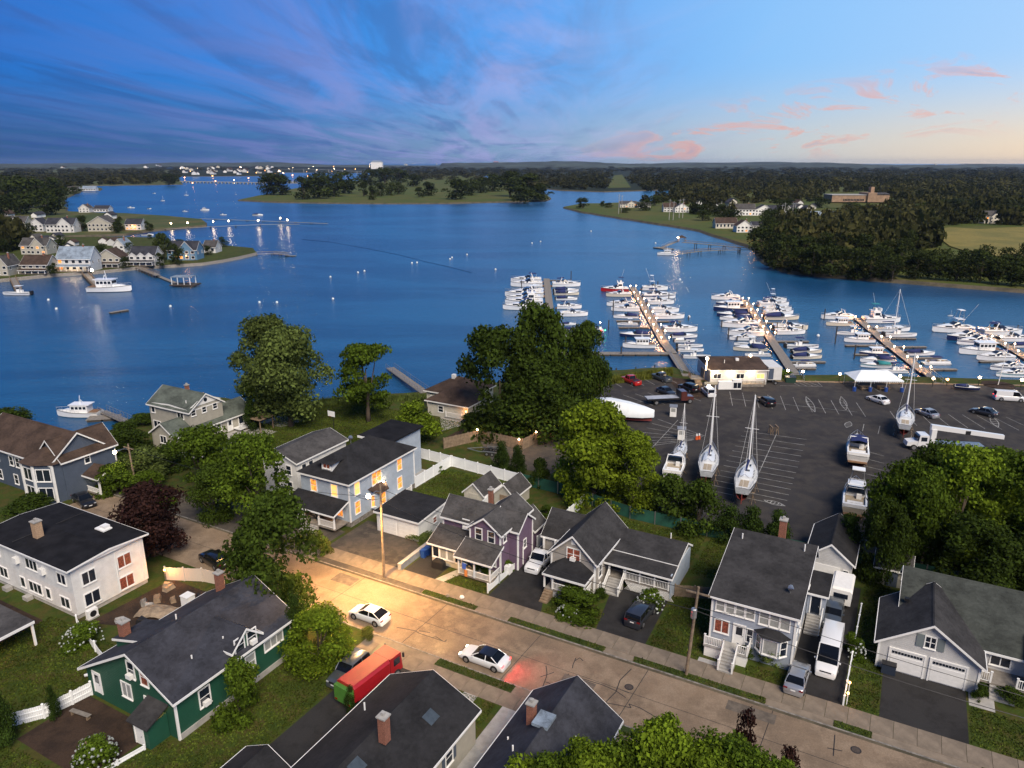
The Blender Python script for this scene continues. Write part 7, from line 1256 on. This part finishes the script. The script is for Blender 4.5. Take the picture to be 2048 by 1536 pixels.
# long pier with pavilion and workboat on the right shore, and the docks of the left shore
def trestle(label, pts, w, z, step=9., name='timber_pier', rail=True):
    o = thing(name, label, 'pier', (0,0,0)); P = [G(*p, z) for p in pts]
    for a, b in zip(P, P[1:]):
        d = b-a; n = max(1, round(d.length/step)); ang = math.atan2(d.y, d.x); l = d.length/n
        ms = MB().box(0,l-.02,-w/2,w/2,-.2,0); ml = MB()
        if rail:
            for s in (-1,1): ml.box(0,l,s*w/2-.05,s*w/2+.05,1.0,1.1); [ml.box(l*q-.06,l*q+.06,s*w/2-.06,s*w/2+.06,0,1.0) for q in (0,.33,.66)]
        m1 = ms.mesh('deck_section', plank); m2 = ml.mesh('railing', wood) if rail else None; mp = MB().tube([(.2,-w/2,-z-1),(.2,-w/2,0)], .2, 6).tube([(.2,w/2,-z-1),(.2,w/2,0)], .2, 6).box(.1,.3,-w/2,w/2,-.5,-.2).mesh('trestle', piling_m)
        for i in range(n):
            q = a+d*i/n; s = place('deck_section', m1, o, q, ang); place('trestle', mp, o, q, ang)
            if rail: place('railing', m2, s)
    return o
trestle('upper timber pier with pavilion on the far right shore', [(1510,497),(1365,484)], 2.2, 3.2); trestle('lower curved footbridge pier on the far right shore', [(1520,499),(1440,500),(1400,502),(1355,508)], 1.8, 1.8, 12); gangway('sloping gangway from the pavilion pier to its float', (1325,494), (1356,482), 2.0, .7, 3.2); pier('dark float at the end of the pavilion pier', [(1312,494),(1342,498)], 5)
p = G(1363,484,3.2); o = thing('pavilion', 'small square pavilion on the pier with a bright lamp', 'pavilion', p); [MB().box(x-.12,x+.12,y-.12,y+.12,0,2.6).build('post', wood, o) for x in (-2,2) for y in (-2,2)]; MB().add([(-2.6,-2.6,2.6),(2.6,-2.6,2.6),(2.6,2.6,2.6),(-2.6,2.6,2.6),(0,0,4)], [(0,1,4),(1,2,4),(2,3,4),(3,0,4)]).build('roof', rf_brown, o); MB().ball((-2.8,-2.7,2.9), .5).build('lamp_globe', lampw, o); lamp(o, (-3.4,-3.6,2.9), 900, (1,.66,.34), .6)
berth('trawler', 1318, 1350, 510, 'white pilothouse workboat moored at the footbridge pier on the right shore', -1, None)
p = G(1508,481,1.5); o = thing('street_lamp', 'orange street lamp by the far right beach', 'lamp', p); MB().tube([(0,0,0),(0,0,6)], .1, 5).build('post', pole_m, o); MB().ball((0,-.4,5.6), .5).build('globe', lampo, o); lamp(o, (0,-1.4,5.4), 900, (1,.4,.1), .5)
for x, y, s, e, lb in [(1586,458,.85,1500,'bright orange lamp glowing among the trees of the right bank'),(1653,466,.4,300,'small orange lamp right of the bright one in the trees')]:
    p = G(x,y,1.5); hh = height_for(p,y-8); o = thing('street_lamp', lb, 'lamp', p); MB().tube([(0,0,0),(0,0,hh)], .1, 5).build('post', pole_m, o); MB().ball((0,-.5,hh), s).build('globe', lampo, o); lamp(o, (0,-2,hh), e, (1,.38,.1), .6)
for x, y, t in [(1237,428,388),(1243,425,390),(1338,440,398),(1346,440,402),(1358,436,398),(1365,436,397),(1562,446,408),(1567,446,405),(1583,446,405),(1588,443,404)]:
    p = G(x,y,1.5); hh = height_for(p,t); o = thing('power_pole', 'slim pale power line pole on the far right shore', 'pole', p, 0, 'power line poles'); MB().tube([(0,0,0),(0,0,hh)], [.3,.2], 6).build('pole', concrete, o); MB().box(-1.6,1.6,-.1,.1,hh-1.2,hh-1).build('cross_arm', metal, o)
trestle('left shore dock below the first waterfront houses', [(25,556),(38,582)], 2.2, 1.2, 5); trestle('dock with a bright lamp below the glowing porch', [(170,547),(200,578)], 2.4, 1.3, 5); trestle('white-railed dock below the three-gabled house', [(277,535),(315,550)], 2.4, 1.4, 5); pier('long dark float leading to the covered boat lift', [(315,551),(352,566)], 1.8)
p = G(186,554,1.4); o = thing('dock_lamp', 'very bright lamp at the head of the left shore dock', 'lamp', p); MB().tube([(0,0,0),(0,0,2.6)], .08, 5).build('post', dark_metal, o); MB().ball((0,0,2.9), .55).build('globe', pm('lamp_white_hot', (1,.9,.7), .5, emit=(1,.82,.55), estr=50), o); lamp(o, (.2,-1.2,3.2), 350, (1,.7,.42), .5)
p = G(371,571,.3); o = thing('boat_lift', 'covered boat lift with pale flat roof standing in the water', 'boat lift', p, R(-4)); MB().box(-5.2,5.2,-3,3,.2,.7).build('float', piling_m, o); MB().box(-4.6,3.6,-2.6,2.6,3.6,3.85).build('roof', rf_pale, o); [MB().box(x-.12,x+.12,y-.12,y+.12,.7,3.6).build('post', white, o) for x in (-4.3,-1.8,.8,3.3) for y in (-2.4,2.4)]
trestle('long lamp-lit dock reaching out from the upper left marsh', [(330,458),(420,453),(520,449),(600,448)], 2.2, 1.4, 16, rail=False); trestle('second low dock parallel to the lamp-lit one', [(400,437),(560,443),(655,447)], 2.2, 1.1, 18, rail=False)
for i, (x, y) in enumerate([(343,454),(376,453),(427,450),(458,449),(517,448),(561,443),(575,447)]):
    p = G(x,y,1.4); o = thing('dock_lamp', ['first','second','third','fourth','fifth','sixth','seventh'][i]+' lamp from the left on the long marsh dock', 'lamp', p); MB().tube([(0,0,0),(0,0,2.4)], .1, 5).build('post', wood, o); MB().ball((0,0,2.8), .55).build('globe', lampw, o); lamp(o, (0,-1.2,3), 180, (1,.7,.38), .6)
trestle('low dock with white rail lights at the tip of the lower point', [(513,508),(545,507),(575,509)], 1.8, 1.2, 6); finger(570, 592, 511, 'small blue float at the end of the point dock', 2)
gangway('white truss gangway at the end of the point dock', (578,510), (548,506), 1.6, .6, 1.2)
berth('trawler', 175, 255, 583, 'large white catamaran-like yacht moored at the bright left dock', 1, None); berth('console_w_w', 12, 66, 590, 'white centre-console boat moored near the left edge', -1, None); berth('trawler', 124, 207, 832, 'white lobster boat with tall cabin moored at the near left float', -1, None); pier('low timber float beside the lobster boat', [(175,836),(240,832)], 2.6); pier('dark low raft drifting below the bright left dock', [(219,625),(256,619)], 1.6)
for x0, x1, y, key, lb in [(401,417,421,'trawler','white boat on a mooring left of the golf island'),(255,268,416,'console','white boat on a mooring off the upper left houses'),(365,374,423,'console','small dark boat on a mooring near the marsh'),(294,302,418,'cuddy','tiny white boat on a mooring off the left shore'),(321,329,402,'sail','little sailboat with a red hull stripe far off the left shore'),(368,376,391,'sail','little sailboat moored far up the left channel'),(283,305,471,'cuddy','low boat in the inlet behind the lower point'),(440,452,430,'console','small boat moored beyond the lamp-lit dock'),(505,524,431,'cuddy','white boat moored beyond the end of the lamp-lit dock'),(1895,1905,632,'sail','tiny sailboat on a mooring at the right'),(305,311,387,'cuddy','tiny boat far up the left channel')]: berth(key, x0, x1, y, lb, 1, None)
for x, y in [(519,606),(554,606),(661,555),(666,599),(716,546),(729,543),(824,527),(834,526),(900,519),(904,516),(934,510),(991,540),(1064,487),(1081,484),(97,601),(113,619),(341,614),(1182,463),(1311,487),(1337,617),(1378,635),(1636,673),(1571,690),(1290,590),(1360,560)]:
    p = G(x,y,0); o = thing('mooring_buoy', 'small white mooring buoy floating on open water', 'buoy', p, 0, 'mooring buoys'); MB().ball((0,0,.25), .45).build('float', white, o); MB().tube([(0,0,.6),(0,0,1.0)], .06, 5).build('pickup_ring', metal, o)
o = tag(MB().tube([G(*p, .03) for p in [(604,479),(660,484),(735,497),(800,510),(850,523),(900,534),(943,545)]], .14, 6).build('floating_boom', navyp), 'long dark floating boom curving across the open water', 'boom')
# road bridge and low rail bridge far up the channel
def bridge(label, pts, w, z, arch, step):
    o = thing('bridge', label, 'bridge', (0,0,0)); P = [G(*p, z) for p in pts]; D = MB(); n = 24; S = []
    for i in range(n+1):
        t = i/n; q = P[0].lerp(P[-1], t); zz = z+arch*math.sin(math.pi*t); S.append([(q.x,q.y-w/2,zz-1.2),(q.x,q.y+w/2,zz-1.2),(q.x,q.y+w/2,zz),(q.x,q.y-w/2,zz)])
    D.loft(S).build('deck', concrete, o)
    for i in range(1, n, step): a = S[i][0]; MB().box(a[0]-1,a[0]+1,a[1],a[1]+w,-1,a[2]).build('pier_column', concrete, o)
    return o
bridge('long low arched road bridge with lights far up the channel', [(536,340),(735,344)], 12, 9, 8, 3); bridge('low dark railway bridge across the far channel', [(360,362),(535,365)], 7, 4, 0, 1); bridge('low dark span between the golf island trees', [(576,363),(596,363)], 7, 4, 0, 3)
# far town: every house a thing of its own, the parts too small to see
rt = random.Random(5); ms = []
for wl, rf in ((sid_white,rf_grey),(sid_cream,rf_slate),(sid_grey,rf_brown),(sid_white,rf_slate)):
    mw = MB().prism_y([(-.5,0),(.5,0),(.5,.55),(0,.95),(-.5,.55)], 0, .9).mesh('wall', wl); mr = MB().prism_y([(-.6,.5),(0,.97),(.6,.5),(.6,.58),(0,1.06),(-.6,.58)], -.06, .96).mesh('roof', rf); ms.append((mw, mr))
def town(x0, x1, y0, y1, n, label, group, wpx=(6,11)):
    for i in range(n):
        p = G(rt.uniform(x0,x1), rt.uniform(y0,y1), 8 if y0 < 336 else 1.6); s = min(26, rt.uniform(*wpx)*mpp(p)); o = thing('distant_house', label, 'house', p, rt.uniform(-.6,.6), group); mw, mr = rt.choice(ms); place('wall', mw, o, sc=(s,s,s*.8)); place('roof', mr, o, sc=(s,s,s*.8))
town(362,545,334,350,34,'tiny pale house in the distant town beyond the left channel','distant town houses'); town(60,330,329,338,12,'tiny house among the distant woods at left','distant houses in the left woods'); town(800,1480,326.5,331,40,'tiny building below the horizon hills','distant buildings below the hills',(5,9)); town(1500,2040,327,332,18,'tiny building in the far woods at right','distant buildings in the right woods',(4,8))
town(1395,1470,406,428,7,'small pale house among trees on the far right shore','small houses on the far right shore',(12,18)); town(1550,1640,408,440,7,'small pale house half hidden behind the wooded bank','small houses behind the wooded bank',(12,18))
town(0,150,478,500,9,'small grey house tucked behind the lower left row','small houses behind the lower left row',(14,20)); town(130,330,486,512,7,'small gabled house between the trees of the lower point','small houses on the lower point',(14,20)); town(0,240,434,452,9,'small house behind the upper left row','small houses behind the upper left row',(12,18))
for x0, x1, b, t, lb in [(742,765,338,321,'pale domed tank building far across the channel'),(982,1024,331,324,'long pale factory on the horizon'),(1365,1500,333,329,'long lit shopping buildings on the horizon'),(1508,1548,334,329.5,'low lit warehouse on the horizon'),(1575,1616,332,328,'white warehouse row on the horizon')]:
    p = G((x0+x1)/2,b,4); w = (x1-x0)*mpp(p); hh = height_for(p,t); o = thing('distant_building', lb, 'building', p); MB().box(-w/2,w/2,0,w*.5,0,hh*.8).build('wall', sid_white, o); MB().loft([[(-w*.51,-1,hh*.8),(w*.51,-1,hh*.8),(w*.51,w*.52,hh*.8),(-w*.51,w*.52,hh*.8)],[(-w*.3,w*.1,hh),(w*.3,w*.1,hh),(w*.3,w*.4,hh),(-w*.3,w*.4,hh)]]).build('roof', rf_pale, o)
p = G(992,331,4); hh = height_for(p,309); o = thing('chimney_stack', 'tall factory tower with a reddish cap on the horizon', 'tower', p); w = 6*mpp(p); MB().box(-w/2,w/2,0,w,0,hh*.85).build('shaft', white, o); MB().box(-w*.8,w*.8,-w*.2,w*1.2,hh*.85,hh).build('cap', pm('red_cap', (.5,.2,.15), .7), o)
ml = [MB().ball((0,0,0), 1., 6, 4).mesh('bulb', m) for m in (lampw, lampo)]
for i in range(90):
    q = rt.random()
    x, y = (rt.uniform(360,760), rt.uniform(331,347)) if q < .42 else ((rt.uniform(1370,1560), rt.uniform(329,333)) if q < .75 else (rt.uniform(0,2048), rt.uniform(328,334)))
    p = G(x,y,9); s = mpp(p)*rt.uniform(.25,.6)*(1.6 if .42 <= q < .75 else 1); tag(place('distant_lamp', ml[rt.random() < .45], None, p, sc=s), 'pinpoint of light in the distant town', 'lamp', 'lights of the distant town')
for x, y in [(369,355),(425,352),(385,366),(431,362),(468,360),(497,356),(585,350),(615,352),(990,355),(983,357)]:
    p = G(x,y,6); s = mpp(p)*.9; tag(place('channel_lamp', ml[1 if x % 2 else 0], None, p, sc=s), 'warm lamp close above the far channel water', 'lamp', 'lamps along the far channel')
for x, y in [(1,0)]: pass
for r_o in list(PROTO.values()):                        # the prototypes themselves are not part of the place
    for c in kids(r_o):
        for g in kids(c): bpy.data.objects.remove(g)
        bpy.data.objects.remove(c)
    bpy.data.objects.remove(r_o)
# thin evening air: far things fade a little
hz = bpy.data.materials.new('haze'); hz.use_nodes = True; t = NT(hz.node_tree); t.n.clear()
pv = t.add('ShaderNodeVolumePrincipled'); pv.inputs['Color'].default_value = (.5, .64, .92, 1); pv.inputs['Density'].default_value = .00003; pv.inputs['Anisotropy'].default_value = .2
om = t.add('ShaderNodeOutputMaterial'); t.l.new(pv.outputs[0], om.inputs['Volume'])
tag(MB().box(-15000,21500,-450,14500,-3.5,95).build('haze', hz), 'thin bluish evening haze over the whole bay', 'haze', kind='stuff')
